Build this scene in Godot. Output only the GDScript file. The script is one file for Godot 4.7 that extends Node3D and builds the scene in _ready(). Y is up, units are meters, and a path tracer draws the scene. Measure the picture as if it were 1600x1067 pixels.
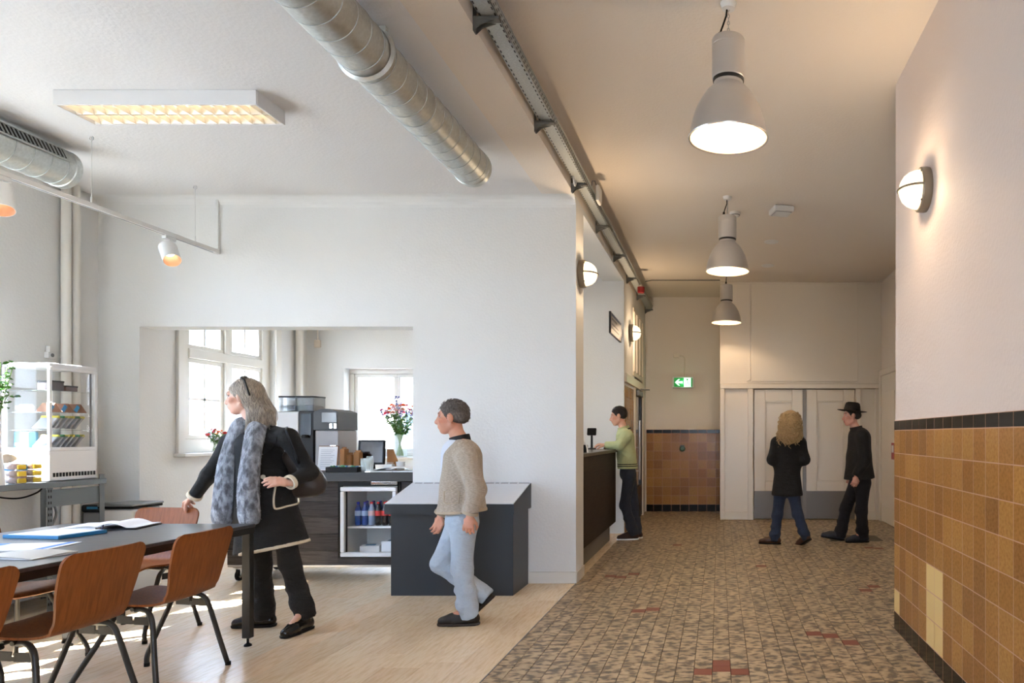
extends Node3D
# A hall with tiled wainscot beside a white reading room and coffee bar.
# x to the right, y up, the camera looks along -z from (0, 1.28, 0). D(...) turns "metres in front of the camera" into -z.

const E_SKY := 30.0
const E_SUN := 40.0
const E_PENDANT := 0.6
const E_BULKHEAD := 0.42
const E_TUBE := 0.15
const E_SPOT := 0.4

func _ready() -> void:
	rng.seed = 7
	# ------------------------------------------------ camera
	var cam := Camera3D.new()
	cam.name = "camera"
	add_child(cam)
	cam.position = Vector3(0, 1.28, 0)
	cam.near = 0.05
	cam.far = 200.0
	# a shifted lens: the optical axis meets the picture at (1123, 680) of 1600 x 1067, focal length 1125 px
	cam.set_frustum(0.05 * 1067.0 / 1125.0, Vector2(-323.0 / 1125.0, 146.5 / 1125.0) * 0.05, 0.05, 200.0)
	cam.current = true
	# ------------------------------------------------ sky, sun, exposure
	var sm := ProceduralSkyMaterial.new()
	sm.sky_top_color = Color(0.70, 0.82, 1.0)
	sm.sky_horizon_color = Color(0.86, 0.93, 1.0)
	sm.ground_horizon_color = Color(0.80, 0.80, 0.78)
	sm.ground_bottom_color = Color(0.6, 0.6, 0.58)
	sm.sun_angle_max = 1.0
	sm.energy_multiplier = E_SKY
	var sky := Sky.new()
	sky.sky_material = sm
	var env := Environment.new()
	env.background_mode = Environment.BG_SKY
	env.sky = sky
	env.tonemap_mode = Environment.TONE_MAPPER_LINEAR
	env.tonemap_exposure = 1.18
	env.sdfgi_enabled = true
	env.ssao_enabled = true
	env.ssil_enabled = true
	var we := WorldEnvironment.new()
	we.name = "world_environment"
	we.environment = env
	add_child(we)
	var sun := DirectionalLight3D.new()
	sun.name = "sun"
	add_child(sun)
	sun.look_at_from_position(Vector3.ZERO, Vector3(0.8, -1.19, -0.6), Vector3.UP)
	sun.light_color = Color(0.99, 0.985, 0.96)
	sun.light_energy = E_SUN
	sun.light_angular_distance = 0.6
	sun.sky_mode = DirectionalLight3D.SKY_MODE_LIGHT_ONLY
	sun.shadow_enabled = true
	make_materials()
	build_shell()
	build_floors()
	build_wall_tiles()
	build_doors()
	build_outside()
	build_ceiling_things()
	build_lamps()
	build_hall_things()
	build_table_and_chairs()
	build_bar()
	build_bar_goods()
	build_display()
	build_people()

func D(d: float) -> float:
	return -d

func make_materials() -> void:
	var rough := bump_tex(3, 0.05, 4, 2.0)
	var coarse := bump_tex(5, 0.02, 5, 3.0)
	for e in [["plaster", Color(0.86, 0.86, 0.85)], ["ceiling_paint", Color(0.87, 0.865, 0.86)], ["hall_paint", Color(0.89, 0.855, 0.81)], ["rose_paint", Color(0.83, 0.775, 0.74)], ["white_trim", Color(0.86, 0.85, 0.82)], ["cream_paint", Color(0.88, 0.845, 0.785)], ["white_lacquer", Color(0.88, 0.88, 0.88)]]:
		var m := mat(e[0], e[1], 0.75 if e[0] in ["plaster", "ceiling_paint", "hall_paint", "rose_paint"] else 0.35)
		if e[0] in ["plaster", "ceiling_paint", "hall_paint", "rose_paint"]:
			tri(bumpy(m, rough, 0.35), Vector3.ONE * 1.3, true)
	# floor boards: pale oak, grain along z
	var grain := noise_tex(11, 0.012, 5, [0.0, 0.45, 0.62, 1.0], [Color(0.84, 0.75, 0.62), Color(0.89, 0.81, 0.69), Color(0.91, 0.84, 0.73), Color(0.87, 0.785, 0.66)], 1024)
	for i in 5:
		var t: float = [1.0, 0.98, 0.965, 1.0, 0.95][i]
		var m := patterned("floor_board_%d" % i, grain, Vector3(2.6, 2.6, 0.35), 0.27, true, Color(t, t * [1.0, 0.99, 0.985, 0.97, 0.98][i], t * [1.0, 0.985, 0.97, 0.95, 0.96][i]), Vector3(i * 0.37, 0, i * 0.21))
		bumpy(m, coarse, 0.12)
	# hall floor tiles: sandy with dark streaks across
	var streak := noise_tex(21, 0.013, 6, [0.0, 0.34, 0.46, 0.60, 1.0], [Color(0.27, 0.245, 0.215), Color(0.39, 0.35, 0.30), Color(0.56, 0.50, 0.41), Color(0.69, 0.62, 0.51), Color(0.73, 0.665, 0.56)], 1024)
	for i in 6:
		var t: float = [1.0, 0.95, 1.05, 0.9, 1.0, 0.97][i]
		var m := patterned("floor_tile_%d" % i, streak, Vector3(0.85, 0.85, 1.25), 0.45, true, Color(minf(t, 1), minf(t, 1) * 0.985, minf(t, 1) * 0.96), Vector3(i * 0.31, 0, i * 0.17))
		bumpy(m, coarse, 0.15)
	mat("floor_tile_red", Color(0.45, 0.20, 0.14), 0.5)
	mat("grout", Color(0.27, 0.23, 0.19), 0.9)
	# glazed wall tiles
	var glaze := noise_tex(31, 0.02, 4, [0.0, 0.5, 1.0], [Color(0.84, 0.82, 0.78), Color(0.94, 0.93, 0.91), Color(1, 1, 1)], 512)
	var ochre := [Color(0.64, 0.46, 0.255), Color(0.62, 0.44, 0.24), Color(0.66, 0.48, 0.27), Color(0.59, 0.41, 0.23), Color(0.63, 0.45, 0.245), Color(0.575, 0.405, 0.235), Color(0.68, 0.50, 0.28)]
	for i in 7:
		patterned("wall_tile_%d" % i, glaze, Vector3.ONE * 4.0, 0.22, true, ochre[i], Vector3(i * 0.23, i * 0.11, 0)).metallic_specular = 0.3
		bumpy(patterned("wall_tile_%d" % i, glaze, Vector3.ONE * 4.0, 0.22, true, ochre[i], Vector3(i * 0.23, i * 0.11, 0)), coarse, 0.12)
	mat("wall_tile_pale", Color(0.88, 0.75, 0.50), 0.25)
	mat("wall_tile_black", Color(0.06, 0.05, 0.042), 0.2).metallic_specular = 0.3
	mat("wall_grout", Color(0.68, 0.51, 0.41), 0.9)
	# metals and so on
	var zinc := noise_tex(41, 0.03, 3, [0.0, 0.5, 1.0], [Color(0.76, 0.77, 0.77), Color(0.80, 0.81, 0.81), Color(0.86, 0.87, 0.87)], 512, FastNoiseLite.TYPE_CELLULAR)
	patterned("galvanised", zinc, Vector3.ONE * 3.0, 0.42, false, Color(0.95, 0.96, 0.95), Vector3.ZERO, 0.9)
	patterned("tray_steel", zinc, Vector3.ONE * 5.0, 0.5, false, Color(0.80, 0.82, 0.82), Vector3.ZERO, 0.35)
	mat("bracket_steel", Color(0.34, 0.34, 0.33), 0.5, 0.3)
	mat("aluminium", Color(0.80, 0.79, 0.78), 0.30, 0.7)
	mat("chrome", Color(0.85, 0.86, 0.87), 0.12, 1.0)
	mat("black_metal", Color(0.045, 0.045, 0.045), 0.4)
	mat("chair_tube", Color(0.17, 0.165, 0.155), 0.42, 0.4)
	mat("black_plastic", Color(0.03, 0.03, 0.034), 0.4).metallic_specular = 0.3
	mat("grey_plastic", Color(0.46, 0.47, 0.48), 0.45)
	mat("dark_grey_plastic", Color(0.12, 0.125, 0.14), 0.4).metallic_specular = 0.3
	mat("white_plastic", Color(0.86, 0.86, 0.85), 0.4)
	mat("rack_steel", Color(0.40, 0.43, 0.45), 0.45, 0.5)
	mat("paper", Color(0.90, 0.90, 0.90), 0.8)
	mat("blue_card", Color(0.10, 0.42, 0.60), 0.5)
	mat("kraft", Color(0.55, 0.38, 0.22), 0.8)
	mat("leaf", Color(0.16, 0.33, 0.08), 0.55).backlight_enabled = true
	mats["leaf"].backlight = Color(0.3, 0.45, 0.15)
	mat("stem", Color(0.30, 0.45, 0.14), 0.6)
	glass("pane", Color(0.97, 1.0, 0.99), 0.02)
	glass("case_glass", Color(0.97, 1.0, 1.0), 0.004).metallic_specular = 0.22
	glass("clear_glass", Color(0.93, 0.98, 0.97), 0.14)
	glass("cling_film", Color(0.96, 0.97, 1.0), 0.25)
	glass("smoked", Color(0.16, 0.17, 0.19), 0.62)
	var ply := noise_tex(51, 0.014, 4, [0.0, 0.4, 0.7, 1.0], [Color(0.39, 0.205, 0.085), Color(0.475, 0.265, 0.12), Color(0.52, 0.30, 0.145), Color(0.43, 0.235, 0.10)], 512)
	patterned("chair_ply", ply, Vector3(7.0, 0.7, 7.0), 0.42)
	mats["chair_ply"].metallic_specular = 0.3
	var darkwood := noise_tex(61, 0.012, 5, [0.0, 0.45, 0.6, 1.0], [Color(0.16, 0.152, 0.152), Color(0.235, 0.222, 0.222), Color(0.275, 0.262, 0.262), Color(0.20, 0.19, 0.19)], 512)
	patterned("bar_board", darkwood, Vector3(0.5, 7.0, 7.0), 0.55).metallic_specular = 0.25
	patterned("bar_board_dark", darkwood, Vector3(0.5, 7.0, 7.0), 0.55, false, Color(0.85, 0.85, 0.86), Vector3(0.3, 0.2, 0)).metallic_specular = 0.25
	patterned("table_top", noise_tex(63, 0.014, 4, [0.0, 0.5, 1.0], [Color(0.17, 0.175, 0.185), Color(0.215, 0.22, 0.235), Color(0.26, 0.265, 0.28)], 512), Vector3(0.5, 5.0, 5.0), 0.38)
	patterned("counter_front", darkwood, Vector3(5.0, 5.0, 0.5), 0.5, false, Color(0.72, 0.62, 0.55)).metallic_specular = 0.25
	mat("desk_grey", Color(0.135, 0.16, 0.185), 0.45)
	mat("bulb", Color(1, 0.85, 0.65), 0.5)

# ---------------------------------------------------------------- the rooms
const XL := -1.235     # hall side of the wall between hall and reading room
const XR := 1.172      # near right wall of the hall
const XW := -5.37      # outer wall on the left
const DM := 6.23       # white wall of the reading room
const DB := 9.39       # back wall behind the bar and the reception
const DE := 12.1       # tiled end wall of the hall
const DV := 10.91      # double doors
const YL := 3.34       # ceiling of the reading room
const YH := 3.60       # ceiling of the hall
const DN := -3.2       # wall behind the camera

# wall in a plane: u along the axis, y up, with holes [u0, u1, y0, y1]; lo/hi across
func holed(b: MB, axis: int, u0: float, u1: float, y0: float, y1: float, w0: float, w1: float, holes: Array) -> void:
	var cuts := [u0, u1]
	for q in holes: cuts.append_array([q[0], q[1]])
	cuts.sort()
	for i in cuts.size() - 1:
		var a: float = cuts[i]
		var e: float = cuts[i + 1]
		if e - a < 1e-5: continue
		var ys := [y0]
		for q in holes:
			if q[0] <= a + 1e-5 and q[1] >= e - 1e-5: ys.append_array([q[2], q[3]])
		ys.append(y1)
		for j in range(0, ys.size(), 2):
			if ys[j + 1] - ys[j] < 1e-5: continue
			if axis == 0: b.span(Vector3(a, ys[j], w0), Vector3(e, ys[j + 1], w1))
			else: b.span(Vector3(w0, ys[j], a), Vector3(w1, ys[j + 1], e))

const SIDE_WINDOWS := [[-5.10, -3.80], [-3.55, -2.25], [-2.0, -0.70]]
const REAR_WINDOWS := [[-1.0, 1.05]]

func build_shell() -> void:
	var pl: Material = mats["plaster"]
	# outer left wall with its windows (z)
	var b := MB.new()
	var holes := []
	for q in SIDE_WINDOWS: holes.append([q[0], q[1], 0.95, 3.05])
	holes.append([-8.70, -7.22, 1.10, 2.75])
	holed(b, 2, -DB - 0.25, 3.2, 0.0, YL, XW - 0.30, XW, holes)
	struct("wall_left", b, pl)
	# white wall with the broad opening to the bar
	b = MB.new()
	holed(b, 0, XW, XL, 0.0, YL, -DM - 0.21, -DM, [[-5.012, -2.647, 0.0, 2.22]])
	# rounded corner at its head
	var poly := PackedVector2Array([Vector2(0, 0)])
	for i in 7:
		var a := PI / 2 * i / 6.0
		poly.append(Vector2(0.09 * (1 - sin(a)), -0.09 * (1 - cos(a))))
	b.prism(poly, XL - XW - 0.002, Transform3D(Basis(Vector3(0, 0, 1), Vector3.UP, Vector3(1, 0, 0)), Vector3(XW, YL, -DM)))
	struct("wall_centre", b, pl)
	# back wall behind bar and reception
	b = MB.new()
	holed(b, 0, XW, XL - 0.276, 0.0, YL, -DB - 0.25, -DB, [[-4.887, -2.9, 1.0, 2.153]])
	struct("wall_back", b, pl)
	# wall between hall and rooms: pillar, reception opening, far piece with the glazed door
	b = MB.new()
	holed(b, 2, -DE, -DM - 0.21, 0.0, YL, XL - 0.276, XL, [[-DB, -6.57, 0.0, 3.29], [-11.55, -10.55, 0.0, 2.62]])
	struct("wall_hall_left", b, pl)
	# step between the two ceilings
	b = MB.new()
	b.span(Vector3(XL - 0.276, YL, -DE - 0.2), Vector3(XL, YH + 0.15, 3.2))
	struct("wall_hall_step", b, mats["hall_paint"])
	b = MB.new()
	b.span(Vector3(XL - 0.276, 0, -DE - 0.25), Vector3(2.75, YH, -DE))
	struct("wall_hall_end", b, mats["hall_paint"])
	# near right wall (solid return) and the far right wall
	b = MB.new()
	b.span(Vector3(XR, 0, -4.768), Vector3(2.75, YH, 3.2))
	struct("wall_right", b, mats["rose_paint"])
	b = MB.new()
	b.span(Vector3(2.47, 0, -DE), Vector3(2.75, YH, -4.768))
	struct("wall_right_far", b, mats["hall_paint"])
	b = MB.new()
	holes = []
	for q in REAR_WINDOWS: holes.append([q[0], q[1], 0.95, 3.05])
	holed(b, 0, XW - 0.3, 2.75, 0.0, YH, 3.2, 3.5, holes)
	struct("wall_rear", b, pl)
	# ceilings
	b = MB.new()
	b.span(Vector3(XW - 0.3, YL, -DB - 0.25), Vector3(XL - 0.276, YL + 0.4, 3.4))
	struct("ceiling", b, mats["ceiling_paint"])
	b = MB.new()
	b.span(Vector3(XL, YH, -DE - 0.25), Vector3(2.75, YH + 0.2, 3.4))
	struct("ceiling_hall", b, mats["hall_paint"])
	# closed lobby behind the glazed door
	b = MB.new()
	b.span(Vector3(-2.9, 0, -DE - 0.25), Vector3(-2.7, YL, -DB - 0.25))
	b.span(Vector3(-2.7, 0, -DE - 0.25), Vector3(XL - 0.276, YL, -DE))
	b.span(Vector3(-2.7, 2.9, -DE), Vector3(XL - 0.276, YL, -DB - 0.25))
	struct("wall_lobby", b, pl)
	# skirting boards
	b = MB.new()
	b.span(Vector3(-2.647, 0.0, -DM), Vector3(XL + 0.008, 0.10, -DM + 0.014), 0.004)
	struct("baseboard_centre", b, mats["white_trim"])
	b = MB.new()
	b.span(Vector3(XL, 0, -6.57), Vector3(XL + 0.012, 0.10, -DM), 0.004)
	struct("baseboard_hall", b, mats["white_trim"])
	# windows of the outer wall
	var k := 1
	for q in SIDE_WINDOWS:
		window_unit(k, 2, q[0], q[1], 0.95, 3.05, XW - 0.22, 2)
		k += 1
	for q in REAR_WINDOWS:
		window_unit(k, 0, q[0], q[1], 0.95, 3.05, 3.40, 2)
		k += 1
	k = 6
	window_unit(k, 2, -8.70, -7.22, 1.10, 2.75, XW - 0.10, 2, 0.14)
	window_unit(k + 1, 0, -4.887, -2.9, 1.0, 2.153, -DB - 0.19, 1)

# a casement window in a wall: frame and transom as structure, casements and panes as its parts
func window_unit(k: int, axis: int, u0: float, u1: float, y0: float, y1: float, w: float, style: int, fw := 0.06) -> void:
	var P := func(u: float, y: float, q: float) -> Vector3: return Vector3(u, y, w + q) if axis == 0 else Vector3(w + q, y, u)
	var b := MB.new()
	b.span(P.call(u0, y0, -0.03), P.call(u1, y0 + fw, 0.05), 0.006)
	b.span(P.call(u0, y1 - fw, -0.03), P.call(u1, y1, 0.05), 0.006)
	b.span(P.call(u0, y0 + fw, -0.03), P.call(u0 + fw, y1 - fw, 0.05), 0.006)
	b.span(P.call(u1 - fw, y0 + fw, -0.03), P.call(u1, y1 - fw, 0.05), 0.006)
	var tr := y1
	var um := (u0 + u1) / 2
	if style == 2:
		tr = y0 + (y1 - y0) * (0.66 if k < 6 else 0.62)
		b.span(P.call(u0 + fw, tr - 0.05, -0.03), P.call(u1 - fw, tr + 0.05, 0.06), 0.006)
		b.span(P.call(um - 0.05, y0 + fw, -0.03), P.call(um + 0.05, y1 - fw, 0.055), 0.006)
	var f := struct("window_%d" % k, b, mats["white_trim"])
	var cells := []
	if style == 2:
		for s in [[u0 + fw, um - 0.05], [um + 0.05, u1 - fw]]:
			cells.append([s[0], s[1], y0 + fw, tr - 0.05, 1, 1])
			cells.append([s[0], s[1], tr + 0.05, y1 - fw, 1, 0])
	else:
		var a := u0 + 0.12
		cells.append([u0 + fw, u0 + 0.62, y0 + fw, y1 - fw, 0, 0])
		cells.append([u0 + 0.62, u1 - fw, y0 + fw, y1 - fw, 0, 0])
	for e in cells:
		b = MB.new()
		var t := 0.045
		b.span(P.call(e[0], e[2], -0.02), P.call(e[1], e[2] + t, 0.03), 0.005)
		b.span(P.call(e[0], e[3] - t, -0.02), P.call(e[1], e[3], 0.03), 0.005)
		b.span(P.call(e[0], e[2] + t, -0.02), P.call(e[0] + t, e[3] - t, 0.03), 0.005)
		b.span(P.call(e[1] - t, e[2] + t, -0.02), P.call(e[1], e[3] - t, 0.03), 0.005)
		if e[4]: b.span(P.call((e[0] + e[1]) / 2 - 0.013, e[2] + t, -0.012), P.call((e[0] + e[1]) / 2 + 0.013, e[3] - t, 0.018))
		if e[5]: b.span(P.call(e[0] + t, (e[2] + e[3]) / 2 - 0.013, -0.012), P.call(e[1] - t, (e[2] + e[3]) / 2 + 0.013, 0.018))
		obj("casement", b.mesh(), mats["white_trim"], f)
		var us := [e[0] + t]
		if e[4]: us.append((e[0] + e[1]) / 2)
		us.append(e[1] - t)
		var ys := [e[2] + t]
		if e[5]: ys.append((e[2] + e[3]) / 2)
		ys.append(e[3] - t)
		for i in us.size() - 1:
			for j in ys.size() - 1:
				b = MB.new()
				b.span(P.call(us[i], ys[j], 0.0), P.call(us[i + 1], ys[j + 1], 0.004))
				obj("pane", b.mesh(), mats["pane"], f)
	# sill board
	b = MB.new()
	var io := 0.40 if axis == 2 else 0.24
	b.span(P.call(u0 - (0.05 if axis == 2 else 0.0), y0 - 0.035, 0.04), P.call(u1 + (0.13 if axis == 2 and k == 6 else 0.0), y0 + 0.0, io if k < 6 else (0.22 if axis == 2 else 0.24)), 0.008)
	obj("sill", b.mesh(), mats["white_trim"], f)
	if k == 6:
		# panelled casing round the bar's window
		b = MB.new()
		b.span(P.call(u0 - 0.10, y0, 0.10), P.call(u0, y1 + 0.1, 0.13), 0.006)
		b.span(P.call(u1, y0, 0.10), P.call(u1 + 0.10, y1 + 0.1, 0.13), 0.006)
		b.span(P.call(u0, y1, 0.10), P.call(u1, y1 + 0.10, 0.13), 0.006)
		obj("casing", b.mesh(), mats["white_trim"], f)

func build_floors() -> void:
	var b := MB.new()
	b.span(Vector3(XW - 0.3, -0.20, -DE - 0.25), Vector3(2.75, -0.008, 3.4))
	var fl := struct("floor", b, mats["grout"])
	# boards of the reading room, along z
	var wb := 0.205
	var cols := int(ceil((XL - XW) / wb))
	var lens := [2.4, 1.5, 0.9]
	var shared := []
	for l in lens: shared.append(MB.new().box(Vector3(wb / 2 - 0.0004, -0.006, -l / 2), Vector3(wb - 0.0008, 0.012, l - 0.001), 0.0006).mesh())
	for i in cols:
		var x := XL - wb * (i + 1)
		var d := -0.2 - rng.randf() * 1.2
		while d < DB:
			var j := rng.randi() % 3
			if x < XW - wb: continue
			var o := obj("board", shared[j], mats["floor_board_%d" % (rng.randi() % 5)], fl)
			o.position = Vector3(x, 0, -d)
			d += lens[j]
	b = MB.new()
	b.span(Vector3(XL - 0.003, -0.01, -DM), Vector3(XL + 0.003, 0.0015, 0.6))
	obj("edge_strip", b.mesh(), mats["rack_steel"], fl)
	# hall tiles
	var s := 0.1
	var reds := {}
	for q in [[1116, 1040], [1116, 1049], [1087, 1057], [1145, 1057], [993, 953], [1014, 953], [955, 899], [966, 902], [986, 898], [1181, 883], [1197, 884], [1357, 922], [1369, 917], [1283, 992], [1311, 998], [1340, 1005], [1360, 857], [1374, 857], [1056, 852]]:
		var d: float = 1440.0 / (q[1] - 680.0)
		reds[[int(floor(((q[0] - 1123.0) / 1125.0 * d - XL) / s)), int(floor(d / s))]] = true
	var tile := MB.new().box(Vector3(s / 2, -0.004, -s / 2), Vector3(s - 0.003, 0.008, s - 0.0022), 0.0012)
	var tm := tile.mesh()
	var far := []
	for i in 7: far.append(MB.new())
	var singles := 0
	for r in range(-6, int(DE / s) + 1):
		for c in 37:
			var x := XL + c * s
			var d := r * s
			var off := 0.0 if c % 2 == 0 else s * 0.5
			var dd := d + off
			if d < 4.68 and x > XR - 0.02: continue
			if dd + s > DE: continue
			var red := reds.has([c, r])
			if reds.has([c, r]) and off > 0.0: off = 0.0
			var mi := 6 if red else rng.randi() % 6
			var w := minf(s, XR - x) if d < 4.68 else s
			var px := 1123.0 + (x + s / 2) * 1125.0 / maxf(dd, 0.1)
			if dd > 3.62 and singles < 297 and px > 690 and px < 1640 and w >= s:
				var o := obj("tile", tm, mats["floor_tile_red"] if red else mats["floor_tile_%d" % mi], fl)
				o.position = Vector3(x, 0, -dd)
				singles += 1
			else:
				if w < 0.015: continue
				far[mi].box(Vector3(x + w / 2, -0.004, -dd - s / 2), Vector3(w - 0.003, 0.008, s - 0.0022))
	for i in 7:
		if far[i].v.size() == 0: continue
		var o := obj("tile_field", far[i].mesh(), mats["floor_tile_red"] if i == 6 else mats["floor_tile_%d" % i], fl)
		o.set_meta("kind", "stuff")

func tile_wall(wall: Node, origin: Vector3, along: Vector3, out: Vector3, n_cols: int, first_w: float, ts: float, pale: Dictionary) -> void:
	var bas := Basis(along, Vector3.UP, along.cross(Vector3.UP))
	var mk := func(w: float, hh: float) -> Mesh: return MB.new().box(Vector3(w / 2, hh / 2, 0), Vector3(w - 0.0035, hh - 0.0035, 0.012), 0.0014).mesh()
	var mesh_of := {}
	var u := 0.0
	for c in n_cols:
		var w := first_w if c == 0 else ts
		var y := 0.0
		for r in 10:
			var hh: float = 0.12 if r == 0 else (0.064 if r == 9 else ts)
			if c > 0 and (r == 0 or r == 9): pass
			var key := [w, hh]
			if not mesh_of.has(key): mesh_of[key] = mk.call(w, hh)
			var m: Material
			if r == 0 or r == 9: m = mats["wall_tile_black"]
			elif pale.has([c, 9 - r - 1]): m = mats["wall_tile_pale"]
			else:
				m = mats["wall_tile_%d" % (rng.randi() % 7)]
			var o := obj("tile", mesh_of[key], m, wall)
			o.transform = Transform3D(bas, origin + along * u + Vector3.UP * y + out * (0.004 + rng.randf() * 0.0006))
			y += hh
		u += w
	var b := MB.new()
	b.box(Vector3(u / 2, 0.688, 0), Vector3(u, 1.376, 0.012))
	var g := obj("grout_bed", b.mesh(), mats["wall_grout"], wall)
	g.transform = Transform3D(bas, origin + out * 0.0036)

func build_wall_tiles() -> void:
	rng.seed = 99
	var wr := get_node("wall_right")
	tile_wall(wr, Vector3(XR, 0, -4.768), Vector3(0, 0, 1), Vector3(-1, 0, 0), 28, 0.14, 0.149, {[5, 5]: 1, [6, 5]: 1, [5, 6]: 1, [6, 6]: 1, [5, 7]: 1, [6, 7]: 1, [0, 7]: 1})
	var we := get_node("wall_hall_end")
	tile_wall(we, Vector3(XL + 0.02, 0, -DE), Vector3(1, 0, 0), Vector3(0, 0, 1), 9, 0.12, 0.149, {})
	# the narrow tiled pier between reception and glazed door
	var wl := get_node("wall_hall_left")
	var ts := 0.149
	var m1 := MB.new().box(Vector3(0, ts / 2, ts / 2), Vector3(0.012, ts - 0.002, ts - 0.002), 0.0014).mesh()
	for c in 6:
		for r in 13:
			var o := obj("tile", m1, mats["wall_tile_%d" % [0, 2, 6][rng.randi() % 3]], wl)
			o.position = Vector3(XL + 0.004, r * ts, -10.36 + c * ts)

func build_doors() -> void:
	# double doors with panelled side pieces
	var wp: Material = mats["cream_paint"]
	var z := -DV
	var b := MB.new()
	b.span(Vector3(0.02, 2.06, z - 0.12), Vector3(2.415, YH, z))
	b.span(Vector3(0.02, 0, z - 1.19), Vector3(0.06, YH, z - 0.12))
	b.span(Vector3(2.415, 0, z - 0.12), Vector3(2.47, YH, z))
	b.span(Vector3(0.50, 2.10, z), Vector3(2.11, 3.58, z + 0.012), 0.004)
	b.span(Vector3(0.02, 3.57, z), Vector3(2.415, YH, z + 0.02), 0.005)
	struct("wall_hall_porch", b, wp)
	b = MB.new()
	b.span(Vector3(0.02, 1.985, z - 0.1), Vector3(2.43, 2.06, z + 0.025), 0.008)
	b.span(Vector3(0.02, 0, z - 0.1), Vector3(0.09, 1.985, z + 0.02), 0.006)
	b.span(Vector3(0.44, 0, z - 0.1), Vector3(0.525, 1.985, z + 0.02), 0.006)
	b.span(Vector3(2.07, 0, z - 0.1), Vector3(2.15, 1.985, z + 0.02), 0.006)
	b.span(Vector3(2.37, 0, z - 0.1), Vector3(2.43, 1.985, z + 0.02), 0.006)
	var fr := struct("trim_1", b, wp)
	for q in [[0.09, 0.44], [2.15, 2.37]]:
		b = MB.new()
		b.span(Vector3(q[0], 0, z - 0.07), Vector3(q[1], 1.985, z - 0.03))
		b.span(Vector3(q[0], 0, z - 0.03), Vector3(q[1], 0.12, z + 0.005), 0.004)
		obj("side_panel", b.mesh(), wp, fr)
	var leaf_n := 1
	for q in [[0.535, 1.285], [1.315, 2.065]]:
		b = MB.new()
		var x0: float = q[0]
		var x1: float = q[1]
		# stiles, rails and a sunk panel
		b.span(Vector3(x0, 0.01, z - 0.06), Vector3(x0 + 0.17, 1.975, z - 0.015), 0.005)
		b.span(Vector3(x1 - 0.17, 0.01, z - 0.06), Vector3(x1, 1.975, z - 0.015), 0.005)
		b.span(Vector3(x0 + 0.17, 1.80, z - 0.06), Vector3(x1 - 0.17, 1.975, z - 0.015), 0.005)
		b.span(Vector3(x0 + 0.17, 0.01, z - 0.06), Vector3(x1 - 0.17, 0.58, z - 0.015), 0.005)
		var dr := struct("door_%d" % leaf_n, b, wp)
		leaf_n += 1
		b = MB.new()
		b.span(Vector3(x0 + 0.165, 0.575, z - 0.05), Vector3(x1 - 0.165, 1.805, z - 0.032))
		obj("panel", b.mesh(), wp, dr)
		b = MB.new()
		for e in [[x0 + 0.17, x0 + 0.185, 0.58, 1.80], [x1 - 0.185, x1 - 0.17, 0.58, 1.80], [x0 + 0.185, x1 - 0.185, 0.58, 0.597], [x0 + 0.185, x1 - 0.185, 1.783, 1.80]]:
			b.span(Vector3(e[0], e[2], z - 0.034), Vector3(e[1], e[3], z - 0.010), 0.004)
		obj("panel_moulding", b.mesh(), wp, dr)
		b = MB.new()
		b.span(Vector3(x0 + 0.004, 0.015, z - 0.016), Vector3(x1 - 0.004, 0.435, z - 0.012))
		obj("kick_plate", b.mesh(), mat("kick_grey", Color(0.46, 0.44, 0.42), 0.4, 0.3), dr)
	b = MB.new()
	b.span(Vector3(1.272, 0.01, z - 0.03), Vector3(1.328, 1.975, z - 0.002), 0.004)
	obj("meeting_strip", b.mesh(), mat("strip_grey", Color(0.50, 0.48, 0.46), 0.4, 0.3), get_node("door_1"))
	# door in the far right wall
	b = MB.new()
	b.span(Vector3(2.425, 0.01, -10.72), Vector3(2.47, 2.16, -9.80), 0.004)
	var sd := struct("door_3", b, wp)
	b = MB.new()
	b.span(Vector3(2.405, 0, -10.82), Vector3(2.47, 2.25, -10.72), 0.006)
	b.span(Vector3(2.405, 0, -9.80), Vector3(2.47, 2.25, -9.70), 0.006)
	b.span(Vector3(2.405, 2.16, -10.72), Vector3(2.47, 2.25, -9.80), 0.006)
	obj("frame", b.mesh(), wp, sd)
	b = MB.new()
	for e in [[0.25, 0.95], [1.1, 1.9]]:
		b.span(Vector3(2.418, e[0], -10.60), Vector3(2.425, e[1], -9.92), 0.003)
	obj("panel", b.mesh(), wp, sd)
	b = MB.new()
	for y in [0.35, 1.15, 1.85]: b.cyl(Vector3(2.415, y, -10.725), Vector3(2.415, y + 0.1, -10.725), 0.012, 8)
	obj("hinge", b.mesh(), mats["cream_paint"], sd)
	# glazed door of the hall's left wall
	b = MB.new()
	b.span(Vector3(XL - 0.06, 0.0, -11.62), Vector3(XL + 0.03, 2.70, -11.50), 0.006)
	b.span(Vector3(XL - 0.06, 0.0, -10.58), Vector3(XL + 0.02, 2.06, -10.50), 0.006)
	b.span(Vector3(XL - 0.06, 1.98, -11.50), Vector3(XL + 0.03, 2.10, -9.45), 0.006)
	var gd := struct("door_4", b, wp)
	b = MB.new()
	b.span(Vector3(XL - 0.04, 0.02, -10.66), Vector3(XL + 0.01, 1.97, -10.585), 0.003)
	b.span(Vector3(XL - 0.04, 0.02, -11.50), Vector3(XL + 0.01, 1.97, -11.42), 0.003)
	b.span(Vector3(XL - 0.04, 1.88, -11.42), Vector3(XL + 0.01, 1.97, -10.66), 0.003)
	b.span(Vector3(XL - 0.04, 0.02, -11.42), Vector3(XL + 0.01, 0.50, -10.66), 0.003)
	obj("leaf_frame", b.mesh(), mats["black_metal"], gd)
	b = MB.new()
	b.span(Vector3(XL - 0.02, 0.50, -11.42), Vector3(XL - 0.014, 1.88, -10.66))
	obj("pane", b.mesh(), mats["pane"], gd)
	b = MB.new()
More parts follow.
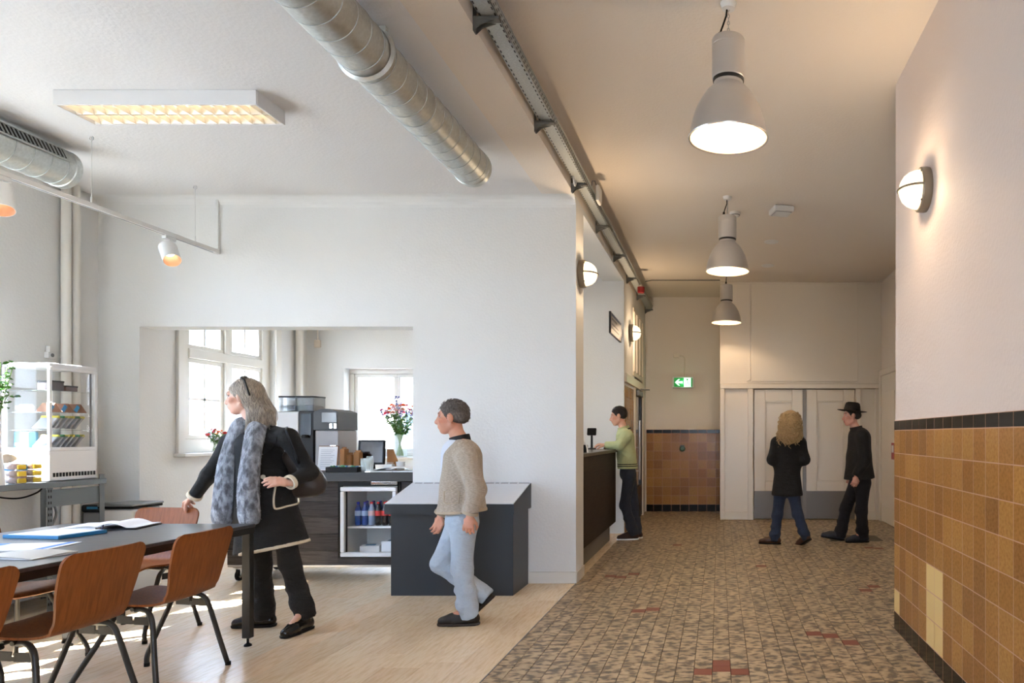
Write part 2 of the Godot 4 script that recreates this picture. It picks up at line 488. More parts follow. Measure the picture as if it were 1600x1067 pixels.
	b.cyl(Vector3(XL + 0.06, 0.62, -10.70), Vector3(XL + 0.06, 1.50, -10.70), 0.016, 10)
	for y in [0.75, 1.1]: b.cyl(Vector3(XL, y, -10.70), Vector3(XL + 0.06, y, -10.70), 0.010, 8)
	obj("pull_handle", b.mesh(), mats["aluminium"], gd)
	b = MB.new()
	b.span(Vector3(XL + 0.01, 1.87, -11.2), Vector3(XL + 0.06, 1.95, -10.7), 0.008)
	b.tube([Vector3(XL + 0.05, 1.96, -10.8), Vector3(XL + 0.18, 1.97, -10.95), Vector3(XL + 0.03, 1.99, -11.1)], 0.008, 6)
	obj("door_closer", b.mesh(), mats["grey_plastic"], gd)
	# light over that door: a small transom window with bars
	b = MB.new()
	b.span(Vector3(XL, 2.14, -11.5), Vector3(XL + 0.015, 2.20, -10.35), 0.004)
	b.span(Vector3(XL, 3.06, -11.5), Vector3(XL + 0.015, 3.12, -10.35), 0.004)
	for zz in [-11.5, -11.13, -10.74, -10.41]: b.span(Vector3(XL, 2.20, zz), Vector3(XL + 0.03, 3.06, zz + 0.06), 0.004)
	var tw := struct("window_8", b, wp)
	for zz in [-11.44, -11.07, -10.68]:
		b = MB.new()
		b.span(Vector3(XL + 0.004, 2.20, zz), Vector3(XL + 0.010, 3.06, zz + 0.31))
		obj("pane", b.mesh(), mat("frosted", Color(0.78, 0.75, 0.66), 0.25), tw)

func build_outside() -> void:
	var b := MB.new()
	b.span(Vector3(-40, -0.5, -45), Vector3(XW - 0.31, -0.35, 20))
	b.span(Vector3(XW - 0.31, -0.5, -45), Vector3(12, -0.35, -DE - 0.3))
	b.span(Vector3(XW - 0.31, -0.5, 3.55), Vector3(12, -0.35, 20))
	struct("ground", b, mat("paving", Color(0.62, 0.60, 0.56), 0.9))
	var wall_m := mat("pale_render", Color(0.80, 0.79, 0.76), 0.9)
	for e in [[Vector3(-17.6, 0, -9.0), 90.0, 22.0, 7.6, "pale house across the yard seen through the bar's side window"], [Vector3(-4.0, 0, -22.0), 0.0, 26.0, 7.0, "pale building beyond the yard seen through the back window"]]:
		var t := thing("house", e[4], "building", e[0] + Vector3(0, -0.35, 0), e[1])
		var w: float = e[2]
		var hh: float = e[3]
		b = MB.new()
		var holes := []
		for i in int(w / 2.2):
			for j in 2: holes.append([-w / 2 + 0.7 + i * 2.2, -w / 2 + 1.6 + i * 2.2, 0.9 + j * 2.9, 2.4 + j * 2.9])
		holed(b, 0, -w / 2, w / 2, 0.0, hh, -0.3, 0.0, holes)
		b.span(Vector3(-w / 2, 0, -4), Vector3(w / 2, hh, -0.8))
		obj("wall", b.mesh(), wall_m, t)
		b = MB.new()
		b.prism(PackedVector2Array([Vector2(0.4, hh), Vector2(-2.2, hh + 1.4), Vector2(-4.4, hh)]), w + 0.4, Transform3D(Basis(Vector3(0, 0, 1), Vector3.UP, Vector3(1, 0, 0)), Vector3(-w / 2 - 0.2, 0, 0)))
		obj("roof", b.mesh(), mat("slate", Color(0.35, 0.33, 0.33), 0.8), t)
		for q in holes:
			b = MB.new()
			b.span(Vector3(q[0], q[2], -0.22), Vector3(q[1], q[2] + 0.06, -0.14))
			b.span(Vector3(q[0], q[3] - 0.06, -0.22), Vector3(q[1], q[3], -0.14))
			for u in [q[0], (q[0] + q[1]) / 2 - 0.03, q[1] - 0.06]: b.span(Vector3(u, q[2] + 0.06, -0.22), Vector3(u + 0.06, q[3] - 0.06, -0.14))
			var fr := obj("window", b.mesh(), mats["white_trim"], t)
			b = MB.new()
			b.span(Vector3(q[0], q[2], -0.20), Vector3(q[1], q[3], -0.19))
			obj("pane", b.mesh(), mat("far_pane", Color(0.42, 0.47, 0.52), 0.1), fr)
	# a street tree outside the side window
	var t := thing("street_tree", "tree trunk outside the bar's side window", "tree", Vector3(-9.9, -0.35, -13.0))
	b = MB.new()
	b.tube([Vector3(0, 0, 0), Vector3(0.03, 1.4, 0.02), Vector3(-0.02, 2.8, -0.03), Vector3(0.06, 4.2, 0.05)], 0.19, 12, 0.11)
	for q in [Vector3(1.1, 5.4, 0.4), Vector3(-1.0, 5.6, 0.5), Vector3(0.2, 6.0, -1.0)]: b.tube([Vector3(0.05, 3.9, 0.0), q * Vector3(0.5, 0.85, 0.5), q], 0.09, 8, 0.03)
	obj("trunk", b.mesh(), mat("bark", Color(0.34, 0.31, 0.24), 0.9), t)
	b = MB.new()
	var r2 := RandomNumberGenerator.new()
	r2.seed = 4
	for i in 700:
		var p := Vector3(r2.randfn(0, 0.8), 6.0 + r2.randfn(0, 0.6), r2.randfn(0, 0.8))
		var a := Basis.from_euler(Vector3(r2.randf() * TAU, r2.randf() * TAU, 0))
		b.quad(p + a * Vector3(-0.09, 0, 0), p + a * Vector3(0, 0.05, 0), p + a * Vector3(0.09, 0, 0), p + a * Vector3(0, -0.05, 0), a * Vector3(0, 0, 1))
	obj("leaves", b.mesh(), mats["leaf"], t).set_meta("kind", "stuff")

# ---------------------------------------------------------------- naming and nodes
var taken := {}
var mats := {}
var rng := RandomNumberGenerator.new()

func numbered(called: String, parent: Node) -> String:
	var key := str(parent.get_instance_id()) + called
	var n: int = taken.get(key, 0)
	taken[key] = n + 1
	return called if n == 0 else "%s_%03d" % [called, n]

func tag(o: Node, label: String, category: String, group := "") -> Node:
	if label != "": o.set_meta("label", label)
	if category != "": o.set_meta("category", category)
	if group != "": o.set_meta("group", group)
	return o

func thing(called: String, label: String, category: String, at := Vector3.ZERO, turn := 0.0, group := "") -> Node3D:
	var o := Node3D.new()
	o.name = numbered(called, self)
	add_child(o, true)
	o.position = at
	o.rotation.y = deg_to_rad(turn)
	tag(o, label, category, group)
	return o

func obj(called: String, m: Mesh, material: Material, parent: Node = self) -> MeshInstance3D:
	var o := MeshInstance3D.new()
	o.name = numbered(called, parent)
	o.mesh = m
	o.material_override = material
	parent.add_child(o, true)
	return o

func struct(called: String, b: MB, material: Material) -> MeshInstance3D:
	var o := obj(called, b.mesh(), material)
	o.set_meta("kind", "structure")
	return o

func copy_thing(root: Node3D, at: Vector3, turn: float, label: String, group := "") -> Node3D:
	var r: Node3D = root.duplicate()
	var base := String(root.name)
	if base.length() > 4 and base[base.length() - 4] == "_" and base.right(3).is_valid_int():
		base = base.left(base.length() - 4)
	r.name = numbered(base, self)
	add_child(r, true)
	r.position = at
	r.rotation.y = deg_to_rad(turn)
	r.set_meta("label", label)
	if group != "": r.set_meta("group", group)
	return r

# ---------------------------------------------------------------- materials
func mat(key: String, col: Color, rough := 0.6, metal := 0.0) -> StandardMaterial3D:
	if mats.has(key): return mats[key]
	var m := StandardMaterial3D.new()
	m.resource_name = key
	m.albedo_color = col
	m.roughness = rough
	m.metallic = metal
	m.cull_mode = BaseMaterial3D.CULL_DISABLED
	mats[key] = m
	return m

func noise_tex(sd: int, freq: float, oct: int, stops: Array, cols: Array, size := 512, kind := FastNoiseLite.TYPE_SIMPLEX_SMOOTH) -> NoiseTexture2D:
	var n := FastNoiseLite.new()
	n.seed = sd
	n.frequency = freq
	n.noise_type = kind
	n.fractal_octaves = oct
	var t := NoiseTexture2D.new()
	t.width = size
	t.height = size
	t.seamless = true
	t.noise = n
	var g := Gradient.new()
	g.offsets = PackedFloat32Array(stops)
	g.colors = PackedColorArray(cols)
	t.color_ramp = g
	return t

func bump_tex(sd: int, freq: float, oct: int, strength: float, size := 512) -> NoiseTexture2D:
	var n := FastNoiseLite.new()
	n.seed = sd
	n.frequency = freq
	n.fractal_octaves = oct
	var t := NoiseTexture2D.new()
	t.width = size
	t.height = size
	t.seamless = true
	t.as_normal_map = true
	t.bump_strength = strength
	t.noise = n
	return t

func tri(m: StandardMaterial3D, scale: Vector3, world := false, offset := Vector3.ZERO) -> StandardMaterial3D:
	m.uv1_triplanar = true
	m.uv1_world_triplanar = world
	m.uv1_scale = scale
	m.uv1_offset = offset
	return m

func patterned(key: String, tex: Texture2D, scale: Vector3, rough := 0.6, world := false, tint := Color.WHITE, offset := Vector3.ZERO, metal := 0.0) -> StandardMaterial3D:
	if mats.has(key): return mats[key]
	var m := mat(key, tint, rough, metal)
	m.albedo_texture = tex
	return tri(m, scale, world, offset)

func bumpy(m: StandardMaterial3D, tex: Texture2D, strength := 1.0) -> StandardMaterial3D:
	m.normal_enabled = true
	m.normal_texture = tex
	m.normal_scale = strength
	return m

func glass(key: String, col: Color, alpha := 0.12) -> StandardMaterial3D:
	var m := mat(key, Color(col.r, col.g, col.b, alpha), 0.02)
	m.transparency = BaseMaterial3D.TRANSPARENCY_ALPHA
	return m

func glow(key: String, col: Color, energy: float) -> StandardMaterial3D:
	var m := mat(key, col, 0.5)
	m.emission_enabled = true
	m.emission = col
	m.emission_energy_multiplier = energy
	return m

# ---------------------------------------------------------------- mesh building
class MB:
	var v := PackedVector3Array()
	var n := PackedVector3Array()
	var uv := PackedVector2Array()
	var c := PackedColorArray()
	var ix := PackedInt32Array()
	var col := Color.WHITE
	var tinted := false

	func vert(p: Vector3, nn: Vector3, t := Vector2.ZERO) -> int:
		v.append(p)
		n.append(nn)
		uv.append(t)
		c.append(col)
		return v.size() - 1

	func face(i: int, j: int, k: int) -> void:
		var g := (v[j] - v[i]).cross(v[k] - v[i])
		if g.dot(n[i] + n[j] + n[k]) > 0.0:
			ix.append(i)
			ix.append(k)
			ix.append(j)
		else:
			ix.append(i)
			ix.append(j)
			ix.append(k)

	func quad(a: Vector3, b: Vector3, cc: Vector3, d: Vector3, nn: Vector3) -> MB:
		var i := vert(a, nn, Vector2(0, 1))
		var j := vert(b, nn, Vector2(1, 1))
		var k := vert(cc, nn, Vector2(1, 0))
		var l := vert(d, nn, Vector2(0, 0))
		face(i, j, k)
		face(i, k, l)
		return self

	func box(at: Vector3, s: Vector3, bev := 0.0, bas := Basis()) -> MB:
		var h := s * 0.5
		bev = minf(bev, minf(h.x, minf(h.y, h.z)) * 0.95)
		var id := {}
		for sx in [-1, 1]:
			for sy in [-1, 1]:
				for sz in [-1, 1]:
					var sg := Vector3(sx, sy, sz)
					for ax in 3:
						var p := h * sg
						for o in 3:
							if o != ax: p[o] -= sg[o] * bev
						var nn := Vector3.ZERO
						nn[ax] = sg[ax]
						var t := Vector2(p.x if ax != 0 else p.z, p.y if ax != 1 else p.z)
						id[[sx, sy, sz, ax]] = vert(at + bas * p, bas * nn, t)
		for ax in 3:
			var u := (ax + 1) % 3
			var w := (ax + 2) % 3
			for s1 in [-1, 1]:
				var q := []
				for pr in [[-1, -1], [1, -1], [1, 1], [-1, 1]]:
					var k := [0, 0, 0, ax]
					k[ax] = s1
					k[u] = pr[0]
					k[w] = pr[1]
					q.append(id[k])
				face(q[0], q[1], q[2])
				face(q[0], q[2], q[3])
		if bev > 0.0:
			for ax in 3:
				var u := (ax + 1) % 3
				var w := (ax + 2) % 3
				for su in [-1, 1]:
					for sw in [-1, 1]:
						var q := []
						for e in [[-1, u], [1, u], [1, w], [-1, w]]:
							var k := [0, 0, 0, e[1]]
							k[ax] = e[0]
							k[u] = su
							k[w] = sw
							q.append(id[k])
						face(q[0], q[1], q[2])
						face(q[0], q[2], q[3])
			for sx in [-1, 1]:
				for sy in [-1, 1]:
					for sz in [-1, 1]:
						face(id[[sx, sy, sz, 0]], id[[sx, sy, sz, 1]], id[[sx, sy, sz, 2]])
		return self

	func span(lo: Vector3, hi: Vector3, bev := 0.0) -> MB:
		return box((lo + hi) * 0.5, (hi - lo).abs(), bev)

	# profile of (radius, height), turned round y of xf
	func lathe(pr: Array, seg := 24, xf := Transform3D(), crease := 35.0) -> MB:
		var m := pr.size()
		var sn := []
		for i in m - 1:
			var d: Vector2 = pr[i + 1] - pr[i]
			sn.append(Vector2(d.y, -d.x).normalized())
		for i in m - 1:
			var n0: Vector2 = sn[i]
			var n1: Vector2 = sn[i]
			if i > 0 and rad_to_deg(absf(sn[i].angle_to(sn[i - 1]))) < crease: n0 = (sn[i] + sn[i - 1]).normalized()
			if i < m - 2 and rad_to_deg(absf(sn[i].angle_to(sn[i + 1]))) < crease: n1 = (sn[i] + sn[i + 1]).normalized()
			var first := v.size()
			for j in seg + 1:
				var a := TAU * j / seg
				var e := Vector3(cos(a), 0, sin(a))
				vert(xf * (e * pr[i].x + Vector3.UP * pr[i].y), (xf.basis * (e * n0.x + Vector3.UP * n0.y)).normalized(), Vector2(float(j) / seg, float(i) / m))
				vert(xf * (e * pr[i + 1].x + Vector3.UP * pr[i + 1].y), (xf.basis * (e * n1.x + Vector3.UP * n1.y)).normalized(), Vector2(float(j) / seg, float(i + 1) / m))
			for j in seg:
				var q := first + j * 2
				if pr[i].x > 1e-6: face(q, q + 1, q + 2)
				if pr[i + 1].x > 1e-6: face(q + 1, q + 3, q + 2)
		return self

	func cyl(a: Vector3, b: Vector3, r: float, seg := 16, r2 := -1.0) -> MB:
		return tube([a, b], r, seg, r2)

	# a tube along points; r to r2
	func tube(pts: Array, r: float, seg := 10, r2 := -1.0, flat := 1.0) -> MB:
		if r2 < 0.0: r2 = r
		var m := pts.size()
		var t0: Vector3 = (pts[1] - pts[0]).normalized()
		var side := t0.cross(Vector3.UP)
		if side.length() < 0.05: side = t0.cross(Vector3.RIGHT)
		side = side.normalized()
		var rings := []
		for i in m:
			var t: Vector3
			if i == 0: t = t0
			elif i == m - 1: t = (pts[i] - pts[i - 1]).normalized()
			else: t = ((pts[i] - pts[i - 1]).normalized() + (pts[i + 1] - pts[i]).normalized()).normalized()
			side = (side - t * side.dot(t)).normalized()
			var up := side.cross(t)
			var rr := lerpf(r, r2, float(i) / (m - 1))
			var ring := []
			for j in seg:
				var a := TAU * j / seg
				var e := side * cos(a) + up * sin(a) * flat
				ring.append(vert(pts[i] + e * rr, (side * cos(a) * flat + up * sin(a)).normalized(), Vector2(float(j) / seg, float(i))))
			rings.append(ring)
		for i in m - 1:
			for j in seg:
				var k := (j + 1) % seg
				face(rings[i][j], rings[i][k], rings[i + 1][k])
				face(rings[i][j], rings[i + 1][k], rings[i + 1][j])
		for e in 2:
			var ring: Array = rings[0] if e == 0 else rings[m - 1]
			var cp: Vector3 = pts[0] if e == 0 else pts[m - 1]
			var nn: Vector3 = -t0 if e == 0 else (pts[m - 1] - pts[m - 2]).normalized()
			var cid := vert(cp, nn)
			var ids := []
			for j in seg: ids.append(vert(v[ring[j]], nn))
			for j in seg: face(cid, ids[j], ids[(j + 1) % seg])
		return self

	# polygon in xy of xf, pushed from z = 0 to z = depth
	func prism(poly: PackedVector2Array, depth: float, xf := Transform3D()) -> MB:
		var t := Geometry2D.triangulate_polygon(poly)
		for e in 2:
			var z := depth if e == 1 else 0.0
			var nn := xf.basis * Vector3(0, 0, 1 if (e == 1) == (depth > 0) else -1)
			var first := v.size()
			for p in poly: vert(xf * Vector3(p.x, p.y, z), nn.normalized(), p)
			for i in range(0, t.size(), 3): face(first + t[i], first + t[i + 1], first + t[i + 2])
		var sgn := 1.0 if not Geometry2D.is_polygon_clockwise(poly) else -1.0
		for i in poly.size():
			var a := poly[i]
			var b := poly[(i + 1) % poly.size()]
			var d := (b - a).normalized()
			var nn := (xf.basis * Vector3(d.y, -d.x, 0) * sgn).normalized()
			quad(xf * Vector3(a.x, a.y, 0), xf * Vector3(b.x, b.y, 0), xf * Vector3(b.x, b.y, depth), xf * Vector3(a.x, a.y, depth), nn)
		return self

	# a sheet through a grid of points, with thickness
	func sheet(g: Array, th: float) -> MB:
		var a := g.size()
		var b: int = g[0].size()
		var nn := []
		for i in a:
			var row := []
			for j in b:
				var du: Vector3 = g[mini(i + 1, a - 1)][j] - g[maxi(i - 1, 0)][j]
				var dv: Vector3 = g[i][mini(j + 1, b - 1)] - g[i][maxi(j - 1, 0)]
				if dv.length() < 1e-6: dv = g[i][b - 1] - g[i][0]
				row.append(du.cross(dv).normalized())
			nn.append(row)
		var top := []
		var bot := []
		for i in a:
			var r1 := []
			var r2 := []
			for j in b:
				var t := Vector2(float(j) / (b - 1), float(i) / (a - 1))
				r1.append(vert(g[i][j] + nn[i][j] * th * 0.5, nn[i][j], t))
				r2.append(vert(g[i][j] - nn[i][j] * th * 0.5, -nn[i][j], t))
			top.append(r1)
			bot.append(r2)
		for i in a - 1:
			for j in b - 1:
				for q in [top, bot]:
					face(q[i][j], q[i + 1][j], q[i + 1][j + 1])
					face(q[i][j], q[i + 1][j + 1], q[i][j + 1])
		var rim := []
		for j in b: rim.append([0, j])
		for i in range(1, a): rim.append([i, b - 1])
		for j in range(b - 2, -1, -1): rim.append([a - 1, j])
		for i in range(a - 2, 0, -1): rim.append([i, 0])
		var mid: Vector3 = g[a / 2][b / 2]
		for q in rim.size():
			var e: Array = rim[q]
			var f: Array = rim[(q + 1) % rim.size()]
			var d: Vector3 = g[f[0]][f[1]] - g[e[0]][e[1]]
			if d.length() < 1e-6: continue
			var out: Vector3 = d.cross(nn[e[0]][e[1]]).normalized()
			if out.dot(g[e[0]][e[1]] - mid) < 0.0: out = -out
			quad(v[top[e[0]][e[1]]], v[top[f[0]][f[1]]], v[bot[f[0]][f[1]]], v[bot[e[0]][e[1]]], out)
		return self

	func ball(at: Vector3, r: Vector3, seg := 12, bas := Basis()) -> MB:
		var pr := []
		for i in seg / 2 + 1:
			var a := -PI / 2 + PI * i / (seg / 2)
			pr.append(Vector2(maxf(cos(a), 0.0), sin(a)))
		return lathe(pr, seg, Transform3D(bas * Basis.from_scale(r), at), 90.0)

	func merge(o: MB, xf := Transform3D()) -> MB:
		var first := v.size()
		for i in o.v.size():
			v.append(xf * o.v[i])
			n.append((xf.basis * o.n[i]).normalized())
			uv.append(o.uv[i])
			c.append(o.c[i])
		for i in o.ix: ix.append(first + i)
		return self

	func mesh() -> ArrayMesh:
		var a := []
		a.resize(Mesh.ARRAY_MAX)
		a[Mesh.ARRAY_VERTEX] = v
		a[Mesh.ARRAY_NORMAL] = n
		a[Mesh.ARRAY_TEX_UV] = uv
		if tinted: a[Mesh.ARRAY_COLOR] = c
		a[Mesh.ARRAY_INDEX] = ix
		var m := ArrayMesh.new()
		m.add_surface_from_arrays(Mesh.PRIMITIVE_TRIANGLES, a)
		return m

# ---------------------------------------------------------------- smooth bodies: tapered bones joined on a grid, meshed as surface nets
class Field:
	var o: Vector3
	var h: float
	var k: float
	var nx: int
	var ny: int
	var nz: int
	var acc := PackedFloat32Array()
	var cut := PackedFloat32Array()
	var planes := []
	var f := PackedFloat32Array()

	func _init(lo: Vector3, hi: Vector3, cell: float, blend: float) -> void:
		o = lo
		h = cell
		k = blend
		var s := (hi - lo) / cell
		nx = int(s.x) + 2
		ny = int(s.y) + 2
		nz = int(s.z) + 2
		acc.resize(nx * ny * nz)
		cut.resize(nx * ny * nz)

	func bone(a: Vector3, b: Vector3, ra: float, rb: float, side := Vector3.ZERO, ratio := 1.0, flat := 0) -> Field:
		var grow := maxf(ra, rb) * maxf(ratio, 1.0) + 10.0 / k
		var lo := (a.min(b) - Vector3.ONE * grow - o) / h
		var hi := (a.max(b) + Vector3.ONE * grow - o) / h
		var x0 := maxi(0, int(lo.x))
		var y0 := maxi(0, int(lo.y))
		var z0 := maxi(0, int(lo.z))
		var x1 := mini(nx, int(hi.x) + 2)
		var y1 := mini(ny, int(hi.y) + 2)
		var z1 := mini(nz, int(hi.z) + 2)
		var ab := b - a
		var l2 := maxf(ab.length_squared(), 1e-9)
		var ln := sqrt(l2)
		var squash := 1.0 / ratio - 1.0
		for z in range(z0, z1):
			for y in range(y0, y1):
				var at := (z * ny + y) * nx
				for x in range(x0, x1):
					var p := o + Vector3(x, y, z) * h - a
					var t := p.dot(ab) / l2
					var tc := clampf(t, 0.0, 1.0)
					var w := p - ab * tc
					if squash != 0.0: w += side * (w.dot(side) * squash)
					var d := w.length() - lerpf(ra, rb, tc)
					if flat & 1: d = maxf(d, -t * ln)
					if flat & 2: d = maxf(d, (t - 1.0) * ln)
					acc[at + x] += exp(-k * maxf(d, -0.25))
		return self

	func ell(cn: Vector3, r: Vector3, bas := Basis(), hollow := false) -> Field:
		var grow := Vector3.ONE * (maxf(r.x, maxf(r.y, r.z)) + 8.0 / k)
		var lo := (cn - grow - o) / h
		var hi := (cn + grow - o) / h
		var inv := bas.transposed()
		for z in range(maxi(0, int(lo.z)), mini(nz, int(hi.z) + 2)):
			for y in range(maxi(0, int(lo.y)), mini(ny, int(hi.y) + 2)):
				var at := (z * ny + y) * nx
				for x in range(maxi(0, int(lo.x)), mini(nx, int(hi.x) + 2)):
					var p := inv * (o + Vector3(x, y, z) * h - cn)
					var q := p / r
					var k0 := q.length()
					var k1 := (q / r).length()
					var d := k0 * (k0 - 1.0) / maxf(k1, 1e-6)
					if hollow: cut[at + x] += exp(-k * maxf(d, -0.25))
					else: acc[at + x] += exp(-k * maxf(d, -0.25))
		return self

	func clip(p: Vector3, nn: Vector3) -> Field:
		planes.append([p, nn.normalized()])
		return self

	func at(p: Vector3) -> float:
		var q := (p - o) / h
		var x := int(floor(q.x))
		var y := int(floor(q.y))
		var z := int(floor(q.z))
		if x < 0 or y < 0 or z < 0 or x >= nx - 1 or y >= ny - 1 or z >= nz - 1: return 1.0
		var u := q.x - x
		var v := q.y - y
		var w := q.z - z
		var i := (z * ny + y) * nx + x
		var r := nx * ny
		var a := lerpf(lerpf(f[i], f[i + 1], u), lerpf(f[i + nx], f[i + nx + 1], u), v)
		var b := lerpf(lerpf(f[i + r], f[i + r + 1], u), lerpf(f[i + r + nx], f[i + r + nx + 1], u), v)
		return lerpf(a, b, w)

	# first point of the meshed surface met from a towards a + dir
	func hit(a: Vector3, dir: Vector3, far := 3.0) -> Vector3:
		var t := 0.0
		while t < far:
			if at(a + dir * t) < 0.0: return a + dir * t
			t += h * 0.3
		return a + dir * far

	func normal(p: Vector3) -> Vector3:
		var e := h * 1.5
		return Vector3(at(p + Vector3(e, 0, 0)) - at(p - Vector3(e, 0, 0)), at(p + Vector3(0, e, 0)) - at(p - Vector3(0, e, 0)), at(p + Vector3(0, 0, e)) - at(p - Vector3(0, 0, e))).normalized()

	func into(mb: MB, paint = null) -> MB:
		f.resize(acc.size())
		var ik := 1.0 / k
		for i in acc.size():
			var d := 1.0 if acc[i] <= 1e-36 else -log(acc[i]) * ik
			if cut[i] > 1e-12: d = maxf(d, log(cut[i]) * ik)
			f[i] = d
		if planes.size():
			for z in nz:
				for y in ny:
					var at := (z * ny + y) * nx
					for x in nx:
						if f[at + x] < 4.0 * h:
							var p := o + Vector3(x, y, z) * h
							for pl in planes: f[at + x] = maxf(f[at + x], (p - pl[0]).dot(pl[1]))
		var id := PackedInt32Array()
		id.resize(f.size())
		id.fill(-1)
		var sy := nx
		var sz := nx * ny
		var first := mb.v.size()
		var offs := [0, 1, sy, sy + 1, sz, sz + 1, sz + sy, sz + sy + 1]
		var edges := [[0, 1], [2, 3], [4, 5], [6, 7], [0, 2], [1, 3], [4, 6], [5, 7], [0, 4], [1, 5], [2, 6], [3, 7]]
		var cp := [Vector3(0, 0, 0), Vector3(1, 0, 0), Vector3(0, 1, 0), Vector3(1, 1, 0), Vector3(0, 0, 1), Vector3(1, 0, 1), Vector3(0, 1, 1), Vector3(1, 1, 1)]
		for z in nz - 1:
			for y in ny - 1:
				var at := (z * ny + y) * nx
				for x in nx - 1:
					var i := at + x
					var s := int(f[i] < 0.0) + int(f[i + 1] < 0.0) + int(f[i + sy] < 0.0) + int(f[i + sy + 1] < 0.0) + int(f[i + sz] < 0.0) + int(f[i + sz + 1] < 0.0) + int(f[i + sz + sy] < 0.0) + int(f[i + sz + sy + 1] < 0.0)
					if s == 0 or s == 8: continue
					var sum := Vector3.ZERO
					var cnt := 0
					for e in edges:
						var fa := f[i + offs[e[0]]]
						var fb := f[i + offs[e[1]]]
						if (fa < 0.0) != (fb < 0.0):
							sum += cp[e[0]].lerp(cp[e[1]], fa / (fa - fb))
							cnt += 1
					var p := o + (Vector3(x, y, z) + sum / cnt) * h
					if paint != null: mb.col = paint.call(p)
					id[i] = mb.vert(p, Vector3.ZERO)
		var nn := PackedVector3Array()
		nn.resize(mb.v.size() - first)
		for z in range(1, nz - 1):
			for y in range(1, ny - 1):
				var at := (z * ny + y) * nx
				for x in range(1, nx - 1):
					var i := at + x
					var ins := f[i] < 0.0
					for ax in 3:
						var st: int = [1, sy, sz][ax]
						if (f[i + st] < 0.0) == ins: continue
						var u: int = [sy, sz, 1][ax]
						var w: int = [sz, 1, sy][ax]
						var q0 := id[i - u - w]
						var q1 := id[i - w]
						var q2 := id[i]
						var q3 := id[i - u]
						if q0 < 0 or q1 < 0 or q2 < 0 or q3 < 0: continue
						if ins:
							var t := q1
							q1 = q3
							q3 = t
						var g := (mb.v[q2] - mb.v[q0]).cross(mb.v[q3] - mb.v[q1])
						for q in [q0, q1, q2, q3]: nn[q - first] -= g
						mb.ix.append_array(PackedInt32Array([q0, q1, q2, q0, q2, q3]))
		for i in nn.size(): mb.n[first + i] = nn[i].normalized()
		mb.col = Color.WHITE
		return mb

# ---------------------------------------------------------------- ceilings, ducts, lamps
func omni(parent: Node, at: Vector3, col: Color, energy: float, size := 0.04) -> void:
	var l := OmniLight3D.new()
	l.name = numbered("lamp_light", parent)
	parent.add_child(l)
	l.position = at
	l.light_color = col
	l.light_energy = energy
	l.light_size = size
	l.omni_range = 14.0
	l.omni_attenuation = 2.0
	l.shadow_enabled = true

func ring_z(b: MB, z: float, r: float, t: float) -> void:
	b.lathe([Vector2(r - 0.001, -t), Vector2(r + t * 0.8, -t * 0.3), Vector2(r + t * 0.8, t * 0.3), Vector2(r - 0.001, t)], 36, Transform3D(Basis(Vector3(1, 0, 0), Vector3(0, 0, 1), Vector3(0, -1, 0)), Vector3(0, 0, z)))

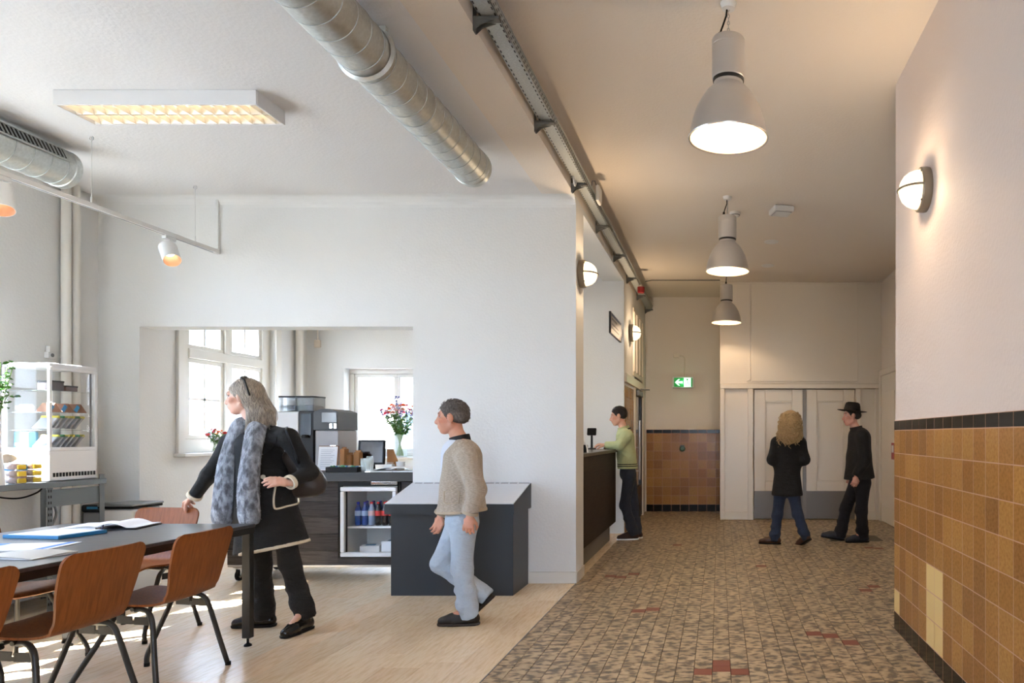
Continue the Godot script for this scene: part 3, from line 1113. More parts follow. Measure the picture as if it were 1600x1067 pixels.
func build_ceiling_things() -> void:
	var g: Material = mats["galvanised"]
	var turn := Basis(Vector3(1, 0, 0), Vector3(0, 0, 1), Vector3(0, -1, 0))
	# long duct over the reading room
	for k in 2:
		var t := thing("ventilation_duct", ["long galvanised spiral duct hanging beside the ceiling edge toward the hall", "short galvanised duct with a slotted grille above the track light"][k], "duct", [Vector3(-1.756, 3.185, -5.13), Vector3(-4.70, 3.185, -5.16)][k])
		var r := 0.13
		var b := MB.new()
		b.lathe([Vector2(r - 0.006, 8.0), Vector2(r, 8.0), Vector2(r, 0.0), Vector2(r - 0.006, 0.0), Vector2(r - 0.006, 8.0)], 40, Transform3D(turn, Vector3.ZERO), 20.0)
		obj("pipe", b.mesh(), g, t)
		b = MB.new()
		var z := 0.09
		while z < 7.9:
			ring_z(b, z, r, 0.004)
			z += 0.128
		obj("spiral_seam", b.mesh(), mats["tray_steel"], t)
		b = MB.new()
		b.lathe([Vector2(0.0, 0.002), Vector2(r - 0.008, 0.002), Vector2(r - 0.004, -0.012), Vector2(r + 0.006, -0.012), Vector2(r + 0.006, 0.035), Vector2(r, 0.04)], 40, Transform3D(turn, Vector3.ZERO), 20.0)
		obj("end_cap", b.mesh(), g, t)
		for zz in ([1.55, 4.6] if k == 0 else [1.15]):
			b = MB.new()
			ring_z(b, zz, r + 0.004, 0.018)
			b.box(Vector3(0.09, r * 0.86, zz), Vector3(0.035, 0.03, 0.03), 0.004)
			b.cyl(Vector3(0, r, zz), Vector3(0, 0.155, zz), 0.006, 8)
			obj("hanger_collar", b.mesh(), g, t)
		if k == 1:
			# grille set into the room side
			var bb := Basis(Vector3(0, 0, 1), deg_to_rad(-62.0))
			b = MB.new()
			b.box(bb * Vector3(0, r + 0.002, 0.52), Vector3(0.105, 0.008, 0.86), 0.003, bb)
			obj("grille_frame", b.mesh(), g, t)
			b = MB.new()
			b.box(bb * Vector3(0, r + 0.004, 0.52), Vector3(0.075, 0.007, 0.80), 0.0, bb)
			obj("grille_void", b.mesh(), mats["black_plastic"], t)
			for i in 26:
				b = MB.new()
				b.box(bb * Vector3(0, r + 0.007, 0.14 + i * 0.0304), Vector3(0.075, 0.008, 0.010), 0.0, bb)
				obj("slat", b.mesh(), mats["tray_steel"], t)
	# fluorescent fitting with louvre, and three like it further back in the room
	fluorescent(Vector3(-3.362, YL, -4.435), "white louvred fluorescent fitting fixed flat to the reading room ceiling")
	fluorescent(Vector3(-3.362, YL, -1.2), "white louvred fluorescent fitting over the near end of the table")
	fluorescent(Vector3(-3.362, YL, 1.6), "white louvred fluorescent fitting behind the viewpoint on the reading room ceiling")
	fluorescent(Vector3(-2.5, YL, -8.0), "white louvred fluorescent fitting on the ceiling behind the reception counter", 1.6)
	# track light along z
	var t := thing("track_rail", "white ceiling track hung on wires beside the end of the short duct", "track light", Vector3(-4.32, 2.86, 0))
	var b := MB.new()
	b.box(Vector3(0, 0, -4.5), Vector3(0.036, 0.034, 3.36), 0.003)
	obj("rail", b.mesh(), mats["white_plastic"], t)
	b = MB.new()
	b.box(Vector3(0, -0.0176, -4.5), Vector3(0.012, 0.002, 3.3))
	obj("contact_groove", b.mesh(), mats["grey_plastic"], t)
	b = MB.new()
	b.box(Vector3(0, 0.0, -6.19), Vector3(0.04, 0.038, 0.05), 0.004)
	obj("end_cap", b.mesh(), mats["white_plastic"], t)
	for z in [-3.2, -4.96, -5.94]:
		b = MB.new()
		b.cyl(Vector3(0, 0.015, z), Vector3(0, 0.475, z), 0.0022, 6)
		b.cyl(Vector3(0, 0.015, z), Vector3(0, 0.06, z), 0.006, 8)
		for i in 10:
			var a0 := TAU * i / 10.0
			var a1 := TAU * (i + 1) / 10.0
			b.cyl(Vector3(cos(a0) * 0.014, 0.465 + sin(a0) * 0.014, z), Vector3(cos(a1) * 0.014, 0.465 + sin(a1) * 0.014, z), 0.0028, 6)
		obj("suspension_wire", b.mesh(), mats["white_plastic"], t)
	var cd := thing("cable_channel", "slim vertical cable channel on the white wall above the track's end", "trunking", Vector3(-4.325, 0, -DM + 0.012))
	b = MB.new()
	b.box(Vector3(0, 3.095, 0), Vector3(0.022, 0.47, 0.024), 0.003)
	obj("channel", b.mesh(), mats["white_plastic"], cd)
	b = MB.new()
	b.box(Vector3(0.0, 2.90, 0.004), Vector3(0.03, 0.03, 0.03), 0.004)
	obj("end_piece", b.mesh(), mats["white_plastic"], cd)
	var heads := [[-5.66, Vector3(0.55, -0.72, 0.42), "white track spotlight nearest the white wall, with a copper inside"], [-4.33, Vector3(0.35, -0.9, 0.25), "white track spotlight at the picture's left edge under the duct"]]
	for q in heads:
		var s := thing("track_spotlight", q[2], "spotlight", Vector3(-4.32, 2.842, q[0]), 0.0, "spotlights on the white track")
		b = MB.new()
		b.box(Vector3(0, -0.014, 0), Vector3(0.034, 0.028, 0.11), 0.004)
		b.cyl(Vector3(0, -0.028, 0), Vector3(0, -0.075, 0), 0.010, 10)
		obj("adapter", b.mesh(), mats["white_plastic"], s)
		var dir: Vector3 = q[1].normalized()
		var bas := Basis(Quaternion(Vector3.UP, dir))
		var at: Vector3 = Vector3(0, -0.12, 0) - dir * 0.055
		b = MB.new()
		b.lathe([Vector2(0.0, -0.015), Vector2(0.05, -0.012), Vector2(0.062, 0.0), Vector2(0.062, 0.165), Vector2(0.058, 0.165)], 28, Transform3D(bas, at))
		obj("housing", b.mesh(), mats["white_plastic"], s)
		b = MB.new()
		b.lathe([Vector2(0.058, 0.165), Vector2(0.048, 0.10), Vector2(0.034, 0.06)], 28, Transform3D(bas, at), 60.0)
		obj("reflector", b.mesh(), mat("copper", Color(0.88, 0.74, 0.63), 0.4, 0.4), s)
		b = MB.new()
		b.ball(at + dir * 0.075, Vector3(0.034, 0.010, 0.034), 16, bas)
		obj("lamp_lens", b.mesh(), glow("warm_spot", Color(1.0, 0.93, 0.82), 3.0), s)
		var l := SpotLight3D.new()
		l.name = "lamp_light"
		s.add_child(l)
		l.position = at + dir * 0.10
		l.basis = Basis.looking_at(dir, Vector3.FORWARD)
		l.light_color = Color(1.0, 0.84, 0.62)
		l.light_energy = E_SPOT
		l.light_size = 0.03
		l.spot_range = 12.0
		l.spot_angle = 34.0
		l.spot_attenuation = 2.0
		l.shadow_enabled = true
	# cable tray on brackets along the ceiling step
	t = thing("cable_tray", "galvanised cable tray on steel brackets along the edge of the hall ceiling", "cable tray", Vector3(-1.157, 3.385, 0))
	b = MB.new()
	b.span(Vector3(-0.048, 0, -DE + 0.05), Vector3(0.048, 0.004, 1.0))
	b.span(Vector3(-0.048, 0, -DE + 0.05), Vector3(-0.044, 0.055, 1.0))
	b.span(Vector3(0.044, 0, -DE + 0.05), Vector3(0.048, 0.055, 1.0))
	b.span(Vector3(0.048, 0.050, -DE + 0.05), Vector3(0.056, 0.055, 1.0))
	obj("channel", b.mesh(), mats["tray_steel"], t)
	b = MB.new()
	var z := -2.4
	while z > -9.0:
		for e in [[Vector3(0.0482, 0.018, z), Vector3(0.002, 0.007, 0.024)], [Vector3(0.0482, 0.038, z - 0.025), Vector3(0.002, 0.007, 0.024)], [Vector3(0.038, -0.0006, z), Vector3(0.006, 0.002, 0.022)], [Vector3(-0.038, -0.0006, z), Vector3(0.006, 0.002, 0.022)]]:
			b.box(e[0], e[1])
		z -= 0.05
	obj("perforations", b.mesh(), mats["black_plastic"], t).set_meta("kind", "stuff")
	for i in 3:
		b = MB.new()
		b.tube([Vector3(-0.02 + i * 0.02, 0.012, 1.0), Vector3(-0.025 + i * 0.022, 0.014, -3.0), Vector3(-0.015 + i * 0.018, 0.012, -6.0), Vector3(-0.02 + i * 0.02, 0.014, -11.9)], 0.007, 6)
		obj("cable", b.mesh(), mats["white_plastic"] if i != 1 else mats["grey_plastic"], t)
	for i in 9:
		var d := 2.43 + 1.2 * i
		b = MB.new()
		b.span(Vector3(-0.076, -0.075, -d - 0.02), Vector3(-0.070, 0.06, -d + 0.02))
		b.span(Vector3(-0.072, -0.018, -d - 0.02), Vector3(0.056, 0.0, -d + 0.02), 0.003)
		b.prism(PackedVector2Array([Vector2(-0.07, -0.075), Vector2(-0.04, -0.045), Vector2(0.03, -0.022), Vector2(-0.07, -0.017)]), 0.005, Transform3D(Basis(), Vector3(0, 0, -d - 0.02)))
		b.prism(PackedVector2Array([Vector2(-0.07, -0.075), Vector2(-0.04, -0.045), Vector2(0.03, -0.022), Vector2(-0.07, -0.017)]), 0.005, Transform3D(Basis(), Vector3(0, 0, -d + 0.015)))
		obj("bracket", b.mesh(), mats["bracket_steel"], t)
	# white emergency unit, red sounder and cable loop on the tray
	t = thing("access_point", "white flat wireless unit clipped upright to the cable tray", "device", Vector3(-1.075, 3.43, -6.45))
	b = MB.new()
	b.box(Vector3(0, 0.0, 0), Vector3(0.036, 0.15, 0.15), 0.014)
	obj("case", b.mesh(), mats["white_plastic"], t)
	b = MB.new()
	b.tube([Vector3(-0.015, 0.07, 0), Vector3(-0.03, 0.12, 0.02), Vector3(-0.05, 0.11, 0.05), Vector3(-0.06, 0.02, 0.05)], 0.005, 6)
	obj("lead", b.mesh(), mats["grey_plastic"], t)
	t = thing("alarm_sounder", "small red alarm sounder under the cable tray", "alarm", Vector3(-1.085, 3.32, -10.06))
	b = MB.new()
	b.lathe([Vector2(0, -0.05), Vector2(0.045, -0.05), Vector2(0.05, -0.03), Vector2(0.05, 0.03), Vector2(0, 0.035)], 16)
	obj("body", b.mesh(), mat("alarm_red", Color(0.55, 0.05, 0.05), 0.4), t)
	b = MB.new()
	b.cyl(Vector3(0, 0.03, 0), Vector3(-0.01, 0.06, 0), 0.02, 8)
	obj("mount", b.mesh(), mats["white_plastic"], t)
	t = thing("cable_loop", "loop of pale cable hanging behind the third tray bracket", "cable", Vector3(-1.19, 3.40, -5.9))
	b = MB.new()
	var pts := []
	for i in 13: pts.append(Vector3(0.01, -0.02 + sin(TAU * i / 12.0) * 0.055, cos(TAU * i / 12.0) * 0.05))
	b.tube(pts, 0.006, 6)
	obj("loop", b.mesh(), mats["white_plastic"], t)
	# things on the hall ceiling
	t = thing("ceiling_speaker", "square white box speaker on the hall ceiling right of the pendant row", "speaker", Vector3(0.64, YH, -7.35), 14.0)
	b = MB.new()
	b.box(Vector3(0, -0.03, 0), Vector3(0.21, 0.06, 0.21), 0.010)
	obj("body", b.mesh(), mats["white_plastic"], t)
	b = MB.new()
	b.box(Vector3(0, -0.0605, 0), Vector3(0.17, 0.003, 0.17))
	obj("grille", b.mesh(), mats["grey_plastic"], t)
	for i in 9:
		b = MB.new()
		b.box(Vector3(0, -0.064, -0.072 + i * 0.018), Vector3(0.165, 0.005, 0.006))
		obj("slat", b.mesh(), mats["white_plastic"], t)
	t = thing("smoke_detector", "round white smoke detector on the hall ceiling behind the nearest pendant", "detector", Vector3(0.17, YH, -7.5))
	b = MB.new()
	b.lathe([Vector2(0, -0.055), Vector2(0.03, -0.052), Vector2(0.045, -0.03), Vector2(0.055, -0.022), Vector2(0.058, 0)], 20)
	obj("body", b.mesh(), mats["white_plastic"], t)
	b = MB.new()
	b.lathe([Vector2(0.046, -0.031), Vector2(0.048, -0.034), Vector2(0.052, -0.026)], 20)
	obj("vent_ring", b.mesh(), mats["grey_plastic"], t)
	var spots := [[Vector3(0.63, YH, -8.63), "nearer"], [Vector3(0.67, YH, -9.84), "farther"]]
	for q in spots:
		t = thing("ceiling_downlight", "small flush white disc on the hall ceiling, the %s of the two beyond the speaker" % q[1], "downlight", q[0], 0.0, "flush discs on the hall ceiling")
		b = MB.new()
		b.lathe([Vector2(0, -0.014), Vector2(0.06, -0.014), Vector2(0.085, -0.006), Vector2(0.09, 0)], 24)
		obj("rim", b.mesh(), mats["white_plastic"], t)
		b = MB.new()
		b.lathe([Vector2(0, -0.016), Vector2(0.05, -0.016), Vector2(0.052, -0.013)], 24)
		obj("lens", b.mesh(), mats["white_lacquer"], t)
	t = thing("ceiling_cable", "thin cable clipped across the far end of the hall ceiling", "cable", Vector3(0, YH - 0.006, -10.75))
	b = MB.new()
	b.tube([Vector3(-1.1, -0.02, 0), Vector3(-1.0, 0, 0), Vector3(0.02, 0, 0)], 0.007, 6)
	obj("cable", b.mesh(), mats["bracket_steel"], t)

func fluorescent(at: Vector3, label: String, energy := E_TUBE) -> void:
	var t := thing("fluorescent_fitting", label, "ceiling light", at)
	var w := 1.21
	var dp := 0.29
	var hh := 0.09
	var b := MB.new()
	b.span(Vector3(-w / 2, -hh, dp / 2 - 0.012), Vector3(w / 2, 0, dp / 2), 0.002)
	b.span(Vector3(-w / 2, -hh, -dp / 2), Vector3(w / 2, 0, -dp / 2 + 0.012), 0.002)
	b.span(Vector3(-w / 2, -hh, -dp / 2 + 0.012), Vector3(-w / 2 + 0.012, 0, dp / 2 - 0.012), 0.002)
	b.span(Vector3(w / 2 - 0.012, -hh, -dp / 2 + 0.012), Vector3(w / 2, 0, dp / 2 - 0.012), 0.002)
	b.span(Vector3(-w / 2 + 0.012, -0.012, -dp / 2 + 0.012), Vector3(w / 2 - 0.012, 0, dp / 2 - 0.012))
	obj("housing", b.mesh(), mats["white_lacquer"], t)
	b = MB.new()
	for s in [-1, 1]:
		for e in [-1, 1]:
			var zc: float = s * 0.066
			b.quad(Vector3(-w / 2 + 0.013, -hh + 0.004, zc + e * 0.062), Vector3(w / 2 - 0.013, -hh + 0.004, zc + e * 0.062), Vector3(w / 2 - 0.013, -0.014, zc + e * 0.022), Vector3(-w / 2 + 0.013, -0.014, zc + e * 0.022), Vector3(0, -0.5, -e).normalized())
	obj("reflector", b.mesh(), mat("louvre_white", Color(0.93, 0.91, 0.86), 0.25, 0.1), t)
	for i in 16:
		b = MB.new()
		var x := -w / 2 + 0.012 + (w - 0.024) * (i + 0.5) / 16.0
		b.box(Vector3(x, -hh + 0.020, 0), Vector3(0.003, 0.034, dp - 0.026))
		obj("slat", b.mesh(), mats["louvre_white"], t)
	for s in [-1, 1]:
		b = MB.new()
		b.cyl(Vector3(-w / 2 + 0.03, -0.032, s * 0.066), Vector3(w / 2 - 0.03, -0.032, s * 0.066), 0.013, 10)
		obj("tube", b.mesh(), glow("tube_glow", Color(1.0, 0.90, 0.76), 3.2), t)
	var l := AreaLight3D.new()
	l.name = "lamp_light"
	t.add_child(l)
	l.position = Vector3(0, -hh - 0.01, 0)
	l.rotation.x = -PI / 2
	l.area_size = Vector2(w - 0.05, dp - 0.04)
	l.light_color = Color(1.0, 0.93, 0.84)
	l.light_energy = energy
	l.area_range = 12.0
	l.shadow_enabled = true

func build_lamps() -> void:
	# pendants
	var spots := [[Vector3(0.052, 0, -3.87), "nearest and largest-looking of the three hall pendants"], [Vector3(0.085, 0, -7.01), "middle of the three hall pendants"], [Vector3(0.11, 0, -10.2), "farthest hall pendant, before the double doors"]]
	spots.append([Vector3(0.03, 0, -0.73), "hung above the viewpoint"])
	spots.append([Vector3(0.02, 0, 2.2), "hung behind the viewpoint"])
	for i in 5:
		var t := thing("pendant_lamp", "brushed aluminium bell lamp on a chain, " + spots[i][1], "pendant lamp", spots[i][0] + Vector3(0, 2.87, 0), i * 40.0, "bell pendants along the hall")
		var b := MB.new()
		b.lathe([Vector2(0.207, 0.003), Vector2(0.215, 0.0), Vector2(0.217, 0.006), Vector2(0.208, 0.012), Vector2(0.203, 0.05), Vector2(0.193, 0.10), Vector2(0.175, 0.155), Vector2(0.152, 0.20), Vector2(0.122, 0.245), Vector2(0.092, 0.275), Vector2(0.078, 0.29), Vector2(0.078, 0.305)], 48, Transform3D(), 40.0)
		obj("bell_shade", b.mesh(), mats["aluminium"], t)
		b = MB.new()
		b.lathe([Vector2(0.206, 0.003), Vector2(0.199, 0.05), Vector2(0.189, 0.10), Vector2(0.171, 0.155), Vector2(0.148, 0.20), Vector2(0.118, 0.245), Vector2(0.07, 0.275), Vector2(0.0, 0.28)], 48, Transform3D(), 40.0)
		obj("reflector", b.mesh(), mat("bell_inside", Color(0.70, 0.62, 0.52), 0.35, 0.3), t)
		b = MB.new()
		b.lathe([Vector2(0.078, 0.305), Vector2(0.084, 0.31), Vector2(0.084, 0.322), Vector2(0.078, 0.326)], 40)
		obj("seal_ring", b.mesh(), mats["black_metal"], t)
		b = MB.new()
		b.lathe([Vector2(0.084, 0.322), Vector2(0.088, 0.326), Vector2(0.088, 0.49), Vector2(0.0865, 0.492), Vector2(0.0865, 0.498), Vector2(0.088, 0.50), Vector2(0.088, 0.53), Vector2(0.083, 0.538), Vector2(0.0, 0.54)], 40)
		obj("gear_housing", b.mesh(), mats["aluminium"], t)
		b = MB.new()
		b.lathe([Vector2(0, 0.075), Vector2(0.03, 0.083), Vector2(0.045, 0.115), Vector2(0.042, 0.15), Vector2(0.025, 0.20), Vector2(0.02, 0.275)], 20, Transform3D(), 50.0)
		obj("bulb", b.mesh(), glow("bulb_glow", Color(1.0, 0.90, 0.74), 6.0), t)
		omni(t, Vector3(0, 0.115, 0), Color(1.0, 0.88, 0.73), E_PENDANT, 0.035)
		# chain of links
		b = MB.new()
		var y := 0.54
		var turnd := false
		while y < YH - 2.87 - 0.01:
			var ring := []
			for j in 9:
				var a := TAU * j / 8.0
				var q := Vector3(cos(a) * 0.006, 0.011 + sin(a) * 0.011, 0)
				ring.append(Vector3(0, y, 0) + (Vector3(0, q.y, q.x) if turnd else q))
			b.tube(ring, 0.0018, 5)
			y += 0.0185
			turnd = not turnd
		obj("chain", b.mesh(), mats["tray_steel"], t)
		b = MB.new()
		b.tube([Vector3(-0.045, 0.54, 0), Vector3(-0.045, 0.57, 0), Vector3(-0.03, 0.61, 0.0), Vector3(-0.012, 0.66, 0.005), Vector3(-0.008, 0.70, 0.0), Vector3(0.004, YH - 2.87, 0)], 0.005, 8)
		b.lathe([Vector2(0, 0.575), Vector2(0.010, 0.572), Vector2(0.013, 0.545), Vector2(0.013, 0.538)], 12, Transform3D(Basis(), Vector3(-0.045, 0, 0)))
		obj("cord", b.mesh(), mats["black_plastic"], t)
		b = MB.new()
		b.lathe([Vector2(0, YH - 2.905), Vector2(0.035, YH - 2.90), Vector2(0.045, YH - 2.87)], 20)
		obj("ceiling_hook_plate", b.mesh(), mats["white_plastic"], t)
	# half-round bulkhead lamps on the walls
	var bulk := [[Vector3(XR, 2.66, -4.05), Vector3(-1, 0, 0), "round glowing wall lamp with a crossbar on the right wall above the tiles"], [Vector3(XL, 2.714, -6.40), Vector3(1, 0, 0), "round glowing wall lamp with a crossbar on the white pillar's end"], [Vector3(XL, 2.70, -10.0), Vector3(1, 0, 0), "round glowing wall lamp beside the hanging sign near the glazed door"]]
	for q in bulk:
		var t := thing("wall_lamp", q[2], "wall lamp", q[0] + q[1] * 0.001, 0.0, "round bulkhead lamps of the hall")
		var bas := Basis(Quaternion(Vector3.UP, q[1]))
		var xf := Transform3D(bas, Vector3.ZERO)
		var b := MB.new()
		b.lathe([Vector2(0, 0.0), Vector2(0.122, 0.0), Vector2(0.124, 0.012), Vector2(0.122, 0.045), Vector2(0.114, 0.052), Vector2(0.106, 0.052)], 40, xf)
		obj("casing", b.mesh(), mat("putty_metal", Color(0.50, 0.46, 0.40), 0.4, 0.3), t)
		b = MB.new()
		b.lathe([Vector2(0.108, 0.045), Vector2(0.104, 0.075), Vector2(0.092, 0.105), Vector2(0.072, 0.130), Vector2(0.044, 0.147), Vector2(0.0, 0.154)], 40, xf, 60.0)
		obj("diffuser", b.mesh(), glow("diffuser_glow", Color(1.0, 0.93, 0.80), 1.3), t)
		b = MB.new()
		var arc := []
		for i in 17:
			var a := PI * i / 16.0
			arc.append(bas * Vector3(0, 0.045 + sin(a) * 0.116, 0) + Vector3(0, 0, cos(a) * 0.114))
		b.tube(arc, 0.0065, 8)
		obj("guard_bar", b.mesh(), mats["putty_metal"], t)
		for a in [0.8, 2.35, 3.9, 5.5]:
			b = MB.new()
			b.ball(bas * Vector3(cos(a) * 0.114, 0.053, sin(a) * 0.114), Vector3.ONE * 0.006, 8)
			obj("screw", b.mesh(), mats["bracket_steel"], t)
		omni(t, bas * Vector3(0, 0.09, 0), Color(1.0, 0.87, 0.71), E_BULKHEAD, 0.05)

func build_hall_things() -> void:
	var b := MB.new()
	# exit sign
	var t := thing("exit_sign", "lit green emergency exit sign with a white arrow on the end wall", "exit sign", Vector3(-0.60, 2.165, -DE))
	b.box(Vector3(0, 0, 0.03), Vector3(0.355, 0.185, 0.06), 0.006)
	obj("case", b.mesh(), mats["white_plastic"], t)
	b = MB.new()
	b.box(Vector3(-0.065, 0, 0.061), Vector3(0.165, 0.15, 0.003))
	b.box(Vector3(0.147, 0, 0.061), Vector3(0.022, 0.15, 0.003))
	obj("green_field", b.mesh(), glow("exit_green", Color(0.0, 0.42, 0.16), 1.0), t)
	b = MB.new()
	b.box(Vector3(0.077, 0, 0.061), Vector3(0.118, 0.15, 0.003))
	obj("white_field", b.mesh(), glow("exit_white", Color(0.80, 0.95, 0.85), 1.0), t)
	b = MB.new()
	b.prism(PackedVector2Array([Vector2(-0.135, 0), Vector2(-0.075, 0.055), Vector2(-0.045, 0.055), Vector2(-0.085, 0.018), Vector2(-0.005, 0.018), Vector2(-0.005, -0.018), Vector2(-0.085, -0.018), Vector2(-0.045, -0.055), Vector2(-0.075, -0.055)]), 0.002, Transform3D(Basis(), Vector3(0, 0, 0.0625)))
	obj("arrow", b.mesh(), mats["exit_white"], t)
	b = MB.new()
	# running figure
	b.ball(Vector3(0.075, 0.047, 0.064), Vector3(0.013, 0.013, 0.002), 12)
	for e in [[Vector2(0.07, 0.03), Vector2(0.085, -0.012), 0.011], [Vector2(0.07, 0.028), Vector2(0.04, 0.012), 0.006], [Vector2(0.04, 0.012), Vector2(0.032, -0.01), 0.005], [Vector2(0.075, 0.025), Vector2(0.108, 0.012), 0.006], [Vector2(0.108, 0.012), Vector2(0.12, 0.03), 0.005], [Vector2(0.085, -0.012), Vector2(0.055, -0.03), 0.008], [Vector2(0.055, -0.03), Vector2(0.058, -0.062), 0.007], [Vector2(0.088, -0.014), Vector2(0.105, -0.04), 0.008], [Vector2(0.105, -0.04), Vector2(0.128, -0.055), 0.007]]:
		b.tube([Vector3(e[0].x, e[0].y, 0.063), Vector3(e[1].x, e[1].y, 0.063)], e[2], 8, -1.0, 0.2)
	obj("running_figure", b.mesh(), mats["exit_green"], t)
	omni(t, Vector3(0, 0, 0.09), Color(0.7, 1.0, 0.8), 0.02, 0.05)
	t = thing("conduit_box", "small junction box with a conduit down to the exit sign", "conduit", Vector3(-0.60, 0, -DE))
	b = MB.new()
	b.box(Vector3(-0.11, 2.615, 0.02), Vector3(0.10, 0.075, 0.04), 0.008)
	obj("junction_box", b.mesh(), mats["cream_paint"], t)
	b = MB.new()
	b.tube([Vector3(-0.06, 2.615, 0.014), Vector3(0.0, 2.61, 0.014), Vector3(0.022, 2.59, 0.014), Vector3(0.03, 2.56, 0.014), Vector3(0.03, 2.258, 0.014)], 0.012, 8)
	obj("conduit", b.mesh(), mats["cream_paint"], t)
	t = thing("bell_push", "small grey-green fitting on the tiles of the end wall", "socket", Vector3(-0.61, 1.055, -DE + 0.012))
	b = MB.new()
	b.lathe([Vector2(0, 0.05), Vector2(0.03, 0.05), Vector2(0.045, 0.03), Vector2(0.05, 0.0)], 20, Transform3D(Basis(Vector3(1, 0, 0), Vector3(0, 0, 1), Vector3(0, -1, 0)), Vector3.ZERO))
	obj("body", b.mesh(), mat("verdigris", Color(0.30, 0.42, 0.36), 0.5), t)
	b = MB.new()
	b.box(Vector3(0, 0.05, 0.012), Vector3(0.07, 0.02, 0.024), 0.005)
	obj("mount", b.mesh(), mats["bracket_steel"], t)
	# red call points at the far right wall's end
	t = thing("call_point", "small red fire call point beside the near end of the right wall", "fire call point", Vector3(2.45, 1.36, -9.62))
	b = MB.new()
	b.box(Vector3(0, 0, 0), Vector3(0.04, 0.10, 0.10), 0.006)
	obj("body", b.mesh(), mats["alarm_red"], t)
	b = MB.new()
	b.box(Vector3(-0.021, 0, 0), Vector3(0.004, 0.05, 0.05))
	obj("glass_plate", b.mesh(), mats["paper"], t)
	t = thing("fire_notice", "red and white fire notice on the white door at the right", "notice", Vector3(2.419, 1.06, -10.0))
	b = MB.new()
	b.box(Vector3(0, 0, 0), Vector3(0.006, 0.23, 0.16), 0.001)
	obj("plate", b.mesh(), mats["alarm_red"], t)
	b = MB.new()
	b.box(Vector3(-0.0035, 0.03, 0), Vector3(0.002, 0.10, 0.11))
	obj("white_field", b.mesh(), mats["paper"], t)
	t = thing("surface_cable", "thin white cable running down and across the panel above the double doors", "cable", Vector3(0, 0, -DV + 0.006))
	b = MB.new()
	b.tube(smooth_path([Vector3(0.475, 3.56, 0), Vector3(0.475, 2.25, 0), Vector3(0.485, 2.13, 0), Vector3(0.56, 2.085, 0.01), Vector3(2.10, 2.085, 0.012)], 4), 0.006, 6)
	obj("lead", b.mesh(), mats["hall_paint"], t)
	t = thing("corner_speaker", "small white speaker peeping out high behind the near right wall's end", "speaker", Vector3(2.36, 3.30, -9.2))
	b = MB.new()
	b.box(Vector3.ZERO, Vector3(0.16, 0.22, 0.18), 0.02)
	obj("case", b.mesh(), mats["white_plastic"], t)
	b = MB.new()
	b.box(Vector3(0.095, 0, 0), Vector3(0.03, 0.06, 0.06), 0.005)
	obj("mount", b.mesh(), mats["white_plastic"], t)
	# hanging sign at the reception opening
	t = thing("hanging_sign", "framed reception sign with a blue heading hung in the reception opening", "sign", Vector3(XL - 0.03, 2.60, -8.83))
	b = MB.new()
	b.box(Vector3.ZERO, Vector3(0.022, 0.245, 0.90), 0.003)
	obj("panel", b.mesh(), mat("sign_grey", Color(0.66, 0.66, 0.68), 0.4), t)
	b = MB.new()
	b.span(Vector3(-0.013, -0.125, 0.445), Vector3(0.013, 0.125, 0.455))
	b.span(Vector3(-0.013, -0.127, -0.45), Vector3(0.013, -0.120, 0.45))
	obj("edge_profile", b.mesh(), mats["dark_grey_plastic"], t)
	b = MB.new()
	b.box(Vector3(0.0115, 0.098, 0), Vector3(0.002, 0.03, 0.80))
	obj("heading_band", b.mesh(), mat("sign_blue", Color(0.12, 0.28, 0.47), 0.5), t)
	b = MB.new()
	var r2 := RandomNumberGenerator.new()
	r2.seed = 12
	for row in [[0.05, 0.026, 5], [-0.01, 0.016, 8], [-0.055, 0.016, 7]]:
		var zz := 0.38
		for i in row[2]:
			var w := r2.randf_range(0.04, 0.10)
			b.box(Vector3(0.0115, row[0], zz - w / 2), Vector3(0.0015, row[1], w))
			zz -= w + 0.018
	obj("lettering", b.mesh(), mat("letter_grey", Color(0.42, 0.43, 0.46), 0.6), t)
	b = MB.new()
	b.box(Vector3(0, 0.0, -0.50), Vector3(0.018, 0.10, 0.10), 0.002)
	obj("wall_bracket", b.mesh(), mats["aluminium"], t)
	# reception counter
	t = thing("reception_counter", "dark wood reception counter with a pale top in the hall opening", "counter", Vector3(0, 0, 0))
	b = MB.new()
	b.span(Vector3(-1.285, 0.22, -8.82), Vector3(-1.262, 1.075, -6.60), 0.002)
	b.span(Vector3(-2.0, 0.22, -8.82), Vector3(-1.285, 1.075, -8.795), 0.002)
	b.span(Vector3(-2.0, 0.22, -6.62), Vector3(-1.285, 1.075, -6.60), 0.002)
	obj("front", b.mesh(), mats["counter_front"], t)
	b = MB.new()
	b.span(Vector3(-2.05, 1.075, -8.85), Vector3(-1.235, 1.112, -6.585), 0.004)
	obj("top", b.mesh(), mat("counter_top", Color(0.30, 0.29, 0.28), 0.25), t)
	b = MB.new()
	b.span(Vector3(-1.95, 0.0, -8.78), Vector3(-1.33, 0.22, -6.62))
	obj("plinth", b.mesh(), mat("plinth_grey", Color(0.42, 0.40, 0.38), 0.5), t)
	t = thing("card_terminal", "black display on a stub post on the reception counter", "terminal", Vector3(-1.52, 1.112, -8.62))
	b = MB.new()
	b.lathe([Vector2(0, 0.0), Vector2(0.055, 0.0), Vector2(0.05, 0.012), Vector2(0.014, 0.02), Vector2(0.012, 0.17)], 16)
	obj("post", b.mesh(), mats["black_plastic"], t)
	b = MB.new()
	b.box(Vector3(0, 0.21, 0), Vector3(0.11, 0.09, 0.03), 0.008, Basis(Vector3.RIGHT, -0.3))
	obj("display", b.mesh(), mats["black_plastic"], t)
	t = thing("desk_caddy", "black wire desk caddy with a pale rim at the near end of the reception counter", "caddy", Vector3(-1.34, 1.112, -7.05))
	b = MB.new()
	var arc := []
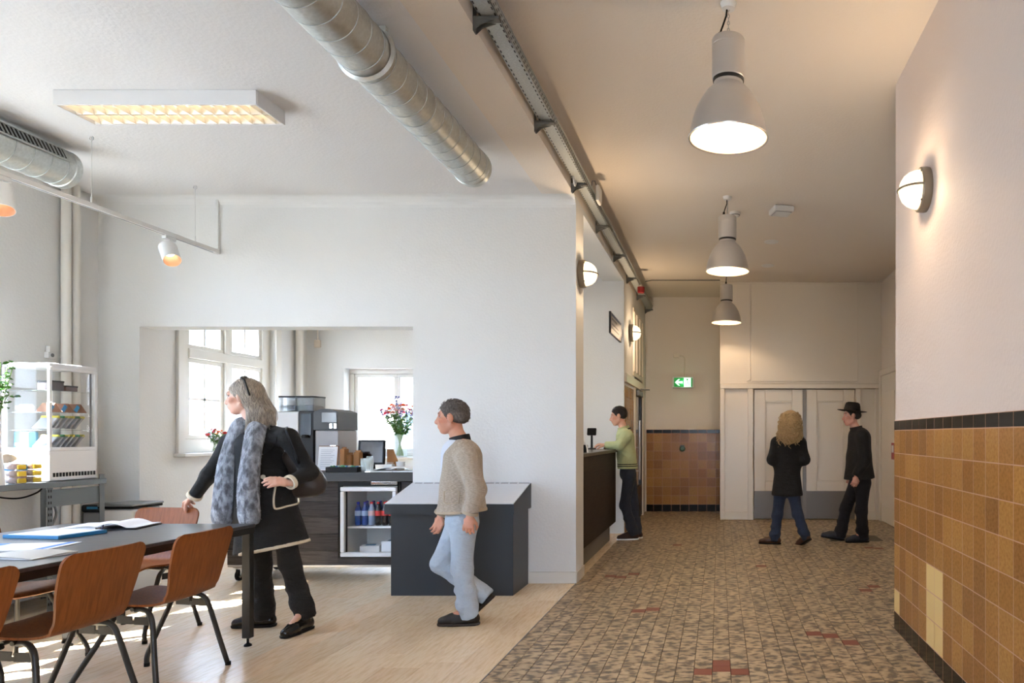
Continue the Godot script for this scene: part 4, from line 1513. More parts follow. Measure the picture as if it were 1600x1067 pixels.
	for i in 11:
		var a := PI * i / 10.0
		arc.append(Vector3(cos(a) * 0.055, sin(a) * 0.115, 0))
	b.tube(arc, 0.007, 8)
	obj("hoop", b.mesh(), mats["white_plastic"], t)
	b = MB.new()
	b.span(Vector3(-0.05, 0, -0.06), Vector3(0.05, 0.075, -0.005), 0.008)
	obj("box", b.mesh(), mats["black_plastic"], t)
	# floor hatch
	t = thing("floor_hatch", "steel-framed hatch set flush in the hall tiles near the double doors", "floor hatch", Vector3(1.68, 0.0, -8.95))
	b = MB.new()
	for e in [[Vector3(0, 0.002, 0.22), Vector3(0.62, 0.004, 0.012)], [Vector3(0, 0.002, -0.22), Vector3(0.62, 0.004, 0.012)], [Vector3(0.31, 0.002, 0), Vector3(0.012, 0.004, 0.45)], [Vector3(-0.31, 0.002, 0), Vector3(0.012, 0.004, 0.45)]]: b.box(e[0], e[1])
	obj("frame", b.mesh(), mats["bracket_steel"], t)
	b = MB.new()
	b.box(Vector3(0, 0.001, 0), Vector3(0.60, 0.002, 0.43))
	obj("cover", b.mesh(), mat("hatch_grey", Color(0.33, 0.29, 0.25), 0.6), t)

# ---------------------------------------------------------------- table, chairs, desk, bar
func smooth_path(ctrl: Array, steps := 6) -> Array:
	# Catmull-Rom through the points
	var out := []
	for i in ctrl.size() - 1:
		var p0 = ctrl[maxi(i - 1, 0)]
		var p1 = ctrl[i]
		var p2 = ctrl[i + 1]
		var p3 = ctrl[mini(i + 2, ctrl.size() - 1)]
		for j in steps:
			var t := float(j) / steps
			out.append((p1 * 2.0 + (p2 - p0) * t + (p0 * 2.0 - p1 * 5.0 + p2 * 4.0 - p3) * t * t + (p1 * 3.0 - p0 - p2 * 3.0 + p3) * t * t * t) * 0.5)
	out.append(ctrl[-1])
	return out

func make_chair(label: String, group: String) -> Node3D:
	var t := thing("shell_chair", label, "chair", Vector3.ZERO, 0.0, group)
	# bent plywood shell: profile in x and y, seat towards -x
	var pr := smooth_path([Vector2(-0.225, 0.425), Vector2(-0.20, 0.447), Vector2(-0.12, 0.452), Vector2(0.0, 0.440), Vector2(0.10, 0.437), Vector2(0.165, 0.450), Vector2(0.198, 0.485), Vector2(0.212, 0.54), Vector2(0.228, 0.62), Vector2(0.247, 0.70), Vector2(0.268, 0.785)], 5)
	var total := 0.0
	var lens := [0.0]
	for i in pr.size() - 1:
		total += pr[i].distance_to(pr[i + 1])
		lens.append(total)
	# extra rows near both ends so that the corners are round
	var rows := []
	for s in [0.0, 0.004, 0.010, 0.020, 0.034, 0.05]: rows.append(s)
	var q := 0.08
	while q < total - 0.07:
		rows.append(q)
		q += 0.022
	for s in [0.05, 0.034, 0.020, 0.010, 0.004, 0.0]: rows.append(total - s)
	var at := func(s: float) -> Vector2:
		for i in lens.size() - 1:
			if s <= lens[i + 1] + 1e-6: return pr[i].lerp(pr[i + 1], (s - lens[i]) / maxf(lens[i + 1] - lens[i], 1e-6))
		return pr[-1]
	var grid := []
	for s in rows:
		var f: float = s / total
		var w := 0.200 + 0.012 * cos(f * TAU) + (0.010 if f > 0.6 else 0.0) * smoothstep(0.6, 0.8, f)
		var e: float = minf(s, total - s)
		var r := 0.05
		if e < r: w -= r - sqrt(maxf(r * r - (r - e) * (r - e), 0.0))
		var p: Vector2 = at.call(s)
		var row := []
		for j in 13:
			var v := -1.0 + j / 6.0
			var bow := 0.012 * v * v if f > 0.55 else -0.006 * (1 - v * v)
			row.append(Vector3(p.x - (bow if f > 0.55 else 0.0), p.y + (bow if f <= 0.55 else 0.0), v * w))
		grid.append(row)
	obj("seat_shell", MB.new().sheet(grid, 0.011).mesh(), mats["chair_ply"], t)
	for sg in [-1.0, 1.0]:
		var b := MB.new()
		b.tube(smooth_path([Vector3(0.02, 0.412, sg * 0.165), Vector3(0.07, 0.416, sg * 0.182), Vector3(0.112, 0.395, sg * 0.198), Vector3(0.135, 0.33, sg * 0.21), Vector3(0.165, 0.165, sg * 0.238), Vector3(0.197, 0.004, sg * 0.265)], 4), 0.0125, 10)
		obj("leg", b.mesh(), mats["chair_tube"], t)
		b = MB.new()
		b.tube(smooth_path([Vector3(-0.02, 0.408, sg * 0.19), Vector3(-0.055, 0.385, sg * 0.196), Vector3(-0.09, 0.32, sg * 0.204), Vector3(-0.20, 0.12, sg * 0.238), Vector3(-0.232, 0.055, sg * 0.25), Vector3(-0.236, 0.004, sg * 0.254)], 4), 0.0125, 10)
		obj("leg", b.mesh(), mats["chair_tube"], t)
		b = MB.new()
		var bb := Basis(Vector3(0, 0, 1), -0.06)
		b.box(Vector3(-0.005, 0.372, sg * 0.203), Vector3(0.075, 0.040, 0.006), 0.002, bb)
		b.box(Vector3(0.085, 0.366, sg * 0.205), Vector3(0.085, 0.040, 0.006), 0.002, bb)
		b.box(Vector3(0.037, 0.360, sg * 0.204), Vector3(0.02, 0.018, 0.006), 0.002, bb)
		obj("side_plate", b.mesh(), mats["chair_tube"], t)
		for e in [Vector3(0.197, 0.006, sg * 0.265), Vector3(-0.236, 0.006, sg * 0.254)]:
			b = MB.new()
			b.cyl(e + Vector3(0, -0.006, 0), e + Vector3(0, 0.014, 0), 0.0145, 10)
			obj("foot_cap", b.mesh(), mats["black_plastic"], t)
	var b := MB.new()
	for x in [0.02, -0.02]:
		b.tube([Vector3(x, 0.418, -0.19), Vector3(x, 0.424, -0.1), Vector3(x, 0.424, 0.1), Vector3(x, 0.418, 0.19)], 0.010, 8)
	obj("seat_support", b.mesh(), mats["chair_tube"], t)
	return t

func build_table_and_chairs() -> void:
	var g := "plywood shell chairs round the black table"
	var c := make_chair("brown plywood shell chair with splayed steel legs nearest the table's far right corner", g)
	c.position = Vector3(-2.925, 0, -3.745)
	c.rotation.y = deg_to_rad(2.0)
	copy_thing(c, Vector3(-2.945, 0, -3.165), 1.0, "brown plywood shell chair in the middle of the row backing onto the hall", g)
	copy_thing(c, Vector3(-2.95, 0, -2.56), -2.0, "brown plywood shell chair cut off by the left picture edge on the table's hall side", g)
	copy_thing(c, Vector3(-3.77, 0, -4.665), 88.0, "brown plywood shell chair at the table's far end with a hand on its back", g)
	copy_thing(c, Vector3(-3.90, 0, -3.93), 180.0, "brown plywood shell chair on the window side of the table, seat only", g)
	# table
	var t := thing("meeting_table", "long black table with square steel legs in the reading room", "table", Vector3(-3.405, 0, -3.15))
	var hx := 0.577
	var hz := 1.25
	var b := MB.new()
	b.span(Vector3(-hx, 0.722, -hz), Vector3(hx, 0.740, hz), 0.003)
	obj("table_top", b.mesh(), mats["table_top"], t)
	b = MB.new()
	b.span(Vector3(-hx + 0.004, 0.685, -hz + 0.004), Vector3(hx - 0.004, 0.722, -hz + 0.03))
	b.span(Vector3(-hx + 0.004, 0.685, hz - 0.03), Vector3(hx - 0.004, 0.722, hz - 0.004))
	b.span(Vector3(-hx + 0.004, 0.685, -hz + 0.03), Vector3(-hx + 0.03, 0.722, hz - 0.03))
	b.span(Vector3(hx - 0.03, 0.685, -hz + 0.03), Vector3(hx - 0.004, 0.722, hz - 0.03))
	obj("apron", b.mesh(), mats["black_metal"], t)
	for sx in [-1, 1]:
		for sz in [-1, 1]:
			b = MB.new()
			b.span(Vector3(sx * (hx - 0.058), 0.05, sz * (hz - 0.045)), Vector3(sx * (hx - 0.008), 0.69, sz * (hz - 0.005)), 0.003)
			var leg := obj("leg", b.mesh(), mats["black_metal"], t)
			b = MB.new()
			var fx: float = sx * (hx - 0.033)
			var fz: float = sz * (hz - 0.025)
			b.lathe([Vector2(0, 0), Vector2(0.022, 0), Vector2(0.021, 0.010), Vector2(0.010, 0.018), Vector2(0.007, 0.022), Vector2(0.007, 0.052)], 14, Transform3D(Basis(), Vector3(fx, 0, fz)))
			obj("levelling_foot", b.mesh(), mats["black_plastic"], leg)
	# on the table
	t = thing("notebook", "open white notebook with a dark ribbon on the far end of the table", "notebook", Vector3(-3.55, 0.740, -4.21), 12.0)
	for s in [-1, 1]:
		var grid := []
		for i in 9:
			var row := []
			for j in 2:
				var u := i / 8.0
				row.append(Vector3(s * u * 0.19, 0.012 + 0.026 * sin(PI * minf(u * 1.15 + 0.12, 1.0)) * (0.5 if s < 0 else 1.0), (j - 0.5) * 0.26))
			grid.append(row)
		obj("pages", MB.new().sheet(grid, 0.003).mesh(), mats["paper"], t)
		b = MB.new()
		b.span(Vector3(s * 0.004, 0.0, -0.135), Vector3(s * 0.195, 0.006, 0.135), 0.001)
		if s < 0: b.span(Vector3(-0.19, 0.006, -0.13), Vector3(-0.01, 0.018, 0.13), 0.002)
		obj("cover" if s > 0 else "page_block", b.mesh(), mats["dark_grey_plastic"] if s > 0 else mats["paper"], t)
	b = MB.new()
	b.tube([Vector3(0.02, 0.03, 0.11), Vector3(0.03, 0.028, 0.135), Vector3(0.03, 0.004, 0.15), Vector3(0.04, 0.003, 0.17)], 0.004, 6)
	obj("ribbon", b.mesh(), mat("navy", Color(0.07, 0.07, 0.25), 0.6), t)
	t = thing("folder", "blue folder with a pale sheet lying on the black table", "folder", Vector3(-3.57, 0.740, -3.88), -8.0)
	b = MB.new()
	b.box(Vector3(0, 0.009, 0), Vector3(0.34, 0.018, 0.26), 0.002)
	obj("cover", b.mesh(), mats["blue_card"], t)
	b = MB.new()
	b.box(Vector3(0.0, 0.0188, 0.0), Vector3(0.30, 0.0016, 0.235))
	obj("sheet", b.mesh(), mats["paper"], t)
	t = thing("leaflet", "white leaflet with a blue stripe beside the blue folder on the table", "leaflet", Vector3(-3.36, 0.740, -3.47), 10.0)
	b = MB.new()
	b.box(Vector3(0, 0.002, 0), Vector3(0.36, 0.004, 0.25), 0.001)
	obj("sheet", b.mesh(), mats["paper"], t)
	b = MB.new()
	b.box(Vector3(0.14, 0.0043, 0.0), Vector3(0.035, 0.0008, 0.25))
	b.box(Vector3(-0.15, 0.0043, 0.0), Vector3(0.05, 0.0008, 0.25))
	obj("stripe", b.mesh(), mat("stripe_blue", Color(0.30, 0.50, 0.80), 0.6), t)
	var mg := [["cream magazine with creased pages at the table's hall-side edge", Vector3(-3.09, 0.740, -3.22), -6.0, Color(0.72, 0.70, 0.66)], ["grey magazine lying under the left picture edge on the table", Vector3(-3.42, 0.740, -3.08), 8.0, Color(0.62, 0.62, 0.63)]]
	for q in mg:
		t = thing("magazine", q[0], "magazine", q[1] , q[2])
		var grid := []
		for i in 7:
			var row := []
			for j in 5: row.append(Vector3(-0.14 + i * 0.0467, 0.006 + 0.008 * sin(i * 0.52) + 0.004 * sin(j * 1.3), -0.10 + j * 0.05))
			grid.append(row)
		obj("cover", MB.new().sheet(grid, 0.004).mesh(), mat("cover_" + str(q[2]), q[3], 0.45), t)
		b = MB.new()
		b.span(Vector3(-0.138, 0.0, -0.098), Vector3(0.136, 0.006, 0.098), 0.001)
		obj("pages", b.mesh(), mats["paper"], t)
	build_desk()

func build_desk() -> void:
	var t := thing("display_desk", "dark blue-grey display desk with a pale sloping top against the white wall", "desk", Vector3(0, 0, 0))
	var b := MB.new()
	b.span(Vector3(-2.615, 0.0, -6.20), Vector3(-1.640, 0.66, -5.742), 0.002)
	obj("body", b.mesh(), mats["desk_grey"], t)
	b = MB.new()
	# wedge-shaped head: flat below, sloping above
	b.prism(PackedVector2Array([Vector2(5.685, 0.655), Vector2(5.685, 0.735), Vector2(6.212, 0.868), Vector2(6.212, 0.655)]), 1.022, Transform3D(Basis(Vector3(0, 0, -1), Vector3.UP, Vector3(1, 0, 0)), Vector3(-2.640, 0, 0)))
	obj("head", b.mesh(), mats["desk_grey"], t)
	var sl := atan2(0.868 - 0.735, 6.212 - 5.685)
	var bas := Basis(Vector3.RIGHT, sl)
	var ln := Vector2(0.527, 0.133).length()
	var mid := Vector3(-2.129, 0.8015, -5.9485) + bas * Vector3(0, 0.0035, 0)
	b = MB.new()
	b.box(mid, Vector3(1.016, 0.007, ln - 0.006), 0.001, bas)
	obj("printed_top", b.mesh(), mat("print_pale", Color(0.86, 0.87, 0.89), 0.25), t)
	b = MB.new()
	var r2 := RandomNumberGenerator.new()
	r2.seed = 5
	for seg in [[-0.48, -0.05], [0.12, 0.48]]:
		var x: float = seg[0]
		while x < seg[1]:
			var w := r2.randf_range(0.03, 0.09)
			b.box(mid + bas * Vector3(x + w / 2, 0.0037, -ln / 2 + 0.026), Vector3(w, 0.0006, 0.016), 0.0, bas)
			x += w + 0.012
	obj("lettering", b.mesh(), mats["dark_grey_plastic"], t)
	b = MB.new()
	for i in 9:
		b.box(mid + bas * Vector3(0, 0.0036, -ln / 2 + 0.09 + i * 0.05), Vector3(0.96, 0.0004, 0.006), 0.0, bas)
	obj("printed_line", b.mesh(), mat("line_grey", Color(0.74, 0.75, 0.78), 0.4), t)

func build_bar() -> void:
	var t := thing("coffee_bar", "dark wood coffee bar on castors standing in the wall opening", "counter", Vector3.ZERO)
	var x0 := -4.28
	var x1 := -2.66
	var z := -6.27
	# boards of the front, round the fridge niche
	var ys := [0.15, 0.275, 0.42, 0.565, 0.705, 0.75, 0.875]
	for i in ys.size() - 1:
		var y0: float = ys[i] + 0.001
		var y1: float = ys[i + 1] - 0.001
		var m: Material = mats["bar_board"] if i % 2 == 0 else mats["bar_board_dark"]
		var inside: bool = y1 > 0.20 and y0 < 0.86
		if inside:
			var b := MB.new()
			b.span(Vector3(x0, y0, z - 0.02), Vector3(-3.315, y1, z), 0.0015)
			obj("front_board", b.mesh(), m, t)
			b = MB.new()
			b.span(Vector3(-2.765, y0, z - 0.02), Vector3(x1, y1, z), 0.0015)
			obj("front_board", b.mesh(), m, t)
			if i == 0:
				b = MB.new()
				b.span(Vector3(-3.315, y0, z - 0.02), Vector3(-2.765, 0.215, z), 0.0015)
				obj("front_board", b.mesh(), m, t)
		else:
			var b := MB.new()
			b.span(Vector3(x0, y0, z - 0.02), Vector3(x1, y1, z), 0.0015)
			obj("front_board", b.mesh(), m, t)
	var b := MB.new()
	b.span(Vector3(x0 - 0.02, 0.878, -6.98), Vector3(x1 + 0.008, 0.958, z + 0.02), 0.004)
	obj("worktop", b.mesh(), mat("worktop_slate", Color(0.11, 0.12, 0.13), 0.35), t)
	b = MB.new()
	b.span(Vector3(x0, 0.15, -6.95), Vector3(x0 + 0.02, 0.878, z - 0.02))
	b.span(Vector3(x1 - 0.02, 0.15, -6.95), Vector3(x1, 0.878, z - 0.02))
	b.span(Vector3(x0 + 0.02, 0.15, -6.97), Vector3(x1 - 0.02, 0.878, -6.95))
	b.span(Vector3(x0 + 0.02, 0.15, -6.95), Vector3(x1 - 0.02, 0.17, z - 0.02))
	obj("carcass", b.mesh(), mats["black_plastic"], t)
	b = MB.new()
	b.span(Vector3(x0, 0.132, z - 0.03), Vector3(x1, 0.149, z - 0.002), 0.002)
	obj("bottom_rail", b.mesh(), mats["aluminium"], t)
	for q in [Vector3(x0 + 0.06, 0, z - 0.07), Vector3(x1 - 0.08, 0, z - 0.07), Vector3(x0 + 0.06, 0, -6.88), Vector3(x1 - 0.08, 0, -6.88)]:
		castor(t, q, 0.05)
	# built-in fridge
	t = thing("bar_fridge", "white glass-door fridge of bottled drinks built into the bar front", "fridge", Vector3(-3.04, 0.218, -6.27))
	b = MB.new()
	b.span(Vector3(-0.255, 0.0, -0.45), Vector3(-0.235, 0.62, -0.03))
	b.span(Vector3(0.235, 0.0, -0.45), Vector3(0.255, 0.62, -0.03))
	b.span(Vector3(-0.235, 0.60, -0.45), Vector3(0.235, 0.62, -0.03))
	b.span(Vector3(-0.235, 0.0, -0.45), Vector3(0.235, 0.02, -0.03))
	b.span(Vector3(-0.235, 0.02, -0.45), Vector3(0.235, 0.60, -0.435))
	var body := obj("cabinet", b.mesh(), mats["white_plastic"], t)
	b = MB.new()
	b.span(Vector3(-0.272, -0.002, -0.028), Vector3(-0.245, 0.655, 0.004))
	b.span(Vector3(0.245, -0.002, -0.028), Vector3(0.272, 0.655, 0.004))
	b.span(Vector3(-0.245, 0.620, -0.028), Vector3(0.245, 0.655, 0.004))
	obj("surround", b.mesh(), mats["black_plastic"], t)
	b = MB.new()
	var fx := 0.243
	b.span(Vector3(-fx, 0.006, -0.02), Vector3(fx, 0.045, 0.03), 0.006)
	b.span(Vector3(-fx, 0.575, -0.02), Vector3(fx, 0.614, 0.03), 0.006)
	b.span(Vector3(-fx, 0.045, -0.02), Vector3(-fx + 0.036, 0.575, 0.03), 0.006)
	b.span(Vector3(fx - 0.036, 0.045, -0.02), Vector3(fx, 0.575, 0.03), 0.006)
	var door := obj("door", b.mesh(), mats["white_lacquer"], t)
	b = MB.new()
	b.span(Vector3(-fx + 0.036, 0.045, 0.004), Vector3(fx - 0.036, 0.575, 0.008))
	obj("pane", b.mesh(), mats["case_glass"], door)
	b = MB.new()
	b.span(Vector3(-0.207, 0.045, -0.005), Vector3(-0.195, 0.575, 0.003))
	b.span(Vector3(0.195, 0.045, -0.005), Vector3(0.207, 0.575, 0.003))
	obj("gasket", b.mesh(), mats["dark_grey_plastic"], door)
	b = MB.new()
	b.span(Vector3(0.02, 0.632, 0.004), Vector3(0.255, 0.664, 0.030), 0.006)
	obj("door_grip", b.mesh(), mats["chrome"], door)
	for y in [0.245]:
		b = MB.new()
		b.span(Vector3(-0.225, y, -0.40), Vector3(0.225, y + 0.018, -0.05), 0.003)
		obj("shelf", b.mesh(), mats["white_lacquer"], t)
	# bottles standing on the shelf, and cartons below
	var kinds := [["blue water bottle with a dark blue cap", Color(0.10, 0.25, 0.55), Color(0.05, 0.12, 0.62), Color(0.62, 0.75, 0.90)], ["clear bottle with a red cap", Color(0.55, 0.63, 0.75), Color(0.72, 0.06, 0.07), Color(0.82, 0.70, 0.70)], ["dark cola bottle with a red cap and red label", Color(0.06, 0.025, 0.015), Color(0.75, 0.04, 0.05), Color(0.70, 0.06, 0.06)]]
	var xs := [-0.165, -0.105, -0.045, 0.015, 0.075, 0.135]
	var which := [0, 0, 1, 2, 2, 2]
	var ord := ["first from the fridge's left", "second from the fridge's left", "between the blue bottles and the cola", "nearest the clear bottle", "second right of the clear bottle", "last in the front row"]
	for i in 6:
		var kd: Array = kinds[which[i]]
		bottle(Vector3(-3.04 + xs[i], 0.218 + 0.2635, -6.40), kd, kd[0] + ", " + ord[i], "drinks bottles in the bar fridge")
	for i in 5:
		var kd: Array = kinds[[0, 0, 0, 1, 2][i]]
		bottle(Vector3(-3.04 + xs[i] + 0.03, 0.218 + 0.2635, -6.50), kd, kd[0] + " in the fridge's back row, " + ["leftmost", "second", "third", "fourth", "fifth"][i], "drinks bottles in the bar fridge")
	for i in 2:
		var bt := thing("carton", ["white carton lying on the fridge floor", "small white carton at the right of the fridge floor"][i], "carton", Vector3([-3.10, -2.90][i], 0.239, -6.44), [15.0, -5.0][i])
		b = MB.new()
		b.span(Vector3(-0.09, 0, -0.06), Vector3(0.07, 0.06 + i * 0.04, 0.06), 0.003)
		obj("box", b.mesh(), mats["paper"], bt)
		b = MB.new()
		b.span(Vector3(-0.05, 0.06 + i * 0.04, -0.03), Vector3(0.03, 0.063 + i * 0.04, 0.03))
		obj("label", b.mesh(), mats["blue_card"], bt)

func castor(t: Node3D, q: Vector3, r: float) -> void:
	var b := MB.new()
	var tx := Transform3D(Basis(Vector3(0, 1, 0), Vector3(-1, 0, 0), Vector3(0, 0, 1)), q + Vector3(0, r, 0))
	b.lathe([Vector2(r * 0.55, -0.014), Vector2(r * 0.92, -0.014), Vector2(r, -0.009), Vector2(r, 0.009), Vector2(r * 0.92, 0.014), Vector2(r * 0.55, 0.014)], 24, tx)
	var w := obj("castor", b.mesh(), mats["black_plastic"], t)
	b = MB.new()
	b.lathe([Vector2(0, -0.012), Vector2(r * 0.56, -0.010), Vector2(r * 0.56, 0.010), Vector2(0, 0.012)], 20, tx)
	for i in 5: b.cyl(tx * Vector3(cos(i * TAU / 5) * r * 0.1, 0, sin(i * TAU / 5) * r * 0.1), tx * Vector3(cos(i * TAU / 5) * r * 0.55, 0.012, sin(i * TAU / 5) * r * 0.55), 0.005, 6)
	obj("wheel_hub", b.mesh(), mats["chrome"], w)
	b = MB.new()
	for s in [-1, 1]: b.span(q + Vector3(s * 0.02 - 0.002, r * 0.8, -0.02), q + Vector3(s * 0.02 + 0.002, r * 2.3, 0.02), 0.001)
	b.span(q + Vector3(-0.035, r * 2.3, -0.035), q + Vector3(0.035, 0.15, 0.035), 0.002)
	obj("fork", b.mesh(), mats["chrome"], w)

func bottle(at: Vector3, kd: Array, label: String, group: String) -> void:
	var t := thing("drink_bottle", label, "bottle", at, 0.0, group)
	var b := MB.new()
	b.lathe([Vector2(0, 0.002), Vector2(0.022, 0.0), Vector2(0.027, 0.008), Vector2(0.026, 0.06), Vector2(0.0275, 0.10), Vector2(0.027, 0.135), Vector2(0.018, 0.165), Vector2(0.011, 0.185), Vector2(0.011, 0.195), Vector2(0, 0.196)], 16)
	obj("body", b.mesh(), mat("bottle_" + str(kd[1]), kd[1], 0.12), t)
	b = MB.new()
	b.lathe([Vector2(0, 0.208), Vector2(0.013, 0.207), Vector2(0.0135, 0.192), Vector2(0.011, 0.190)], 14)
	obj("cap", b.mesh(), mat("cap_" + str(kd[2]), kd[2], 0.4), t)
	b = MB.new()
	b.lathe([Vector2(0.0275, 0.085), Vector2(0.0284, 0.086), Vector2(0.0284, 0.128), Vector2(0.0275, 0.13)], 16)
	obj("label_band", b.mesh(), mat("label_" + str(kd[3]), kd[3], 0.5), t)

func build_bar_goods() -> void:
	var y := 0.958
	# bean-to-cup machine
	var t := thing("coffee_machine", "silver and black bean-to-cup coffee machine with clear bean hoppers on the bar", "coffee machine", Vector3(-3.98, y, -6.72))
	var b := MB.new()
	b.span(Vector3(-0.05, 0.0, -0.2), Vector3(0.15, 0.54, 0.16), 0.012)
	obj("body", b.mesh(), mats["white_lacquer"], t)
	b = MB.new()
	b.span(Vector3(0.152, 0.0, -0.2), Vector3(0.292, 0.545, 0.165), 0.008)
	obj("brewing_tower", b.mesh(), mats["dark_grey_plastic"], t)
	b = MB.new()
	b.span(Vector3(0.175, 0.32, 0.165), Vector3(0.272, 0.52, 0.172), 0.002)
	obj("window_panel", b.mesh(), mat("tower_glass", Color(0.16, 0.22, 0.28), 0.08), t)
	b = MB.new()
	b.lathe([Vector2(0, 0.30), Vector2(0.04, 0.30), Vector2(0.03, 0.325), Vector2(0, 0.33)], 16, Transform3D(Basis(), Vector3(0.222, 0, 0.17)))
	obj("spout", b.mesh(), mats["black_plastic"], t)
	for i in 2:
		b = MB.new()
		var x := -0.065 + i * 0.165
		for w in [[Vector3(x, 0.545, -0.10), Vector3(x + 0.004, 0.67, 0.10)], [Vector3(x + 0.15, 0.545, -0.10), Vector3(x + 0.154, 0.67, 0.10)], [Vector3(x, 0.545, 0.096), Vector3(x + 0.154, 0.67, 0.10)], [Vector3(x, 0.545, -0.10), Vector3(x + 0.154, 0.67, -0.096)]]: b.span(w[0], w[1])
		var hp := obj("bean_hopper", b.mesh(), mat("hopper", Color(0.62, 0.65, 0.68, 0.30), 0.05), t)
		mats["hopper"].transparency = BaseMaterial3D.TRANSPARENCY_ALPHA
		b = MB.new()
		b.span(Vector3(x + 0.006, 0.546, -0.094), Vector3(x + 0.148, 0.60, 0.094), 0.01)
		obj("coffee_beans", b.mesh(), mat("beans", Color(0.10, 0.08, 0.07), 0.7), hp)
		b = MB.new()
		b.span(Vector3(x - 0.004, 0.67, -0.104), Vector3(x + 0.158, 0.684, 0.104), 0.004)
		obj("lid", b.mesh(), mats["dark_grey_plastic"], hp)
	t = thing("milk_cooler", "grey second coffee machine with a rounded black hood right of the bean hoppers", "coffee machine", Vector3(-3.575, y, -6.70))
	b = MB.new()
	b.span(Vector3(-0.105, 0.0, -0.2), Vector3(0.108, 0.37, 0.14), 0.010)
	obj("body", b.mesh(), mat("silver_grey", Color(0.62, 0.61, 0.61), 0.4), t)
	b = MB.new()
	var poly := PackedVector2Array([Vector2(-0.108, 0.37), Vector2(0.112, 0.37), Vector2(0.112, 0.535)])
	for i in 11: poly.append(Vector2(0.112 - 0.220 * (i + 1) / 12.0, 0.535 + 0.028 * sin(PI * (i + 1) / 12.0)))
	poly.append(Vector2(-0.108, 0.535))
	b.prism(poly, 0.36, Transform3D(Basis(), Vector3(0, 0, -0.2)))
	obj("hood", b.mesh(), mat("hood_black", Color(0.035, 0.035, 0.035), 0.4), t)
	b = MB.new()
	b.span(Vector3(-0.03, 0.44, 0.16), Vector3(0.105, 0.53, 0.164), 0.001)
	obj("screen", b.mesh(), mat("hood_screen", Color(0.32, 0.33, 0.34), 0.1), t)
	b = MB.new()
	for x in [0.04, 0.078]: b.span(Vector3(x, 0.382, 0.16), Vector3(x + 0.03, 0.43, 0.168), 0.004)
	obj("tap", b.mesh(), mats["chrome"], t)
	# menu clipboard and packs
	t = thing("menu_board", "white menu clipboard standing among kraft packs on the bar", "menu", Vector3(-3.50, y, -6.45), -6.0)
	b = MB.new()
	b.box(Vector3(0, 0.115, 0), Vector3(0.19, 0.225, 0.008), 0.002, Basis(Vector3.RIGHT, -0.12))
	obj("board", b.mesh(), mats["kraft"], t)
	b = MB.new()
	b.box(Vector3(0, 0.114, 0.006), Vector3(0.18, 0.215, 0.004), 0.001, Basis(Vector3.RIGHT, -0.12))
	obj("sheet", b.mesh(), mats["paper"], t)
	b = MB.new()
	for i in 11: b.box(Vector3(0.0 - (i % 3) * 0.008, 0.19 - i * 0.016, 0.0105 - 0.12 * (0.076 - i * 0.016)), Vector3(0.13 - (i % 3) * 0.018, 0.004, 0.001), 0.0, Basis(Vector3.RIGHT, -0.12))
	obj("lettering", b.mesh(), mat("faint_ink", Color(0.70, 0.70, 0.72), 0.8), t)
	b = MB.new()
	b.box(Vector3(0.04, 0.228, -0.02), Vector3(0.06, 0.016, 0.02), 0.004)
	obj("clip", b.mesh(), mats["chrome"], t)
	var packs := [[Vector3(-3.365, y, -6.47), Vector3(0.045, 0.20, 0.08), "tall kraft paper pack beside the menu clipboard on the bar"], [Vector3(-3.325, y, -6.50), Vector3(0.05, 0.15, 0.08), "middle kraft paper pack left of the small monitor on the bar"], [Vector3(-3.265, y, -6.52), Vector3(0.055, 0.17, 0.07), "leaning kraft pack nearest the small monitor on the bar"]]
	for q in packs:
		t = thing("coffee_pack", q[2], "pack", q[0], 0.0, "kraft packs on the bar")
		b = MB.new()
		var s: Vector3 = q[1]
		b.box(Vector3(0, s.y / 2, 0), s, 0.006, Basis())
		obj("bag", b.mesh(), mats["kraft"], t)
		b = MB.new()
		b.box(Vector3(0, s.y + 0.008, 0), Vector3(s.x * 0.95, 0.016, 0.008), 0.003)
		obj("folded_top", b.mesh(), mats["kraft"], t)
	t = thing("monitor", "small black monitor standing on the bar before the back window", "monitor", Vector3(-3.19, y, -6.62), 0.0)
	b = MB.new()
	b.box(Vector3(0, 0.165, 0), Vector3(0.245, 0.225, 0.03), 0.005, Basis(Vector3.RIGHT, -0.1))
	obj("case", b.mesh(), mats["black_plastic"], t)
	b = MB.new()
	b.box(Vector3(0.005, 0.167, 0.016), Vector3(0.205, 0.19, 0.003), 0.0, Basis(Vector3.RIGHT, -0.1))
	obj("screen", b.mesh(), mat("dark_screen", Color(0.09, 0.045, 0.06), 0.12), t)
	b = MB.new()
	b.span(Vector3(-0.06, 0, -0.08), Vector3(0.06, 0.012, 0.05), 0.003)
	b.cyl(Vector3(0, 0.01, -0.04), Vector3(0, 0.13, -0.02), 0.015, 10)
	obj("stand", b.mesh(), mats["black_plastic"], t)
	t = thing("wooden_block", "tan wooden sign block peeping out behind the small monitor", "block", Vector3(-3.055, y, -6.72), 20.0)
	b = MB.new()
	b.prism(PackedVector2Array([Vector2(-0.035, 0.0), Vector2(0.06, 0.0), Vector2(0.055, 0.09), Vector2(0.02, 0.19), Vector2(-0.035, 0.19)]), 0.03)
	obj("block", b.mesh(), mat("tan_wood", Color(0.62, 0.42, 0.22), 0.6), t)
	b = MB.new()
	b.box(Vector3(0.01, 0.005, 0.015), Vector3(0.11, 0.012, 0.07), 0.002)
	obj("base", b.mesh(), mats["tan_wood"], t)
	# tray of wrapped sweets
	t = thing("sweets_tray", "black tray of green and blue wrapped sweets on the bar's front edge", "tray", Vector3(-3.28, y, -6.34))
	b = MB.new()
	b.span(Vector3(-0.145, 0, -0.07), Vector3(0.13, 0.045, -0.06), 0.002)
	b.span(Vector3(-0.145, 0, 0.06), Vector3(0.13, 0.045, 0.07), 0.002)
